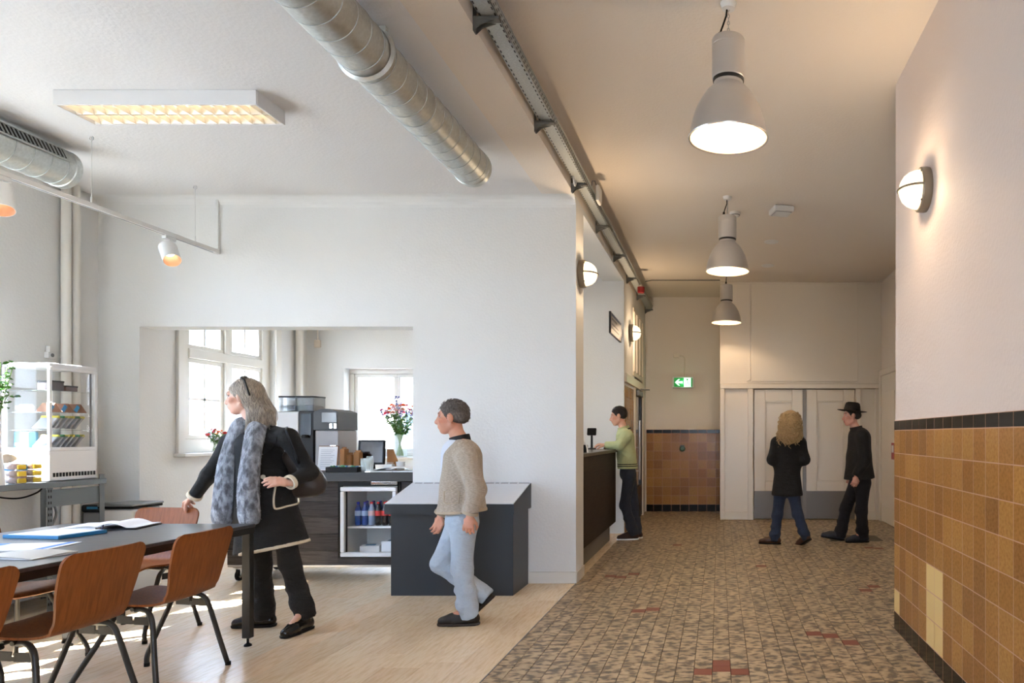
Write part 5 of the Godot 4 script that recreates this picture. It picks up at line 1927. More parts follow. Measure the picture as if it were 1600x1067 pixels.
	b.span(Vector3(-0.145, 0, -0.06), Vector3(-0.135, 0.045, 0.06), 0.002)
	b.span(Vector3(0.12, 0, -0.06), Vector3(0.13, 0.045, 0.06), 0.002)
	b.span(Vector3(-0.135, 0, -0.06), Vector3(0.12, 0.006, 0.06))
	obj("box", b.mesh(), mats["black_plastic"], t)
	var r2 := RandomNumberGenerator.new()
	r2.seed = 3
	var sc := [Color(0.25, 0.48, 0.30), Color(0.25, 0.45, 0.60), Color(0.70, 0.72, 0.70), Color(0.30, 0.55, 0.45)]
	for i in 22:
		var s := thing("wrapped_sweet", "small shiny wrapped sweet heaped in the black tray on the bar", "sweet", Vector3(-3.40 + (i % 11) * 0.0225, y + 0.042 + r2.randf() * 0.006, -6.37 + (i / 11) * 0.05), r2.randf() * 180.0, "sweets in the black tray")
		b = MB.new()
		b.ball(Vector3.ZERO, Vector3(0.016, 0.011, 0.011), 8)
		for e in [-1, 1]: b.lathe([Vector2(0.002, 0), Vector2(0.010, 0.010), Vector2(0.0, 0.008)], 6, Transform3D(Basis(Vector3(0, 0, 1), -e * PI / 2), Vector3(e * 0.013, 0, 0)))
		obj("wrapper", b.mesh(), mat("sweet_%d" % (i % 4), sc[i % 4], 0.2), s)
	# drinking glasses
	var gl := [Vector3(-3.118, y, -6.33), Vector3(-3.085, y, -6.37), Vector3(-3.075, y, -6.31)]
	for i in 3:
		t = thing("drinking_glass", ["stack of clear tumblers, left one beside the sweets tray", "taller stack of clear tumblers behind the other two", "clear tumbler stack nearest the open book on the bar"][i], "glass", gl[i], 0.0, "stacked tumblers on the bar")
		for j in [3, 4, 3][i]:
			b = MB.new()
			b.lathe([Vector2(0.0, 0.004), Vector2(0.022, 0.004), Vector2(0.029, 0.085), Vector2(0.030, 0.085), Vector2(0.0235, 0.0), Vector2(0.0, 0.0)], 18, Transform3D(Basis(), Vector3(0, j * 0.017, 0)))
			obj("tumbler", b.mesh(), mats["clear_glass"], t)
	# cup boxes and cups
	t = thing("paper_box", "small white box of stirrers behind the tumblers on the bar", "box", Vector3(-3.02, y, -6.62))
	b = MB.new()
	b.span(Vector3(-0.045, 0, -0.03), Vector3(0.03, 0.055, 0.03), 0.003)
	obj("box", b.mesh(), mats["paper"], t)
	b = MB.new()
	for i in 6: b.cyl(Vector3(-0.03 + i * 0.01, 0.03, 0), Vector3(-0.035 + i * 0.012, 0.075, 0.0), 0.002, 5)
	obj("stirrer", b.mesh(), mats["paper"], t)
	t = thing("coffee_cup", "white cup beside the small box on the bar", "cup", Vector3(-2.925, y, -6.62))
	b = MB.new()
	b.lathe([Vector2(0, 0.004), Vector2(0.028, 0.004), Vector2(0.037, 0.08), Vector2(0.040, 0.08), Vector2(0.031, 0.0), Vector2(0, 0)], 20)
	obj("cup", b.mesh(), mats["white_lacquer"], t)
	b = MB.new()
	b.tube([Vector3(0.036, 0.065, 0), Vector3(0.06, 0.06, 0), Vector3(0.06, 0.03, 0), Vector3(0.032, 0.02, 0)], 0.004, 8)
	obj("handle", b.mesh(), mats["white_lacquer"], t)
	# open book
	t = thing("guest_book", "large open book with white pages lying on the bar's right end", "book", Vector3(-2.855, y, -6.42), 3.0)
	for s in [-1, 1]:
		var grid := []
		for i in 13:
			var u := i / 12.0
			var row := []
			for j in 3: row.append(Vector3(s * u * 0.185, 0.010 + 0.030 * sin(PI * pow(minf(u * 0.9 + 0.08, 1.0), 0.6)), (j - 1) * 0.13))
			grid.append(row)
		obj("page", MB.new().sheet(grid, 0.004).mesh(), mats["paper"], t)
		b = MB.new()
		b.span(Vector3(s * 0.003, 0, -0.135), Vector3(s * 0.19, 0.010, 0.135), 0.002)
		obj("page_block", b.mesh(), mats["paper"], t)
	# flowers
	bouquet(Vector3(-4.10, 1.0, -9.26), 0.29, 0.48, 60, "tall glass vase of pink, orange and lilac garden flowers before the back window", 71)
	bouquet(Vector3(-5.22, 1.10, -7.46), 0.11, 0.17, 16, "small glass of red and orange snapdragons on the side window sill", 19)
	# wall fittings in the bar room
	t = thing("heating_pipe", "white vertical pipe in the corner of the bar room", "pipe", Vector3(XW + 0.06, 0, -9.12))
	b = MB.new()
	b.cyl(Vector3(0, 0, 0), Vector3(0, YL, 0), 0.045, 16)
	obj("pipe", b.mesh(), mats["white_trim"], t)
	b = MB.new()
	for yy in [0.4, 1.6, 2.9]: b.span(Vector3(-0.06, yy, -0.02), Vector3(0.048, yy + 0.03, 0.048), 0.003)
	obj("pipe_clip", b.mesh(), mats["white_trim"], t)
	t = thing("thermostat", "small white box fitting on the back wall between the two windows", "thermostat", Vector3(-5.22, 2.47, -DB + 0.02))
	b = MB.new()
	b.box(Vector3.ZERO, Vector3(0.08, 0.10, 0.04), 0.008)
	obj("case", b.mesh(), mats["cream_paint"], t)
	b = MB.new()
	b.cyl(Vector3(0, 0.05, 0), Vector3(0, 0.6, -0.01), 0.008, 8)
	obj("conduit", b.mesh(), mats["cream_paint"], t)

func bouquet(at: Vector3, vase_h: float, spread_h: float, count: int, label: String, sd: int) -> void:
	var t := thing("flower_vase", label, "vase of flowers", at)
	var r2 := RandomNumberGenerator.new()
	r2.seed = sd
	var k := vase_h / 0.22
	var b := MB.new()
	var pr := [Vector2(0, 0.006), Vector2(0.062, 0.006), Vector2(0.066, 0.03), Vector2(0.055, 0.12), Vector2(0.064, 0.22), Vector2(0.067, 0.22), Vector2(0.059, 0.12), Vector2(0.070, 0.02), Vector2(0.066, 0.0), Vector2(0, 0)]
	for i in pr.size(): pr[i] = pr[i] * k
	b.lathe(pr, 24, Transform3D(), 60.0)
	obj("glass_vase", b.mesh(), mats["clear_glass"], t)
	var cols := [Color(0.85, 0.10, 0.32), Color(0.88, 0.32, 0.04), Color(0.42, 0.33, 0.55), Color(0.20, 0.22, 0.50), Color(0.80, 0.48, 0.40), Color(0.80, 0.62, 0.66)] if sd == 71 else [Color(0.75, 0.07, 0.10), Color(0.88, 0.35, 0.10), Color(0.90, 0.45, 0.22), Color(0.80, 0.14, 0.14)]
	var stems := MB.new()
	var leaves := MB.new()
	var blooms := []
	for i in cols.size(): blooms.append(MB.new())
	for i in count:
		var a := r2.randf() * TAU
		var out := sqrt(r2.randf())
		var tip := Vector3(cos(a) * out * spread_h * 0.52, vase_h + spread_h * (0.35 + 0.55 * (1.0 - out * 0.7) + r2.randf_range(-0.08, 0.12)), sin(a) * out * spread_h * 0.40)
		if sd == 71 and tip.z < -0.07: tip.z = -0.07
		if sd == 19: tip = Vector3(cos(a) * out * 0.06, tip.y * 0.95, sin(a) * out * 0.16 - 0.04)
		var foot := Vector3(-cos(a) * 0.035 * k, 0.02, -sin(a) * 0.035 * k)
		stems.tube(smooth_path([foot, Vector3(cos(a) * 0.03 * k, vase_h, sin(a) * 0.03 * k), tip], 3), 0.0028, 5)
		for j in 5:
			var p := Vector3(cos(a) * 0.03 * k, vase_h, sin(a) * 0.03 * k).lerp(tip, r2.randf_range(-0.1, 0.85))
			var bas := Basis.from_euler(Vector3(r2.randf_range(-0.9, 0.9), r2.randf() * TAU, r2.randf_range(-0.6, 0.6)))
			var s := r2.randf_range(0.018, 0.036) * (0.65 if sd == 19 else 1.0)
			leaves.sheet([[p, p], [p + bas * Vector3(s * 0.7, 0.004, -s * 0.45), p + bas * Vector3(s * 0.7, 0.004, s * 0.45)], [p + bas * Vector3(s * 1.5, 0.006, -s * 0.35), p + bas * Vector3(s * 1.5, 0.006, s * 0.35)], [p + bas * Vector3(s * 2.1, -0.004, -0.001), p + bas * Vector3(s * 2.1, -0.004, 0.001)]], 0.0012)
		var ci := r2.randi() % cols.size()
		var fb: MB = blooms[ci]
		var size := r2.randf_range(0.014, 0.030) * (0.75 if sd == 19 else 1.0)
		if sd == 71 and ci in [2, 3]:
			for j in 9: fb.ball(tip + Vector3(r2.randfn(0, 0.012), r2.randf_range(-0.05, 0.06), r2.randfn(0, 0.012)), Vector3.ONE * r2.randf_range(0.006, 0.011), 6)
		else:
			var up := (tip - foot).normalized()
			var bas := Basis(Quaternion(Vector3.UP, up))
			for ring in 3:
				for j in 8:
					var aa := TAU * (j + ring * 0.5) / 8.0
					var e := Vector3(cos(aa), 0, sin(aa))
					var lift := 0.3 + ring * 0.45
					var c0 := tip + bas * (e * size * (0.9 - ring * 0.25) + Vector3.UP * size * lift * 0.6)
					fb.ball(c0, Vector3(size * 0.42, size * 0.14, size * 0.30), 6, bas * Basis(Vector3.UP, -aa) * Basis(Vector3(0, 0, 1), lift * 0.6))
			fb.ball(tip + bas * Vector3(0, size * 0.4, 0), Vector3.ONE * size * 0.35, 6)
	obj("stems", stems.mesh(), mats["stem"], t)
	obj("leaves", leaves.mesh(), mats["leaf"], t).set_meta("kind", "stuff")
	for i in cols.size():
		if blooms[i].v.size() == 0: continue
		var m := mat("petal_%d_%d" % [sd, i], cols[i], 0.6)
		m.backlight_enabled = true
		m.backlight = cols[i] * 0.5
		obj("blossoms", blooms[i].mesh(), m, t)

func build_display() -> void:
	# steel rack along the outer wall
	var t := thing("steel_rack", "grey perforated steel rack along the outer wall under the display case", "rack", Vector3.ZERO)
	var b := MB.new()
	var xf := -4.83
	var xb := -5.33
	b.span(Vector3(xb, 0.925, -5.68), Vector3(xf, 0.94, -2.9), 0.002)
	obj("shelf_top", b.mesh(), mats["rack_steel"], t)
	b = MB.new()
	b.span(Vector3(xf - 0.006, 0.90, -5.68), Vector3(xf + 0.004, 0.942, -2.9), 0.003)
	obj("front_rail", b.mesh(), mats["rack_steel"], t)
	for q in [Vector3(xf, 0, -5.66), Vector3(xf, 0, -5.22), Vector3(xb + 0.04, 0, -5.66), Vector3(xf, 0, -2.95), Vector3(xb + 0.04, 0, -2.95)]:
		b = MB.new()
		b.span(q + Vector3(-0.04, 0, -0.003), q + Vector3(0, 0.975 if q.z < -5.5 else 0.90, 0.0))
		b.span(q + Vector3(-0.003, 0, 0.0), q + Vector3(0, 0.975 if q.z < -5.5 else 0.90, 0.042))
		var post := obj("post", b.mesh(), mats["rack_steel"], t)
		if q.z > -5.5 and q.z < -5.0:
			b = MB.new()
			for i in 20:
				for s in [0.012, 0.03]: b.box(q + Vector3(0.0006, 0.06 + i * 0.043, s), Vector3(0.001, 0.02, 0.008))
			obj("perforations", b.mesh(), mats["black_plastic"], post).set_meta("kind", "stuff")
	b = MB.new()
	b.span(Vector3(xf - 0.012, 0.76, -5.65), Vector3(xf - 0.006, 0.885, -5.18), 0.002)
	obj("side_panel", b.mesh(), mats["rack_steel"], t)
	b = MB.new()
	b.span(Vector3(xb, 0.20, -5.66), Vector3(xf, 0.215, -2.95), 0.002)
	obj("shelf_bottom", b.mesh(), mats["rack_steel"], t)
	# glazed counter display
	var x0 := -5.20
	var x1 := -4.85
	var z0 := -5.62
	var z1 := -5.22
	t = thing("display_case", "white refrigerated display case with glass sides standing on the steel rack", "display case", Vector3.ZERO)
	var w: Material = mats["white_lacquer"]
	b = MB.new()
	b.span(Vector3(x0, 0.945, z0), Vector3(x1, 1.175, z1), 0.008)
	obj("base", b.mesh(), w, t)
	b = MB.new()
	b.span(Vector3(x0, 1.775, z0), Vector3(x1, 1.808, z1), 0.008)
	obj("top", b.mesh(), w, t)
	b = MB.new()
	for q in [[x0, z0], [x1 - 0.022, z0], [x0, z1 - 0.022], [x1 - 0.022, z1 - 0.022]]: b.span(Vector3(q[0], 1.175, q[1]), Vector3(q[0] + 0.022, 1.775, q[1] + 0.022), 0.004)
	b.span(Vector3(x1 - 0.02, 1.165, z0 + 0.022), Vector3(x1 + 0.006, 1.192, z1 + 0.004), 0.004)
	b.span(Vector3(x1 - 0.02, 1.755, z0 + 0.022), Vector3(x1 + 0.006, 1.78, z1 + 0.004), 0.004)
	b.span(Vector3(x0, 1.165, z1 - 0.02), Vector3(x1, 1.19, z1 + 0.004), 0.004)
	b.span(Vector3(x0, 1.165, z0), Vector3(x1, 1.19, z0 + 0.02), 0.004)
	b.span(Vector3(x0, 1.165, z0), Vector3(x0 + 0.02, 1.19, z1), 0.004)
	obj("frame", b.mesh(), w, t)
	for q in [[Vector3(x0 + 0.022, 1.19, z1 - 0.010), Vector3(x1 - 0.022, 1.775, z1 - 0.006)], [Vector3(x0 + 0.022, 1.19, z0 + 0.006), Vector3(x1 - 0.022, 1.775, z0 + 0.010)], [Vector3(x1 - 0.010, 1.19, z0 + 0.022), Vector3(x1 - 0.006, 1.755, z1 - 0.022)], [Vector3(x0 + 0.006, 1.19, z0 + 0.022), Vector3(x0 + 0.010, 1.775, z1 - 0.022)]]:
		b = MB.new()
		b.span(q[0], q[1])
		obj("pane", b.mesh(), mats["case_glass"], t)
	b = MB.new()
	b.span(Vector3(x1 - 0.012, 1.42, z1 - 0.008), Vector3(x1 + 0.012, 1.52, z1 + 0.014), 0.004)
	obj("door_grip", b.mesh(), w, t)
	b = MB.new()
	for i in 30: b.box(Vector3(x1 - 0.022, 1.21 + i * 0.0185, z0 + 0.034), Vector3(0.004, 0.009, 0.012))
	b.box(Vector3(x1 - 0.024, 1.48, z0 + 0.034), Vector3(0.002, 0.58, 0.016))
	obj("shelf_rack", b.mesh(), mats["grey_plastic"], t)
	b = MB.new()
	for i in 14: b.box(Vector3(x1 + 0.002, 0.99, z0 + 0.03 + i * 0.026), Vector3(0.004, 0.03, 0.016))
	obj("vent", b.mesh(), mats["dark_grey_plastic"], t)
	var sh := [1.315, 1.445, 1.605]
	for y in sh:
		b = MB.new()
		b.span(Vector3(x0 + 0.025, y, z0 + 0.03), Vector3(x1 - 0.028, y + 0.005, z1 - 0.03))
		obj("shelf", b.mesh(), mat("shelf_glass", Color(0.80, 0.90, 0.90, 0.15), 0.05), t)
	mats["shelf_glass"].transparency = BaseMaterial3D.TRANSPARENCY_ALPHA
	# goods in the case
	for i in 3:
		var s := thing("sandwich_pack", "triangular sandwich pack on the case's middle shelf, " + ["nearest the front corner", "second from the front corner", "third from the front corner"][i], "sandwich", Vector3(x1 - 0.10, 1.451, z1 - 0.10 - i * 0.105), 0.0, "sandwich packs in the display case")
		b = MB.new()
		b.prism(PackedVector2Array([Vector2(-0.055, 0), Vector2(0.055, 0), Vector2(0.0, 0.068)]), 0.10, Transform3D(Basis(Vector3(0, 0, 1), Vector3.UP, Vector3(-1, 0, 0)), Vector3(0.05, 0, 0)))
		obj("bread", b.mesh(), mat("bread_brown", Color(0.50, 0.34, 0.24), 0.7), s)
		b = MB.new()
		b.box(Vector3(0.051, 0.03, 0.035), Vector3(0.004, 0.05, 0.03), 0.001, Basis(Vector3.RIGHT, -0.6))
		obj("label", b.mesh(), mats["blue_card"], s)
	for i in 2:
		var s := thing("cake_box", ["dark cake carton on the top shelf of the display case", "smaller brown carton beside the dark one on the top shelf"][i], "carton", Vector3(x1 - 0.09, 1.611, z1 - 0.11 - i * 0.115))
		b = MB.new()
		b.span(Vector3(-0.06, 0, -0.05), Vector3(0.05, 0.065 - i * 0.03, 0.05), 0.004)
		obj("box", b.mesh(), mat("cake_box_%d" % i, [Color(0.27, 0.24, 0.25), Color(0.36, 0.27, 0.24)][i], 0.5), s)
		b = MB.new()
		b.span(Vector3(-0.062, 0.06 - i * 0.03, -0.052), Vector3(0.052, 0.072 - i * 0.03, 0.052), 0.003)
		obj("lid", b.mesh(), mats["dark_grey_plastic"], s)
	var pc := [Color(0.75, 0.70, 0.28), Color(0.20, 0.45, 0.28), Color(0.78, 0.74, 0.4)]
	for row in 2:
		for i in 6:
			var s := thing("snack_pouch", "clear slanting snack pouch on the display case's %s shelf, %s from the corner" % [["lowest", "third"][row], ["first", "second", "third", "fourth", "fifth", "sixth"][i]], "pouch", Vector3(x1 - 0.10, [1.181, 1.321][row], z1 - 0.075 - i * 0.042), 0.0, "snack pouches in the display case")
			b = MB.new()
			b.box(Vector3(0, 0.05, 0), Vector3(0.13, 0.115, 0.016), 0.006, Basis(Vector3.RIGHT, -0.75))
			obj("pouch", b.mesh(), mat("pouch_grey", Color(0.60, 0.60, 0.61), 0.3), s)
			b = MB.new()
			b.box(Vector3(0, 0.093, -0.036), Vector3(0.132, 0.022, 0.018), 0.004, Basis(Vector3.RIGHT, -0.75))
			obj("label", b.mesh(), mat("pouch_label_%d" % (i % 3), pc[i % 3], 0.5), s)
	for i in 2:
		var s := thing("boxed_drink", ["pale blue carton low in the left of the display case", "white wrapped roll on the second shelf of the display case"][i], "carton", Vector3(x0 + 0.09, [1.181, 1.451][i], z1 - 0.09))
		b = MB.new()
		b.span(Vector3(-0.055, 0, -0.04), Vector3(0.06, [0.125, 0.06][i], 0.04), 0.006 + i * 0.02)
		obj("box", b.mesh(), mat("case_blue", Color(0.25, 0.52, 0.68), 0.5) if i == 0 else mats["paper"], s)
		b = MB.new()
		b.span(Vector3(-0.04, 0.02, 0.04), Vector3(0.045, 0.045, 0.042))
		obj("label", b.mesh(), mats["paper"], s)
	# goods on the rack top
	for i in 3:
		var s := thing("biscuit_tube", "clear biscuit tube with a blue label on the rack, " + ["leftmost of three", "middle of three", "rightmost of three"][i], "biscuits", Vector3([-5.09, -4.985, -4.925][i], 0.94, [-5.00, -5.06, -5.09][i]), 0.0, "biscuit tubes on the rack")
		for j in 9:
			b = MB.new()
			b.lathe([Vector2(0, 0), Vector2(0.025, 0.0), Vector2(0.027, 0.004), Vector2(0.025, 0.0085), Vector2(0, 0.009)], 14, Transform3D(Basis(), Vector3(0, 0.004 + j * 0.0095, 0)))
			obj("biscuit", b.mesh(), mat("biscuit_%d" % (j % 2), [Color(0.66, 0.43, 0.25), Color(0.74, 0.53, 0.33)][j % 2], 0.8), s)
		b = MB.new()
		b.lathe([Vector2(0.029, 0), Vector2(0.029, 0.13), Vector2(0.02, 0.14)], 16)
		obj("wrapper", b.mesh(), mats["cling_film"], s)
		b = MB.new()
		b.lathe([Vector2(0.0293, 0.092), Vector2(0.0298, 0.093), Vector2(0.0298, 0.135), Vector2(0.0293, 0.136)], 16)
		obj("label_band", b.mesh(), mat("label_cyan", Color(0.10, 0.48, 0.72), 0.4), s)
	for i in 3:
		for k in 2:
			var s := thing("roll_bag", "clear bag of brown rolls with a yellow label on the rack, %s row, %s" % [["bottom", "middle", "top"][i], ["in front", "behind"][k]], "bread bag", Vector3(-4.92 + k * -0.02, 0.943 + i * 0.048, -5.155 + k * -0.10 + 0.13 * (1 - k) * 0.0), 0.0, "bagged rolls on the rack")
			s.position = Vector3(-4.895 - k * 0.0, 0.943 + i * 0.048, -5.13 + k * 0.115)
			for j in 3:
				b = MB.new()
				b.ball(Vector3(-0.05 + j * 0.028, 0.022, 0), Vector3(0.02, 0.022, 0.034), 10)
				obj("roll", b.mesh(), mat("roll_brown", Color(0.52, 0.36, 0.24), 0.8), s)
			b = MB.new()
			b.ball(Vector3(-0.018, 0.023, 0), Vector3(0.066, 0.0235, 0.044), 14)
			obj("bag", b.mesh(), mats["cling_film"], s)
			b = MB.new()
			b.box(Vector3(0.04, 0.02, 0.0), Vector3(0.018, 0.034, 0.06), 0.006)
			obj("label", b.mesh(), mat("label_yellow", Color(0.78, 0.66, 0.12), 0.5), s)
	for i in 2:
		var s := thing("bread_loaf", ["pale loaf in a clear bag on top of the biscuit tubes", "bagged white loaf leaning at the display case base"][i], "bread", [Vector3(-5.03, 1.082, -5.04), Vector3(-5.10, 0.943, -5.14)][i], 8.0)
		b = MB.new()
		b.ball(Vector3(0, 0.035, 0), Vector3(0.10, 0.036, 0.05), 14)
		obj("loaf", b.mesh(), mat("loaf_pale", Color(0.80, 0.70, 0.55), 0.8), s)
		b = MB.new()
		b.ball(Vector3(0, 0.036, 0), Vector3(0.108, 0.038, 0.055), 14)
		obj("bag", b.mesh(), mats["cling_film"], s)
	# leafy plant at the picture's left edge
	t = thing("potted_plant", "leafy green plant in a slim vase at the left picture edge by the display case", "plant", Vector3(-4.885, 0.94, -4.86))
	b = MB.new()
	b.lathe([Vector2(0, 0), Vector2(0.05, 0), Vector2(0.045, 0.1), Vector2(0.028, 0.32), Vector2(0.032, 0.38), Vector2(0.028, 0.38), Vector2(0.02, 0.30), Vector2(0, 0.28)], 18)
	obj("vase", b.mesh(), mats["white_lacquer"], t)
	var st := MB.new()
	var r2 := RandomNumberGenerator.new()
	r2.seed = 8
	var lf := MB.new()
	for i in 24:
		var a := r2.randf() * TAU
		var tip := Vector3(cos(a) * r2.randf_range(0.03, 0.15), r2.randf_range(0.60, 0.85), sin(a) * r2.randf_range(0.02, 0.10))
		st.tube(smooth_path([Vector3(0, 0.30, 0), Vector3(cos(a) * 0.03, 0.5, sin(a) * 0.02), tip], 3), 0.0025, 5)
		for j in 12:
			var p := Vector3(cos(a) * 0.03, 0.5, sin(a) * 0.02).lerp(tip, r2.randf_range(0.2, 1.05)) + Vector3(r2.randfn(0, 0.02), r2.randfn(0, 0.015), r2.randfn(0, 0.02))
			var bas := Basis.from_euler(Vector3(r2.randf_range(-0.9, 0.9), r2.randf() * TAU, r2.randf_range(-0.7, 0.7)))
			var s := r2.randf_range(0.016, 0.026)
			lf.sheet([[p, p], [p + bas * Vector3(s * 0.6, 0.003, -s * 0.5), p + bas * Vector3(s * 0.6, 0.003, s * 0.5)], [p + bas * Vector3(s * 1.2, 0.004, -s * 0.45), p + bas * Vector3(s * 1.2, 0.004, s * 0.45)], [p + bas * Vector3(s * 1.7, -0.003, -0.001), p + bas * Vector3(s * 1.7, -0.003, 0.001)]], 0.001)
	obj("stems", st.mesh(), mats["stem"], t)
	obj("leaves", lf.mesh(), mats["leaf"], t).set_meta("kind", "stuff")
	# pipes in the corner
	for i in 2:
		t = thing("riser_pipe", ["white riser pipe, the left one of the pair in the corner", "white riser pipe, the right one of the pair in the corner"][i], "pipe", Vector3(XW + 0.05, 0, -5.87 - i * 0.085 * 1.0), 0.0, "riser pipes by the outer wall")
		b = MB.new()
		b.cyl(Vector3(0, 0, 0), Vector3(0, YL, 0), 0.034, 18)
		obj("pipe", b.mesh(), mats["white_trim"], t)
		b = MB.new()
		for yy in [1.90]: b.cyl(Vector3(0, yy, 0), Vector3(0, yy + 0.03, 0), 0.038, 18)
		obj("joint_ring", b.mesh(), mats["white_trim"], t)
	t = thing("wall_socket", "small white socket box on the wall left of the riser pipes", "socket", Vector3(XW + 0.02, 1.92, -5.76))
	b = MB.new()
	b.box(Vector3(0, 0, 0), Vector3(0.04, 0.05, 0.07), 0.005)
	b.box(Vector3(0.0, 0.05, 0.01), Vector3(0.03, 0.05, 0.02), 0.004)
	obj("case", b.mesh(), mats["white_plastic"], t)
	b = MB.new()
	b.cyl(Vector3(0.02, 0.0, 0), Vector3(0.022, 0.0, 0), 0.015, 12)
	obj("outlet", b.mesh(), mats["grey_plastic"], t)
	# cables under the rack
	t = thing("power_cable", "pale power cable sagging under the steel rack", "cable", Vector3.ZERO)
	b = MB.new()
	b.tube(smooth_path([Vector3(-5.06, 0.92, -5.45), Vector3(-5.02, 0.80, -5.42), Vector3(-4.95, 0.70, -5.38), Vector3(-4.88, 0.62, -5.27)], 6), 0.008, 8)
	obj("pale_lead", b.mesh(), mats["grey_plastic"], t)
	b = MB.new()
	b.tube(smooth_path([Vector3(-5.19, 0.88, -5.10), Vector3(-5.12, 0.84, -5.12), Vector3(-5.0, 0.83, -5.15), Vector3(-4.90, 0.87, -5.18), Vector3(-4.86, 0.915, -5.18)], 6), 0.006, 8)
	obj("black_lead", b.mesh(), mats["black_plastic"], t)
	# bins under and beside the rack
	t = thing("storage_crate", "dark plastic crate with a blue strip standing on the floor behind the rack", "crate", Vector3(-5.20, 0, -6.10))
	b = MB.new()
	b.span(Vector3(-0.11, 0.0, -0.10), Vector3(0.09, 0.64, 0.10), 0.015)
	obj("body", b.mesh(), mats["grey_plastic"], t)
	b = MB.new()
	b.span(Vector3(-0.115, 0.64, -0.105), Vector3(0.095, 0.70, 0.105), 0.012)
	obj("lid", b.mesh(), mats["dark_grey_plastic"], t)
	b = MB.new()
	b.span(Vector3(-0.06, 0.665, 0.105), Vector3(0.04, 0.685, 0.108))
	obj("strip", b.mesh(), mats["blue_card"], t)
	t = thing("side_cabinet", "low grey cabinet with a rounded top beside the opening", "cabinet", Vector3(-4.80, 0, -6.02))
	b = MB.new()
	b.span(Vector3(-0.25, 0.0, -0.16), Vector3(0.03, 0.68, 0.16), 0.02)
	obj("body", b.mesh(), mats["white_plastic"], t)
	b = MB.new()
	b.span(Vector3(-0.26, 0.70, -0.17), Vector3(0.04, 0.72, 0.17), 0.012)
	obj("top", b.mesh(), mats["grey_plastic"], t)
	b = MB.new()
	b.span(Vector3(-0.255, 0.68, -0.155), Vector3(0.035, 0.70, 0.165), 0.004)
	obj("shadow_gap", b.mesh(), mats["black_plastic"], t)

# ---------------------------------------------------------------- people
# A sketch places joints: where they appear from the viewpoint, and how far in front of or behind the figure's own distance.
class Sketch:
	var root: Vector3
	func _init(px: float, floor_py: float) -> void:
		var d := 1440.0 / (floor_py - 680.0)
		root = Vector3((px - 1123.0) / 1125.0 * d, 0, -d)
	func p(px: float, py: float, z := 0.0) -> Vector3:
		var d := -root.z - z
		return Vector3((px - 1123.0) / 1125.0 * d - root.x, 1.28 - (py - 680.0) / 1125.0 * d, z)

func skin_mat() -> StandardMaterial3D:
	var m := mat("skin", Color.WHITE, 0.5)
	m.vertex_color_use_as_albedo = true
	m.subsurf_scatter_enabled = true
	m.subsurf_scatter_strength = 0.12
	return m

func cloth(key: String, col: Color, rough := 0.85, weave := 0.5, scale := 12.0) -> StandardMaterial3D:
	if mats.has(key): return mats[key]
	if not mats.has("_weave"): mats["_weave"] = bump_tex(77, 0.09, 3, 4.0)
	if not mats.has("_folds"): mats["_folds"] = bump_tex(78, 0.010, 4, 14.0)
	var m := mat(key, col, rough)
	m.rim_enabled = true
	m.rim = 0.1
	if scale > 0.0: tri(bumpy(m, mats["_weave"], weave), Vector3.ONE * scale)
	else: tri(bumpy(m, mats["_folds"], weave), Vector3(1.6, 3.2, 1.6))
	return m

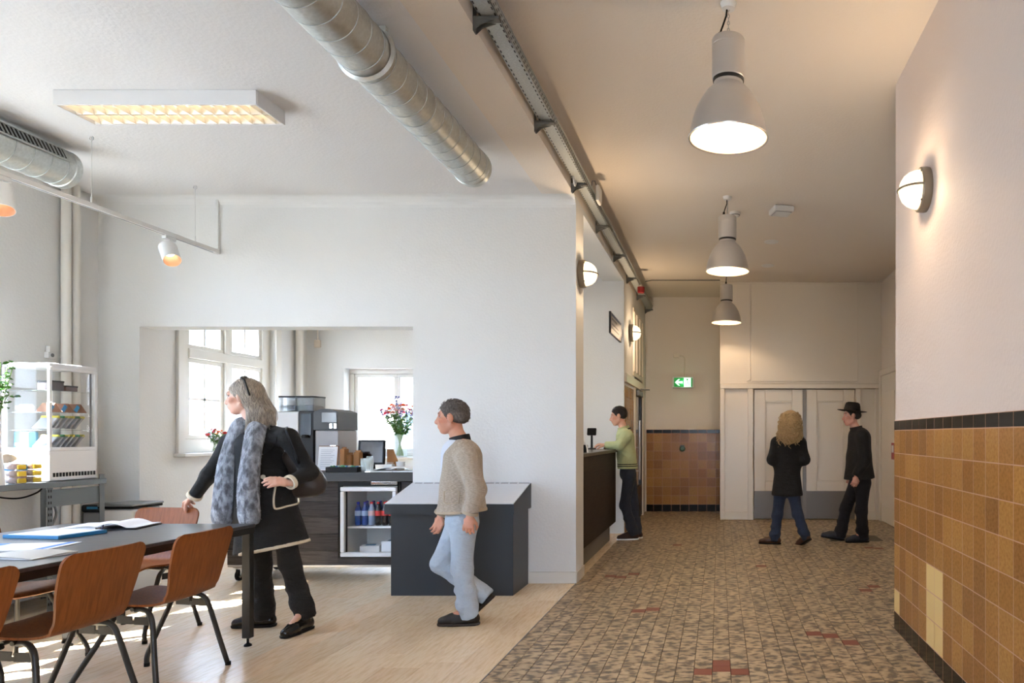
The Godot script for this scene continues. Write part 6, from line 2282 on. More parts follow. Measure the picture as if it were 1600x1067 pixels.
# head in its own axes: x across, y up, z towards the nose
func head(mb: MB, at: Vector3, fwd: Vector3, up: Vector3, size: float, cell: float, skin: Color, hair: Color, neck: Vector3, female := false) -> void:
	var z := fwd.normalized()
	var x := up.cross(z).normalized()
	var bas := Basis(x, z.cross(x), z)
	var k := 150.0
	var f := Field.new(Vector3(-0.11, -0.19, -0.13), Vector3(0.11, 0.14, 0.14), cell, k)
	f.ell(Vector3(0, 0.032, -0.015), Vector3(0.073, 0.080, 0.092))
	f.ell(Vector3(0, -0.035, 0.030), Vector3(0.056, 0.072, 0.056))
	f.ell(Vector3(0, -0.092, 0.056), Vector3(0.026, 0.020, 0.024))
	f.bone(Vector3(-0.045, -0.055, -0.005), Vector3(-0.016, -0.092, 0.05), 0.022, 0.018)
	f.bone(Vector3(0.045, -0.055, -0.005), Vector3(0.016, -0.092, 0.05), 0.022, 0.018)
	f.bone(Vector3(0, 0.012, 0.083), Vector3(0, -0.030, 0.104), 0.007, 0.0105)
	f.ell(Vector3(0, -0.036, 0.096), Vector3(0.017, 0.009, 0.013))
	f.bone(Vector3(-0.034, 0.026, 0.074), Vector3(0.034, 0.026, 0.074), 0.011, 0.011)
	for s in [-1.0, 1.0]:
		f.ell(Vector3(s * 0.040, -0.022, 0.056), Vector3(0.022, 0.020, 0.022))
		f.ell(Vector3(s * 0.076, -0.008, -0.008), Vector3(0.008, 0.031, 0.018), Basis(Vector3.UP, s * 0.35))
		f.ell(Vector3(s * 0.031, 0.006, 0.094), Vector3(0.015, 0.009, 0.010), Basis(), true)
	f.bone(Vector3(-0.018, -0.059, 0.081), Vector3(0.018, -0.059, 0.081), 0.0065, 0.0065)
	f.bone(Vector3(-0.014, -0.070, 0.080), Vector3(0.014, -0.070, 0.080), 0.007, 0.007)
	f.bone(Vector3(0, -0.06, -0.02), Vector3(0, -0.19, -0.045), 0.048, 0.052)
	var lip := skin * Color(0.72, 0.42, 0.42)
	var paint := func(p: Vector3) -> Color:
		if p.z > 0.066 and absf(p.x) < 0.023 and p.y < -0.053 and p.y > -0.077: return lip
		if p.z > 0.07 and absf(p.y - 0.030) < 0.006 and absf(p.x) > 0.014 and absf(p.x) < 0.047: return hair.lerp(skin, 0.35)
		if p.z > 0.02 and p.y < 0.0 and p.y > -0.04 and absf(p.x) > 0.025: return skin * Color(1.0, 0.90, 0.88)
		return skin
	var b := MB.new()
	f.into(b, paint)
	for s in [-1.0, 1.0]:
		var first := b.v.size()
		b.col = Color(0.55, 0.50, 0.47)
		b.ball(Vector3(s * 0.031, 0.005, 0.0685), Vector3.ONE * 0.0118, 12)
		b.col = Color(0.05, 0.06, 0.07)
		b.ball(Vector3(s * 0.031, 0.005, 0.0762), Vector3.ONE * 0.0052, 10)
		# lids
		b.col = skin * Color(0.85, 0.75, 0.72)
		b.tube([Vector3(s * 0.018, 0.007, 0.075), Vector3(s * 0.026, 0.0115, 0.080), Vector3(s * 0.037, 0.0115, 0.079), Vector3(s * 0.046, 0.006, 0.071)], 0.0036, 6)
	b.col = Color.WHITE
	mb.merge(b, Transform3D(bas * size, at))

# wrist, direction of the fingers, back of the hand, side of the thumb (+1 / -1 along dir x back)
func hand(mb: MB, wrist: Vector3, dir: Vector3, back: Vector3, thumb: float, curl: float, size: float, cell: float, skin: Color) -> void:
	var y := dir.normalized()
	var x := y.cross(back).normalized()
	var bas := Basis(x, y, x.cross(y))
	var f := Field.new(Vector3(-0.075, -0.03, -0.09), Vector3(0.075, 0.19, 0.04), cell, 320.0)
	f.bone(Vector3(0, -0.02, 0), Vector3(0, 0.025, 0), 0.021, 0.018, Vector3(1, 0, 0), 1.35)
	f.bone(Vector3(0, 0.028, 0), Vector3(0, 0.078, 0), 0.0145, 0.0125, Vector3(1, 0, 0), 2.7)
	var ln := [0.070, 0.079, 0.073, 0.056]
	for i in 4:
		var fx: float = thumb * (0.031 - i * 0.0205)
		var p := Vector3(fx, 0.082 - absf(i - 1.0) * 0.004, 0.001)
		var a := curl * 0.55
		var sp: float = thumb * (0.10 - i * 0.07)
		for j in 3:
			var l: float = ln[i] * [0.45, 0.31, 0.24][j]
			var e := p + Vector3(sin(sp) * cos(a), cos(sp) * cos(a), -sin(a)) * l
			f.bone(p, e, 0.0088 - j * 0.0009, 0.0080 - j * 0.0009)
			p = e
			a += curl * [0.75, 0.55, 0.0][j]
	f.bone(Vector3(thumb * 0.020, 0.018, -0.006), Vector3(thumb * 0.046, 0.050, -0.016), 0.0135, 0.0105)
	f.bone(Vector3(thumb * 0.046, 0.050, -0.016), Vector3(thumb * 0.052, 0.078, -0.022 - 0.02 * curl), 0.0100, 0.0090)
	f.bone(Vector3(thumb * 0.052, 0.078, -0.022 - 0.02 * curl), Vector3(thumb * 0.046, 0.100, -0.028 - 0.03 * curl), 0.0090, 0.0070)
	var b := MB.new()
	f.into(b, func(_p: Vector3) -> Color: return skin)
	mb.merge(b, Transform3D(bas * size, wrist))

# skin figure from a dictionary of joints
func body_mesh(j: Dictionary, sc: float, skin: Color, cell := 0.014) -> MB:
	var lo := Vector3.ONE * 9.0
	var hi := -lo
	for q in j.values():
		if q is Vector3:
			lo = lo.min(q)
			hi = hi.max(q)
	lo -= Vector3.ONE * 0.18
	hi += Vector3.ONE * 0.18
	var f := Field.new(lo, hi, cell, 75.0)
	var side: Vector3 = (j.sl - j.sr).normalized()
	f.bone(j.neck, (j.neck + j.head) * 0.5, 0.05 * sc, 0.045 * sc)
	f.bone(j.neck.lerp(j.hip, 0.2), j.neck.lerp(j.hip, 0.6), 0.098 * sc, 0.085 * sc, side, 1.35)
	f.bone(j.neck.lerp(j.hip, 0.6), j.hip, 0.085 * sc, 0.10 * sc, side, 1.3)
	for s in ["l", "r"]:
		f.bone(j.neck, j["s" + s], 0.045 * sc, 0.046 * sc)
		f.bone(j["s" + s], j["e" + s], 0.044 * sc, 0.036 * sc)
		f.bone(j["e" + s], j["w" + s], 0.036 * sc, 0.022 * sc)
		f.bone(j["h" + s], j["k" + s], 0.078 * sc, 0.052 * sc)
		f.bone(j["k" + s], j["k" + s].lerp(j["a" + s], 0.35), 0.050 * sc, 0.050 * sc)
		f.bone(j["k" + s].lerp(j["a" + s], 0.35), j["a" + s], 0.050 * sc, 0.032 * sc)
		f.bone(j["a" + s], j["t" + s], 0.034 * sc, 0.022 * sc)
	var mb := MB.new()
	mb.tinted = true
	f.into(mb, func(_p: Vector3) -> Color: return skin)
	return mb

func bounds(pts: Array, grow: float) -> Array:
	var lo: Vector3 = pts[0]
	var hi: Vector3 = pts[0]
	for q in pts:
		lo = lo.min(q)
		hi = hi.max(q)
	return [lo - Vector3.ONE * grow, hi + Vector3.ONE * grow]

func trousers(t: Node3D, j: Dictionary, sc: float, m: Material, hem := 0.062, waist := 0.10) -> void:
	var b := bounds([j.hl, j.hr, j.kl, j.kr, j.al, j.ar, j.hip + Vector3(0, waist, 0)], 0.2)
	var f := Field.new(b[0], b[1], 0.012, 80.0)
	var side: Vector3 = (j.hl - j.hr).normalized()
	f.bone(j.hip + Vector3(0, waist, 0), j.hip - Vector3(0, 0.04, 0), 0.105 * sc, 0.118 * sc, side, 1.25, 1)
	for s in ["l", "r"]:
		var dn: Vector3 = (j["a" + s] - j["k" + s]).normalized()
		var ft: Vector3 = (j["t" + s] - j["a" + s])
		ft.y = 0
		f.bone(j["h" + s], j["k" + s], 0.094 * sc, 0.070 * sc)
		f.bone(j["k" + s], j["a" + s] + dn * 0.055, 0.068 * sc, hem * sc, Vector3.ZERO, 1.0, 2)
		# creases at knee and ankle
		for q in [0.12, 0.55, 0.82, 0.93]:
			var c: Vector3 = j["k" + s].lerp(j["a" + s], q)
			f.ell(c + ft.normalized() * 0.012, Vector3(0.060 + 0.008 * q, 0.013, 0.060) * sc)
	obj("trousers", f.into(MB.new()).mesh(), m, t)

func shoe(t: Node3D, ankle: Vector3, toe: Vector3, ground: float, sc: float, upper: Material, sole: Material, pitch := 0.0, lace: Material = null) -> void:
	# built flat along z, then turned
	var f := Field.new(Vector3(-0.08, -0.02, -0.10), Vector3(0.08, 0.15, 0.24), 0.006, 160.0)
	f.bone(Vector3(0, 0.042, -0.035), Vector3(0, 0.040, 0.10), 0.038, 0.036)
	f.bone(Vector3(0, 0.038, 0.10), Vector3(0, 0.028, 0.165), 0.042, 0.032)
	f.bone(Vector3(0, 0.05, -0.02), Vector3(0, 0.098, -0.022), 0.037, 0.036, Vector3.ZERO, 1.0, 2)
	f.bone(Vector3(0, 0.075, 0.01), Vector3(0, 0.05, 0.11), 0.028, 0.024)
	f.clip(Vector3(0, 0.012, 0), Vector3(0, -1, 0))
	var g := Field.new(Vector3(-0.08, -0.02, -0.10), Vector3(0.08, 0.07, 0.24), 0.006, 200.0)
	g.bone(Vector3(0, 0.014, -0.035), Vector3(0, 0.014, 0.09), 0.041, 0.043)
	g.bone(Vector3(0, 0.014, 0.10), Vector3(0, 0.014, 0.165), 0.046, 0.036)
	g.clip(Vector3(0, 0.0, 0), Vector3(0, -1, 0)).clip(Vector3(0, 0.018, 0), Vector3(0, 1, 0))
	var d := toe - ankle
	d.y = 0
	var yaw := atan2(d.x, d.z)
	var bas := Basis(Vector3.UP, yaw) * Basis(Vector3.RIGHT, pitch) * sc
	var org := Vector3(ankle.x, ground, ankle.z)
	if pitch != 0.0: org = ankle - bas * Vector3(0, 0.085, -0.02)
	var xf := Transform3D(bas, org)
	var s := obj("shoe", MB.new().merge(f.into(MB.new()), xf).mesh(), upper, t)
	obj("sole", MB.new().merge(g.into(MB.new()), xf).mesh(), sole, s)
	var lb := MB.new()
	for i in 4:
		var zz := 0.035 + i * 0.022
		var y := 0.101 - i * 0.0065
		lb.tube([Vector3(-0.022, y - 0.012, zz), Vector3(0, y, zz + 0.004), Vector3(0.022, y - 0.012, zz + 0.002)], 0.003, 5)
	obj("laces", MB.new().merge(lb, xf).mesh(), lace if lace else upper, s)

func ring_of(a: Vector3, dir: Vector3, r: float, w: float, th := 0.006) -> MB:
	var bas := Basis(Quaternion(Vector3.UP, dir.normalized()))
	return MB.new().lathe([Vector2(r - th, -w), Vector2(r, -w), Vector2(r + 0.001, 0), Vector2(r, w), Vector2(r - th, w), Vector2(r - th, -w)], 24, Transform3D(bas, a))

func build_people() -> void:
	woman_at_table()
	walker()
	curly_woman()
	hat_man()
	counter_man()

func woman_at_table() -> void:
	var k := Sketch.new(440, 982)
	var t := thing("person", "woman with long grey hair, black coat and grey fur scarf, one hand on a chair", "person", k.root)
	var skin := Color(0.60, 0.345, 0.25)
	var j := {
		"head": k.p(381, 620, 0.03), "neck": k.p(396, 668, 0.0), "hip": k.p(424, 792, 0.0),
		"sr": k.p(360, 690, -0.10), "er": k.p(327, 742, -0.10), "wr": k.p(303, 776, -0.13),
		"sl": k.p(450, 682, 0.09), "el": k.p(484, 738, 0.05), "wl": k.p(452, 754, 0.20),
		"hr": k.p(406, 805, -0.05), "kr": k.p(408, 878, -0.04), "ar": k.p(413, 955, -0.05), "tr": k.p(378, 972, -0.03),
		"hl": k.p(440, 805, 0.06), "kl": k.p(452, 876, 0.10), "al": k.p(475, 953, 0.05), "tl": k.p(455, 976, 0.17)}
	var mb := body_mesh(j, 0.80, skin)
	head(mb, j.head, Vector3(-1, -0.06, 0.16), Vector3(-0.06, 1, 0), 1.0, 0.004, skin, Color(0.25, 0.2, 0.16), j.neck, true)
	hand(mb, j.wr, k.p(289, 787, -0.165) - j.wr + Vector3(0, 0.01, 0), Vector3(-0.25, 1.0, 0.35), -1.0, 1.25, 0.95, 0.0035, skin)
	hand(mb, j.wl, k.p(430, 752, 0.255) - j.wl, Vector3(0.1, 0.65, 0.75), 1.0, 0.5, 0.95, 0.0035, skin)
	obj("body", mb.mesh(), skin_mat(), t)
	trousers(t, j, 0.84, cloth("black_trousers", Color(0.024, 0.023, 0.024), 0.85, 1.0, -1.0), 0.074)
	var leather := mat("shoe_leather", Color(0.03, 0.03, 0.032), 0.25)
	shoe(t, j.ar, j.tr, 0.0, 1.02, leather, mats["black_plastic"], 0.0, leather)
	shoe(t, j.al, j.tl, 0.0, 1.02, leather, mats["black_plastic"], 0.0, leather)
	# coat
	var black := cloth("coat_black", Color(0.015, 0.015, 0.017), 0.9, 0.8, -1.0)
	var side: Vector3 = (j.sl - j.sr).normalized()
	var bb := bounds([j.sl, j.sr, j.wr, j.wl, j.el, k.p(365, 870, 0.0), k.p(487, 840, 0.0)], 0.30)
	var f := Field.new(bb[0], bb[1], 0.010, 70.0)
	var hem_n := (k.p(363, 868, 0) - k.p(484, 845, 0)).cross(Vector3(0, 0, 1)).normalized()
	if hem_n.y > 0: hem_n = -hem_n
	var coat := func(q: Field, grow: float) -> void:
		q.bone(k.p(404, 690, 0.0), k.p(414, 760, 0.02), 0.118 + grow, 0.140 + grow, side, 1.25)
		q.bone(k.p(414, 760, 0.02), k.p(428, 880, 0.05), 0.140 + grow, 0.222 + grow, side, 1.16)
	coat.call(f, 0.0)
	for s in ["l", "r"]:
		f.bone(j.neck + Vector3(0, -0.03, 0), j["s" + s] + Vector3(0, -0.008, 0), 0.072, 0.056)
		f.bone(j["s" + s] + Vector3(0, -0.008, 0), j["e" + s], 0.057, 0.046)
		f.bone(j["e" + s], j["w" + s].lerp(j["e" + s], 0.06), 0.046, 0.040, Vector3.ZERO, 1.0, 2)
	# open collar
	f.ell(k.p(372, 690, 0.17), Vector3(0.075, 0.16, 0.09), Basis(), true)
	f.clip(k.p(424, 856, 0), hem_n)
	var coat_o := obj("coat", f.into(MB.new()).mesh(), black, t)
	# cream piping: hem, cuffs, pocket
	var cream := cloth("cream_piping", Color(0.80, 0.75, 0.66), 0.9)
	for e in [[k.p(408, 850, 0), Vector3(-1, 0, 0)], [k.p(374, 850, 0), Vector3(1, 0, 0)]]:
		var g := Field.new(k.p(355, 880, 0) - Vector3(0.12, 0.1, 0.42), k.p(490, 830, 0) + Vector3(0.12, 0.1, 0.42), 0.010, 70.0)
		coat.call(g, 0.006)
		g.clip(k.p(424, 857.5, 0), hem_n).clip(k.p(424, 852.0, 0), -hem_n).clip(e[0], e[1])
		obj("hem_piping", g.into(MB.new()).mesh(), cream, coat_o)
	var b := MB.new()
	for s in ["l", "r"]:
		var d: Vector3 = (j["w" + s] - j["e" + s]).normalized()
		b.merge(ring_of(j["w" + s].lerp(j["e" + s], 0.05), d, 0.047, 0.012, 0.012))
	obj("cuff", b.mesh(), cream, coat_o)
	var eye := -k.root + Vector3(0, 1.28, 0)
	var on := func(q: Field, px: float, py: float, lift := 0.003) -> Vector3:
		var target := k.p(px, py, 0.0)
		var dir := (target - eye).normalized()
		var start := target - dir * 0.6
		return q.hit(start, dir, 1.2) - dir * lift
	var pts := []
	for q in [[431, 757], [428, 775], [428, 790], [432, 795], [448, 791], [464, 787], [467, 782], [464, 768], [461, 758]]: pts.append(on.call(f, q[0], q[1]))
	b = MB.new()
	b.tube(smooth_path(pts, 3), 0.0065, 8)
	obj("pocket_piping", b.mesh(), cream, coat_o)
	for q in [[405, 710], [411, 745]]:
		b = MB.new()
		var c: Vector3 = on.call(f, q[0], q[1])
		var nn := f.normal(c)
		b.lathe([Vector2(0, 0.006), Vector2(0.010, 0.006), Vector2(0.014, 0.003), Vector2(0.014, -0.003)], 18, Transform3D(Basis(Quaternion(Vector3.UP, nn)), c))
		obj("button", b.mesh(), mat("button_cream", Color(0.78, 0.74, 0.66), 0.35), coat_o)
	# lapel of the near side
	var lg := []
	for i in 7:
		var u := i / 6.0
		var a: Vector3 = on.call(f, lerpf(420, 401, u), lerpf(676, 712, u), 0.006)
		var w: Vector3 = on.call(f, lerpf(432, 403, u) + sin(u * PI) * 10.0, lerpf(682, 714, u), 0.012)
		lg.append([a, a.lerp(w, 0.5) + Vector3(0, 0, 0.006), w])
	obj("lapel", MB.new().sheet(lg, 0.006).mesh(), black, coat_o)
	# black top between the scarf's ends
	var tf := Field.new(k.p(350, 830, 0.0) - Vector3(0.1, 0.1, 0.2), k.p(410, 680, 0.0) + Vector3(0.15, 0.1, 0.3), 0.012, 70.0)
	tf.bone(k.p(392, 700, 0.04), k.p(400, 800, 0.06), 0.12, 0.14, side, 1.2)
	obj("top", tf.into(MB.new()).mesh(), cloth("top_navy", Color(0.02, 0.018, 0.028), 0.8), t)
	# fur scarf: a loop at the neck and two long tails
	var fur := patterned("grey_fur", noise_tex(91, 0.022, 4, [0.0, 0.35, 0.5, 0.65, 1.0], [Color(0.20, 0.20, 0.22), Color(0.34, 0.35, 0.37), Color(0.47, 0.48, 0.51), Color(0.60, 0.62, 0.65), Color(0.74, 0.75, 0.77)], 512), Vector3(2.2, 1.1, 2.2), 0.95)
	bumpy(fur, bump_tex(92, 0.08, 4, 8.0), 1.2)
	fur.rim_enabled = true
	fur.rim = 0.4
	var sf := Field.new(k.p(330, 830, -0.1) - Vector3(0.1, 0.1, 0.1), k.p(415, 650, 0.1) + Vector3(0.12, 0.1, 0.25), 0.010, 60.0)
	var tails := [[k.p(378, 662, 0.05), k.p(366, 690, 0.10), k.p(355, 730, 0.15), k.p(350, 775, 0.17), k.p(347, 815, 0.17)], [k.p(402, 668, 0.10), k.p(396, 692, 0.17), k.p(390, 735, 0.215), k.p(388, 775, 0.23), k.p(390, 816, 0.235)]]
	for q in tails:
		var fine := smooth_path(q, 6)
		for i in fine.size() - 1: sf.bone(fine[i], fine[i + 1], 0.023 + 0.0005 * i, 0.0235 + 0.0005 * i, Vector3(1, 0, 0), 1.18, 2 if i == fine.size() - 2 else 0)
	sf.bone(k.p(378, 662, 0.05), k.p(402, 660, -0.06), 0.036, 0.036)
	sf.bone(k.p(402, 660, -0.06), k.p(418, 664, 0.03), 0.036, 0.036)
	sf.bone(k.p(418, 664, 0.03), k.p(402, 668, 0.10), 0.036, 0.036)
	var so := obj("scarf", sf.into(MB.new()).mesh(), fur, t)
	# tufts of the fur
	var r2 := RandomNumberGenerator.new()
	r2.seed = 31
	b = MB.new()
	for q in tails:
		for i in 260:
			var u: float = r2.randf() * (q.size() - 1.001)
			var c: Vector3 = q[int(u)].lerp(q[int(u) + 1], u - int(u))
			var a := r2.randf_range(-0.4, PI + 0.4)
			var dir := Vector3(cos(a) * 1.0, r2.randf_range(-0.5, 0.1), sin(a)).normalized()
			var c2 := sf.hit(c + dir * 0.14, -dir, 0.14)
			b.tube([c2 - dir * 0.006, c2 + dir * r2.randf_range(0.002, 0.007) + Vector3(0, -0.008, 0)], 0.003, 4, 0.0006)
	obj("fur_tufts", b.mesh(), fur, so).set_meta("kind", "stuff")
	# hair
	var hm := patterned("grey_hair", noise_tex(95, 0.03, 4, [0.0, 0.4, 0.6, 1.0], [Color(0.30, 0.25, 0.21), Color(0.47, 0.42, 0.37), Color(0.60, 0.55, 0.49), Color(0.78, 0.72, 0.63)], 512), Vector3(7.0, 0.9, 7.0), 0.5)
	var hf := Field.new(k.p(350, 690, 0.0) - Vector3(0.05, 0.05, 0.18), k.p(440, 580, 0.0) + Vector3(0.06, 0.05, 0.20), 0.006, 110.0)
	var hc: Vector3 = j.head
	hf.ell(hc + Vector3(0.02, 0.040, 0.0), Vector3(0.102, 0.086, 0.084))
	hf.bone(hc + Vector3(0.055, 0.02, 0.0), k.p(414, 650, 0.02), 0.072, 0.070, Vector3(0, 0, 1), 1.15)
	hf.bone(k.p(412, 648, 0.02), k.p(418, 664, 0.02), 0.068, 0.040, Vector3(0, 0, 1), 1.3)
	hf.bone(k.p(398, 640, 0.08), k.p(390, 676, 0.10), 0.042, 0.028)
	hf.bone(k.p(410, 645, 0.08), k.p(408, 676, 0.10), 0.045, 0.026)
	hf.bone(k.p(422, 650, 0.06), k.p(428, 662, 0.06), 0.04, 0.016)
	# face and near ear stay free
	hf.ell(hc + Vector3(-0.085, -0.055, 0.0), Vector3(0.085, 0.095, 0.14), Basis(), true)
	hf.ell(hc + Vector3(-0.004, -0.012, 0.095), Vector3(0.026, 0.034, 0.03), Basis(), true)
	var ho := obj("hair", hf.into(MB.new()).mesh(), hm, t)
	b = MB.new()
	for i in 150:
		var a := r2.randf_range(-0.5, 1.3)
		var c: Vector3 = hc + Vector3(-0.03 + r2.randf() * 0.09, 0.0, 0.0)
		var d0 := Vector3(0.0, cos(a) * 0.8 + 0.3, sin(a)).normalized()
		var p0 := hf.hit(c + d0 * 0.25, -d0, 0.25)
		var path := [p0 + d0 * 0.002]
		var endp := k.p(r2.randf_range(384, 428), r2.randf_range(660, 680), r2.randf_range(0.03, 0.12))
		for m in range(1, 6):
			var mid: Vector3 = p0.lerp(endp, m / 5.0) + Vector3(0.012, 0, 0.03) * sin(PI * m / 5.0)
			var inner := Vector3(k.p(408, 640, 0.0).x, mid.y, 0.02)
			var dd := (mid - inner).normalized()
			var qq := hf.hit(inner + dd * 0.22, -dd, 0.22)
			path.append(qq + dd * 0.002 if (qq - inner).length() > 0.02 else mid)
		b.tube(smooth_path(path, 3), 0.0028, 5, 0.0010)
	obj("hair_strands", b.mesh(), hm, ho).set_meta("kind", "stuff")
	# sunglasses pushed up on the head
	var gl := thing("sunglasses", "dark sunglasses pushed up on the grey-haired woman's head", "sunglasses", k.root)
	b = MB.new()
	b.tube([k.p(378, 592, -0.05), k.p(377, 590, 0.0), k.p(378, 591, 0.06), k.p(382, 594, 0.105), k.p(388, 612, 0.125), k.p(390, 618, 0.12)], 0.006, 8)
	obj("frame", b.mesh(), mats["black_plastic"], gl)
	b = MB.new()
	b.ball(k.p(381, 590, 0.065), Vector3(0.022, 0.012, 0.03), 12, Basis(Vector3(0, 0, 1), 0.3))
	b.ball(k.p(381, 590, -0.015), Vector3(0.022, 0.012, 0.03), 12, Basis(Vector3(0, 0, 1), 0.3))
	obj("lens", b.mesh(), mats["smoked"], gl)
	# shoulder bag
	var bag := thing("shoulder_bag", "soft dark brown shoulder bag hanging behind the arm of the woman in the black coat", "bag", k.root)
	var bf := Field.new(k.p(425, 790, -0.3) - Vector3(0.1, 0.1, 0.1), k.p(515, 690, 0.25) + Vector3(0.1, 0.1, 0.0), 0.010, 60.0)
	bf.ell(k.p(477, 748, -0.05), Vector3(0.105, 0.115, 0.085), Basis(Vector3(0, 0, 1), 0.5))
	bf.bone(k.p(455, 715, 0.0), k.p(492, 756, -0.05), 0.055, 0.065)
	bf.bone(k.p(468, 765, -0.02), k.p(492, 760, -0.06), 0.05, 0.05)
	obj("pouch", bf.into(MB.new()).mesh(), bumpy(cloth("bag_leather", Color(0.17, 0.135, 0.115), 0.45), mats["_weave"], 0.5), bag)
	b = MB.new()
	b.tube(smooth_path([k.p(474, 735, 0.04), on.call(f, 466, 722, 0.006), on.call(f, 461, 708, 0.006), on.call(f, 455, 692, 0.006), on.call(f, 450, 679, 0.006), on.call(f, 447, 671, 0.006), k.p(447, 668, 0.05), k.p(450, 672, 0.0), k.p(462, 700, -0.09), k.p(476, 730, -0.10)], 5), 0.010, 8, -1.0, 0.5)
	obj("strap", b.mesh(), mats["black_plastic"], bag)

func walker() -> void:
	var k := Sketch.new(715, 974)
	var t := thing("person", "short grey-haired person walking in a beige knit jacket and pale blue jeans", "person", k.root)
	var skin := Color(0.55, 0.27, 0.18)
	var j := {
		"head": k.p(706, 652, 0.0), "neck": k.p(720, 690, 0.0), "hip": k.p(722, 806, 0.0),
		"sl": k.p(730, 712, 0.145), "el": k.p(745, 765, 0.165), "wl": k.p(734, 806, 0.165),
		"sr": k.p(716, 712, -0.145), "er": k.p(708, 768, -0.17), "wr": k.p(688, 806, -0.17),
		"hl": k.p(724, 820, 0.07), "kl": k.p(722, 884, 0.06), "al": k.p(732, 953, 0.04), "tl": k.p(690, 970, 0.06),
		"hr": k.p(718, 820, -0.07), "kr": k.p(689, 880, -0.08), "ar": k.p(752, 926, -0.09), "tr": k.p(722, 950, -0.09)}
	var mb := body_mesh(j, 0.93, skin)
	head(mb, j.head, Vector3(-1, -0.02, 0.12), Vector3(-0.04, 1, 0), 0.98, 0.004, skin, Color(0.12, 0.1, 0.09), j.neck)
	hand(mb, j.wl, Vector3(-0.12, -1, 0.02), Vector3(0.12, 0.0, 1), -1.0, 0.75, 0.92, 0.0035, skin)
	hand(mb, j.wr, Vector3(-0.25, -1, 0.0), Vector3(0.2, 0.0, -1), 1.0, 0.75, 0.92, 0.004, skin)
	obj("body", mb.mesh(), skin_mat(), t)
	var denim := cloth("pale_denim", Color(0.66, 0.71, 0.76), 0.9, 1.0, -1.0)
	trousers(t, j, 0.94, denim, 0.064)
	var sh := mat("sneaker_dark", Color(0.045, 0.04, 0.04), 0.6)
	var so := mat("sneaker_sole", Color(0.16, 0.14, 0.13), 0.8)
	shoe(t, j.al, j.tl, 0.0, 1.02, sh, so, 0.0, mats["black_plastic"])
	shoe(t, j.ar, j.tr, 0.0, 1.0, sh, so, 0.75, mats["black_plastic"])
	# jacket
	var knit := patterned("beige_knit", noise_tex(97, 0.03, 3, [0.0, 0.5, 1.0], [Color(0.48, 0.44, 0.39), Color(0.63, 0.58, 0.52), Color(0.76, 0.71, 0.65)], 512), Vector3(2.5, 12.0, 2.5), 0.95)
	bumpy(knit, bump_tex(98, 0.10, 3, 6.0), 0.9)
	knit.rim_enabled = true
	knit.rim = 0.3
	var bb := bounds([j.sl, j.sr, j.wl, j.wr, j.el, k.p(678, 800, 0), k.p(768, 800, 0), j.neck], 0.16)
	var f := Field.new(bb[0], bb[1], 0.010, 75.0)
	var side := Vector3(0, 0, 1)
	f.bone(k.p(723, 715, 0), k.p(722, 760, 0), 0.125, 0.132, side, 1.25)
	f.bone(k.p(722, 760, 0), k.p(722, 815, 0), 0.135, 0.172, side, 1.10)
	for s in ["l", "r"]:
		f.bone(j.neck + Vector3(0, -0.035, 0), j["s" + s] + Vector3(0, -0.015, 0), 0.062, 0.060)
		f.bone(j["s" + s] + Vector3(0, -0.015, 0), j["e" + s], 0.068, 0.058)
		f.bone(j["e" + s], j["w" + s].lerp(j["e" + s], 0.08), 0.058, 0.046, Vector3.ZERO, 1.0, 2)
	f.ell(k.p(686, 700, 0), Vector3(0.12, 0.15, 0.05), Basis(Vector3(0, 0, 1), 0.25), true)
	f.clip(k.p(722, 799, 0), Vector3(0.05, -1, 0))
	var co := obj("jacket", f.into(MB.new()).mesh(), knit, t)
	var pale := cloth("knit_edge", Color(0.66, 0.60, 0.52), 0.95)
	var g := Field.new(k.p(670, 810, 0) - Vector3(0.05, 0.05, 0.3), k.p(770, 785, 0) + Vector3(0.05, 0.05, 0.3), 0.008, 75.0)
	g.bone(k.p(722, 760, 0), k.p(722, 815, 0), 0.139, 0.176, side, 1.10)
	g.clip(k.p(722, 800, 0), Vector3(0.05, -1, 0)).clip(k.p(722, 795, 0), Vector3(-0.05, 1, 0))
	obj("hem_band", g.into(MB.new()).mesh(), pale, co)
	var b := MB.new()
	for s in ["l", "r"]: b.merge(ring_of(j["w" + s].lerp(j["e" + s], 0.10), j["w" + s] - j["e" + s], 0.050, 0.010, 0.012))
	obj("cuff", b.mesh(), pale, co)
	var eye := -k.root + Vector3(0, 1.28, 0)
	b = MB.new()
	var pts := []
	for q in [[694, 768], [694, 784], [698, 787], [716, 786], [718, 768], [694, 768]]:
		var tg := k.p(q[0], q[1], 0)
		var dir := (tg - eye).normalized()
		pts.append(f.hit(tg - dir * 0.5, dir, 1.0) - dir * 0.002)
	b.tube(pts, 0.005, 6)
	obj("pocket", b.mesh(), pale, co)
	# shirt front and dark collar
	var wf := Field.new(k.p(680, 770, 0) - Vector3(0.1, 0.05, 0.2), k.p(745, 680, 0) + Vector3(0.1, 0.1, 0.2), 0.010, 70.0)
	wf.bone(k.p(716, 708, 0), k.p(715, 770, 0), 0.108, 0.11, side, 1.15)
	obj("shirt", wf.into(MB.new()).mesh(), cloth("white_shirt", Color(0.80, 0.82, 0.86), 0.9), t)
	b = MB.new()
	b.merge(ring_of(k.p(719, 687, 0), Vector3(-0.25, 1, 0), 0.068, 0.026, 0.012))
	obj("collar", b.mesh(), cloth("dark_collar", Color(0.05, 0.055, 0.085), 0.85), t)
	# short hair
	short_hair(t, j.head, Vector3(-1, -0.02, 0.12), 0.98, Color(0.17, 0.15, 0.14), Color(0.46, 0.43, 0.41), 0.008, 5)

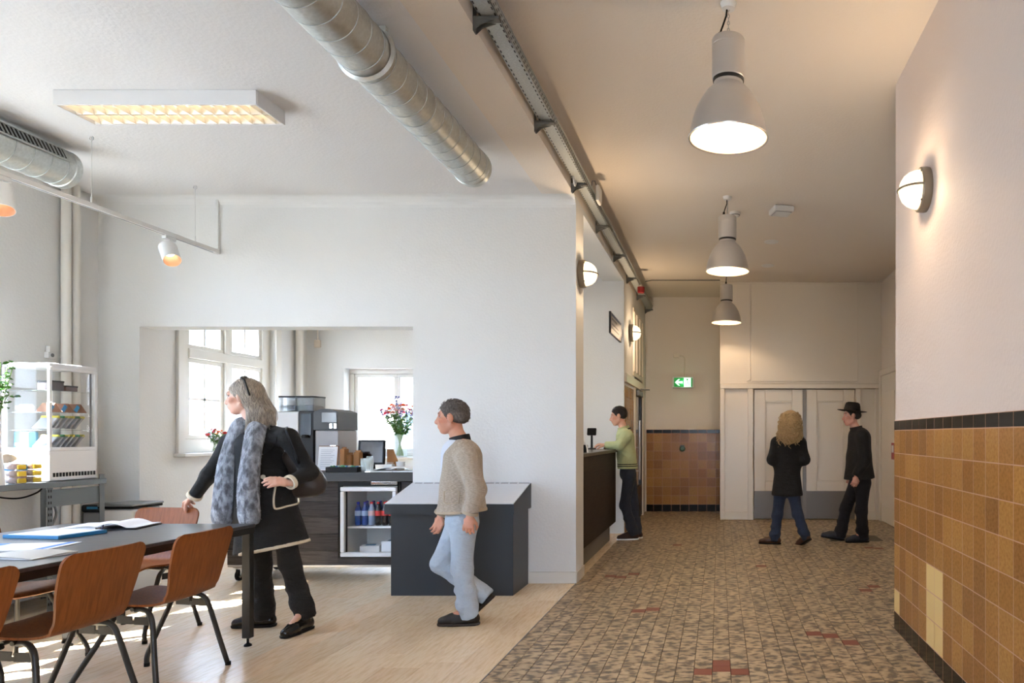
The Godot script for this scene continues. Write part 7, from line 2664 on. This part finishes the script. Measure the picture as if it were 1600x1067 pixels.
func short_hair(t: Node3D, at: Vector3, fwd: Vector3, size: float, dark: Color, light: Color, grow: float, sd: int) -> void:
	var z := fwd.normalized()
	var x := Vector3.UP.cross(z).normalized()
	var bas := Basis(x, z.cross(x), z)
	var f := Field.new(Vector3(-0.12, -0.12, -0.14), Vector3(0.12, 0.16, 0.12), 0.005, 140.0)
	f.ell(Vector3(0, 0.036, -0.018), Vector3(0.073 + grow, 0.082 + grow, 0.093 + grow))
	f.bone(Vector3(-0.04, 0.0, -0.07), Vector3(0.04, 0.0, -0.07), 0.04, 0.04)
	f.ell(Vector3(0, -0.03, 0.085), Vector3(0.10, 0.095, 0.075), Basis(), true)
	f.ell(Vector3(0, -0.12, 0.0), Vector3(0.14, 0.085, 0.15), Basis(), true)
	for s in [-1.0, 1.0]: f.ell(Vector3(s * 0.085, -0.008, 0.0), Vector3(0.03, 0.036, 0.026), Basis(), true)
	var m := patterned("hair_%d" % sd, noise_tex(100 + sd, 0.05, 3, [0.0, 0.5, 1.0], [dark, dark.lerp(light, 0.5), light], 256), Vector3(6, 3, 6), 0.7)
	bumpy(m, mats["_weave"], 1.2)
	var xf := Transform3D(bas * size, at)
	var ho := obj("hair", MB.new().merge(f.into(MB.new()), xf).mesh(), m, t)
	var r2 := RandomNumberGenerator.new()
	r2.seed = sd
	var b := MB.new()
	for i in 420:
		var d := Vector3(r2.randfn(0, 1), r2.randfn(0.35, 0.8), r2.randfn(-0.2, 1)).normalized()
		var c := Vector3(0, 0.036, -0.018)
		var s := f.hit(c + d * 0.14, -d, 0.14)
		if (s - c).length() < 0.05 or f.at(s) > 0.001: continue
		var back := (Vector3(d.x * 0.3, -0.35, -0.9) - d * Vector3(d.x * 0.3, -0.35, -0.9).dot(d)).normalized()
		b.tube([s - d * 0.003, s + d * 0.005 + back * 0.008, s + d * 0.004 + back * 0.020], 0.0026, 4, 0.0008)
	obj("hair_strands", MB.new().merge(b, xf).mesh(), m, ho).set_meta("kind", "stuff")

func curly_woman() -> void:
	var k := Sketch.new(1224, 850)
	var t := thing("person", "woman with curly blond hair seen from behind in a black coat and jeans", "person", k.root)
	var skin := Color(0.6, 0.36, 0.26)
	var j := {
		"head": k.p(1233, 662, 0.0), "neck": k.p(1233, 684, 0.0), "hip": k.p(1228, 758, 0.0),
		"sl": k.p(1214, 692, -0.02), "el": k.p(1207, 718, 0.03), "wl": k.p(1212, 722, -0.14),
		"sr": k.p(1250, 692, 0.05), "er": k.p(1257, 718, 0.06), "wr": k.p(1240, 724, -0.12),
		"hl": k.p(1220, 762, -0.03), "kl": k.p(1215, 802, -0.02), "al": k.p(1211, 839, 0.0), "tl": k.p(1198, 848, -0.02),
		"hr": k.p(1238, 762, 0.03), "kr": k.p(1246, 802, 0.04), "ar": k.p(1258, 836, 0.08), "tr": k.p(1250, 846, 0.03)}
	var mb := body_mesh(j, 0.95, skin)
	head(mb, j.head, Vector3(-0.8, 0, -0.6), Vector3.UP, 0.98, 0.007, skin, Color(0.4, 0.3, 0.15), j.neck)
	hand(mb, j.wl, Vector3(0.6, 0, -0.5), Vector3(0, 0.6, -0.6), 1.0, 0.8, 0.9, 0.006, skin)
	hand(mb, j.wr, Vector3(-0.6, 0, -0.5), Vector3(0, 0.6, -0.6), -1.0, 0.8, 0.9, 0.006, skin)
	obj("body", mb.mesh(), skin_mat(), t)
	trousers(t, j, 0.85, cloth("blue_jeans", Color(0.13, 0.18, 0.26), 0.9, 1.0, -1.0), 0.062)
	var br := mat("brown_leather", Color(0.25, 0.13, 0.06), 0.5)
	shoe(t, j.al, j.tl, 0.0, 0.98, br, mats["black_plastic"])
	shoe(t, j.ar, j.tr, 0.0, 0.98, br, mats["black_plastic"], 0.55)
	var side: Vector3 = (j.sr - j.sl).normalized()
	var bb := bounds([j.sl, j.sr, j.el, j.er, j.wl, j.wr, k.p(1200, 780, 0), k.p(1260, 780, 0)], 0.2)
	var f := Field.new(bb[0], bb[1], 0.012, 70.0)
	f.bone(k.p(1232, 694, 0.01), k.p(1230, 728, 0.01), 0.115, 0.115, side, 1.35)
	f.bone(k.p(1230, 728, 0.01), k.p(1230, 782, 0.0), 0.12, 0.165, side, 1.18)
	for s in ["l", "r"]:
		f.bone(j.neck + Vector3(0, -0.04, 0), j["s" + s], 0.07, 0.065)
		f.bone(j["s" + s], j["e" + s], 0.070, 0.062)
		f.bone(j["e" + s], j["w" + s], 0.060, 0.048, Vector3.ZERO, 1.0, 2)
	f.clip(k.p(1230, 774, 0), Vector3(0, -1, 0))
	var co := obj("coat", f.into(MB.new()).mesh(), mats["coat_black"], t)
	var b := ring_of(k.p(1233, 685, 0.0), Vector3.UP, 0.075, 0.03, 0.02)
	obj("collar", b.mesh(), mats["coat_black"], co)
	# curls
	var hm := patterned("blond_hair", noise_tex(111, 0.05, 3, [0.0, 0.5, 1.0], [Color(0.42, 0.31, 0.20), Color(0.68, 0.56, 0.38), Color(0.86, 0.76, 0.57)], 256), Vector3(9, 9, 9), 0.6)
	var hf := Field.new(k.p(1205, 700, 0) - Vector3(0.05, 0.05, 0.25), k.p(1262, 635, 0) + Vector3(0.05, 0.05, 0.25), 0.009, 70.0)
	hf.ell(j.head + Vector3(0.01, 0.035, 0.02), Vector3(0.120, 0.125, 0.125))
	hf.bone(j.head + Vector3(0.015, -0.01, 0.03), k.p(1234, 679, 0.05), 0.115, 0.135)
	hf.ell(j.head + Vector3(-0.12, -0.03, -0.10), Vector3(0.07, 0.09, 0.07), Basis(), true)
	var ho := obj("hair", hf.into(MB.new()).mesh(), bumpy(hm, mats["_weave"], 1.5), t)
	var r2 := RandomNumberGenerator.new()
	r2.seed = 13
	b = MB.new()
	for i in 520:
		var a := r2.randf() * TAU
		var y := r2.randf_range(-0.20, 0.12)
		var c := j.head as Vector3 + Vector3(0.012, y, 0.025)
		var d := Vector3(cos(a), 0.25 if y > 0.05 else 0.0, sin(a)).normalized()
		if d.x < -0.5 and d.z < -0.2: continue
		var s := hf.hit(c + d * 0.3, -d, 0.3)
		var path := []
		var ax := d.cross(Vector3.UP).normalized()
		var lm := 7 + r2.randi() % 7
		var sgn := 1.0 if i % 2 == 0 else -1.0
		for m in lm:
			var ph := (m * 0.85 + i) * sgn
			path.append(s + Vector3(0, -m * 0.008, 0) + (d * cos(ph) + ax * sin(ph)) * 0.014 + d * 0.010)
		b.tube(smooth_path(path, 2), 0.0055, 4, 0.002)
	obj("curls", b.mesh(), hm, ho).set_meta("kind", "stuff")

func hat_man() -> void:
	var k := Sketch.new(1338, 846)
	var t := thing("person", "man in a brimmed dark hat, navy jacket and dark trousers walking past the double doors", "person", k.root)
	var skin := Color(0.58, 0.30, 0.22)
	var j := {
		"head": k.p(1330, 650, 0.0), "neck": k.p(1338, 672, 0.0), "hip": k.p(1345, 748, 0.0),
		"sl": k.p(1347, 682, 0.17), "el": k.p(1352, 718, 0.19), "wl": k.p(1338, 744, 0.20),
		"sr": k.p(1338, 682, -0.17), "er": k.p(1345, 718, -0.2), "wr": k.p(1330, 742, -0.22),
		"hl": k.p(1348, 756, 0.08), "kl": k.p(1346, 796, 0.07), "al": k.p(1348, 833, 0.06), "tl": k.p(1328, 844, 0.08),
		"hr": k.p(1338, 756, -0.08), "kr": k.p(1322, 792, -0.08), "ar": k.p(1314, 832, -0.09), "tr": k.p(1292, 840, -0.09)}
	var mb := body_mesh(j, 1.0, skin)
	head(mb, j.head, Vector3(-1, -0.04, 0.12), Vector3.UP, 1.0, 0.007, skin, Color(0.1, 0.08, 0.07), j.neck)
	hand(mb, j.wl, Vector3(-0.25, -1, 0.0), Vector3(0.1, 0.0, 1), -1.0, 0.8, 1.0, 0.006, skin)
	hand(mb, j.wr, Vector3(-0.25, -1, 0.0), Vector3(0.1, 0.0, -1), 1.0, 0.8, 1.0, 0.006, skin)
	obj("body", mb.mesh(), skin_mat(), t)
	trousers(t, j, 0.98, cloth("navy_trousers", Color(0.045, 0.048, 0.085), 0.9, 1.0, -1.0), 0.068)
	var bl := mat("blue_leather", Color(0.13, 0.15, 0.19), 0.5)
	shoe(t, j.al, j.tl, 0.0, 1.08, bl, mats["black_plastic"])
	shoe(t, j.ar, j.tr, 0.0, 1.08, bl, mats["black_plastic"], -0.16)
	var bb := bounds([j.sl, j.sr, j.el, j.wl, j.wr, k.p(1315, 760, 0), k.p(1372, 760, 0)], 0.2)
	var f := Field.new(bb[0], bb[1], 0.012, 70.0)
	var side := Vector3(0, 0, 1)
	f.bone(k.p(1343, 685, 0), k.p(1342, 715, 0), 0.135, 0.145, side, 1.3)
	f.bone(k.p(1342, 715, 0), k.p(1343, 760, 0), 0.145, 0.200, side, 1.12)
	for s in ["l", "r"]:
		f.bone(j.neck + Vector3(0, -0.04, 0), j["s" + s], 0.07, 0.07)
		f.bone(j["s" + s], j["e" + s], 0.076, 0.066)
		f.bone(j["e" + s], j["w" + s], 0.064, 0.052, Vector3.ZERO, 1.0, 2)
	f.clip(k.p(1343, 748, 0), Vector3(0.06, -1, 0))
	var jm := cloth("navy_jacket", Color(0.028, 0.029, 0.042), 0.9, 0.8, -1.0)
	var co := obj("jacket", f.into(MB.new()).mesh(), jm, t)
	obj("collar", ring_of(k.p(1338, 671, 0), Vector3(-0.2, 1, 0), 0.075, 0.035, 0.02).mesh(), jm, co)
	short_hair(t, j.head, Vector3(-1, -0.04, 0.12), 1.0, Color(0.08, 0.07, 0.06), Color(0.2, 0.18, 0.16), 0.004, 7)
	var b := MB.new()
	var xf := Transform3D(Basis(Vector3(0, 0, 1), -0.10), j.head + Vector3(0.01, 0.055, 0))
	b.lathe([Vector2(0.098, 0.0), Vector2(0.10, 0.012), Vector2(0.092, 0.07), Vector2(0.082, 0.10), Vector2(0.06, 0.112), Vector2(0.03, 0.100), Vector2(0, 0.095)], 28, xf, 60.0)
	var hm := cloth("hat_felt", Color(0.085, 0.065, 0.055), 0.9)
	var ho := obj("hat", b.mesh(), hm, t)
	b = MB.new()
	b.lathe([Vector2(0.085, 0.004), Vector2(0.13, -0.002), Vector2(0.175, 0.006), Vector2(0.178, 0.010), Vector2(0.13, 0.004), Vector2(0.095, 0.012)], 32, xf, 60.0)
	obj("brim", b.mesh(), hm, ho)
	b = MB.new()
	b.lathe([Vector2(0.101, 0.012), Vector2(0.102, 0.014), Vector2(0.098, 0.04), Vector2(0.096, 0.041)], 28, xf)
	obj("hat_band", b.mesh(), mats["black_plastic"], ho)

func counter_man() -> void:
	var k := Sketch.new(985, 842)
	var t := thing("person", "man in a pale green sweater and jeans leaning on the reception counter", "person", k.root)
	var skin := Color(0.58, 0.32, 0.22)
	var j := {
		"head": k.p(966, 650, 0.0), "neck": k.p(974, 670, 0.0), "hip": k.p(981, 735, 0.0),
		"sl": k.p(980, 680, 0.17), "el": k.p(968, 696, 0.22), "wl": k.p(946, 695, 0.17),
		"sr": k.p(975, 680, -0.17), "er": k.p(965, 698, -0.2), "wr": k.p(945, 695, -0.12),
		"hl": k.p(984, 742, 0.08), "kl": k.p(976, 788, 0.06), "al": k.p(989, 830, 0.06), "tl": k.p(976, 839, 0.08),
		"hr": k.p(984, 742, -0.08), "kr": k.p(990, 788, -0.06), "ar": k.p(995, 828, -0.06), "tr": k.p(982, 836, -0.06)}
	var mb := body_mesh(j, 0.84, skin)
	head(mb, j.head, Vector3(-1, -0.15, 0.15), Vector3(-0.1, 1, 0), 0.98, 0.006, skin, Color(0.1, 0.08, 0.07), j.neck)
	hand(mb, j.wl, Vector3(-1, 0.05, -0.2), Vector3(0, 1, 0.3), -1.0, 0.7, 0.95, 0.005, skin)
	hand(mb, j.wr, Vector3(-1, 0.05, 0.2), Vector3(0, 1, -0.3), 1.0, 0.7, 0.95, 0.005, skin)
	obj("body", mb.mesh(), skin_mat(), t)
	trousers(t, j, 0.86, cloth("dark_jeans", Color(0.125, 0.145, 0.185), 0.9, 1.0, -1.0), 0.068)
	var br := mat("suede_brown", Color(0.17, 0.085, 0.05), 0.8)
	shoe(t, j.al, j.tl, 0.0, 1.0, br, mats["paper"])
	shoe(t, j.ar, j.tr, 0.0, 1.0, br, mats["paper"])
	var green := cloth("green_sweater", Color(0.66, 0.68, 0.50), 0.9, 0.8, -1.0)
	var bb := bounds([j.sl, j.sr, j.el, j.er, j.wl, j.wr, k.p(962, 740, 0), k.p(995, 740, 0)], 0.2)
	var f := Field.new(bb[0], bb[1], 0.011, 75.0)
	var side := Vector3(0, 0, 1)
	f.bone(k.p(977, 684, 0), k.p(978, 710, 0), 0.112, 0.110, side, 1.45)
	f.bone(k.p(979, 710, 0), k.p(981, 740, 0), 0.114, 0.128, side, 1.3)
	for s in ["l", "r"]:
		f.bone(j.neck + Vector3(0, -0.05, 0), j["s" + s], 0.065, 0.062)
		f.bone(j["s" + s], j["e" + s], 0.066, 0.054)
		f.bone(j["e" + s], j["w" + s], 0.052, 0.042, Vector3.ZERO, 1.0, 2)
	f.clip(k.p(979, 732, 0), Vector3(0, -1, 0))
	var so := obj("sweater", f.into(MB.new()).mesh(), green, t)
	for q in [[728.5, 727.0, "hem_stripe"], [725.5, 724.0, "hem_stripe"]]:
		var g := Field.new(k.p(955, 740, 0) - Vector3(0.06, 0.02, 0.25), k.p(1000, 715, 0) + Vector3(0.06, 0.02, 0.25), 0.008, 75.0)
		g.bone(k.p(979, 710, 0), k.p(981, 740, 0), 0.117, 0.131, side, 1.3)
		g.clip(k.p(979, q[0], 0), Vector3(0, -1, 0)).clip(k.p(979, q[1], 0), Vector3(0, 1, 0))
		obj(q[2], g.into(MB.new()).mesh(), cloth("stripe_navy", Color(0.04, 0.05, 0.06), 0.9), so)
	obj("collar", ring_of(k.p(975, 671, 0), Vector3(-0.3, 1, 0), 0.074, 0.034, 0.016).mesh(), green, so)
	obj("camera_strap", ring_of(k.p(976, 673, 0), Vector3(-0.45, 1, 0), 0.090, 0.008, 0.010).mesh(), mats["black_plastic"], so)
	short_hair(t, j.head, Vector3(-1, -0.15, 0.15), 0.98, Color(0.06, 0.04, 0.035), Color(0.14, 0.10, 0.08), 0.006, 8)
	var w := thing("wallet", "dark wallet under the hand of the man at the reception counter", "wallet", k.root + k.p(950, 702, 0.10) * Vector3(1, 0, 1) + Vector3(0, 1.112, 0))
	var b := MB.new()
	b.span(Vector3(-0.05, 0, -0.035), Vector3(0.04, 0.02, 0.035), 0.004)
	obj("cover", b.mesh(), mats["black_plastic"], w)
	b = MB.new()
	b.span(Vector3(-0.045, 0.006, -0.037), Vector3(0.038, 0.014, 0.036))
	obj("lining", b.mesh(), mats["kraft"], w)
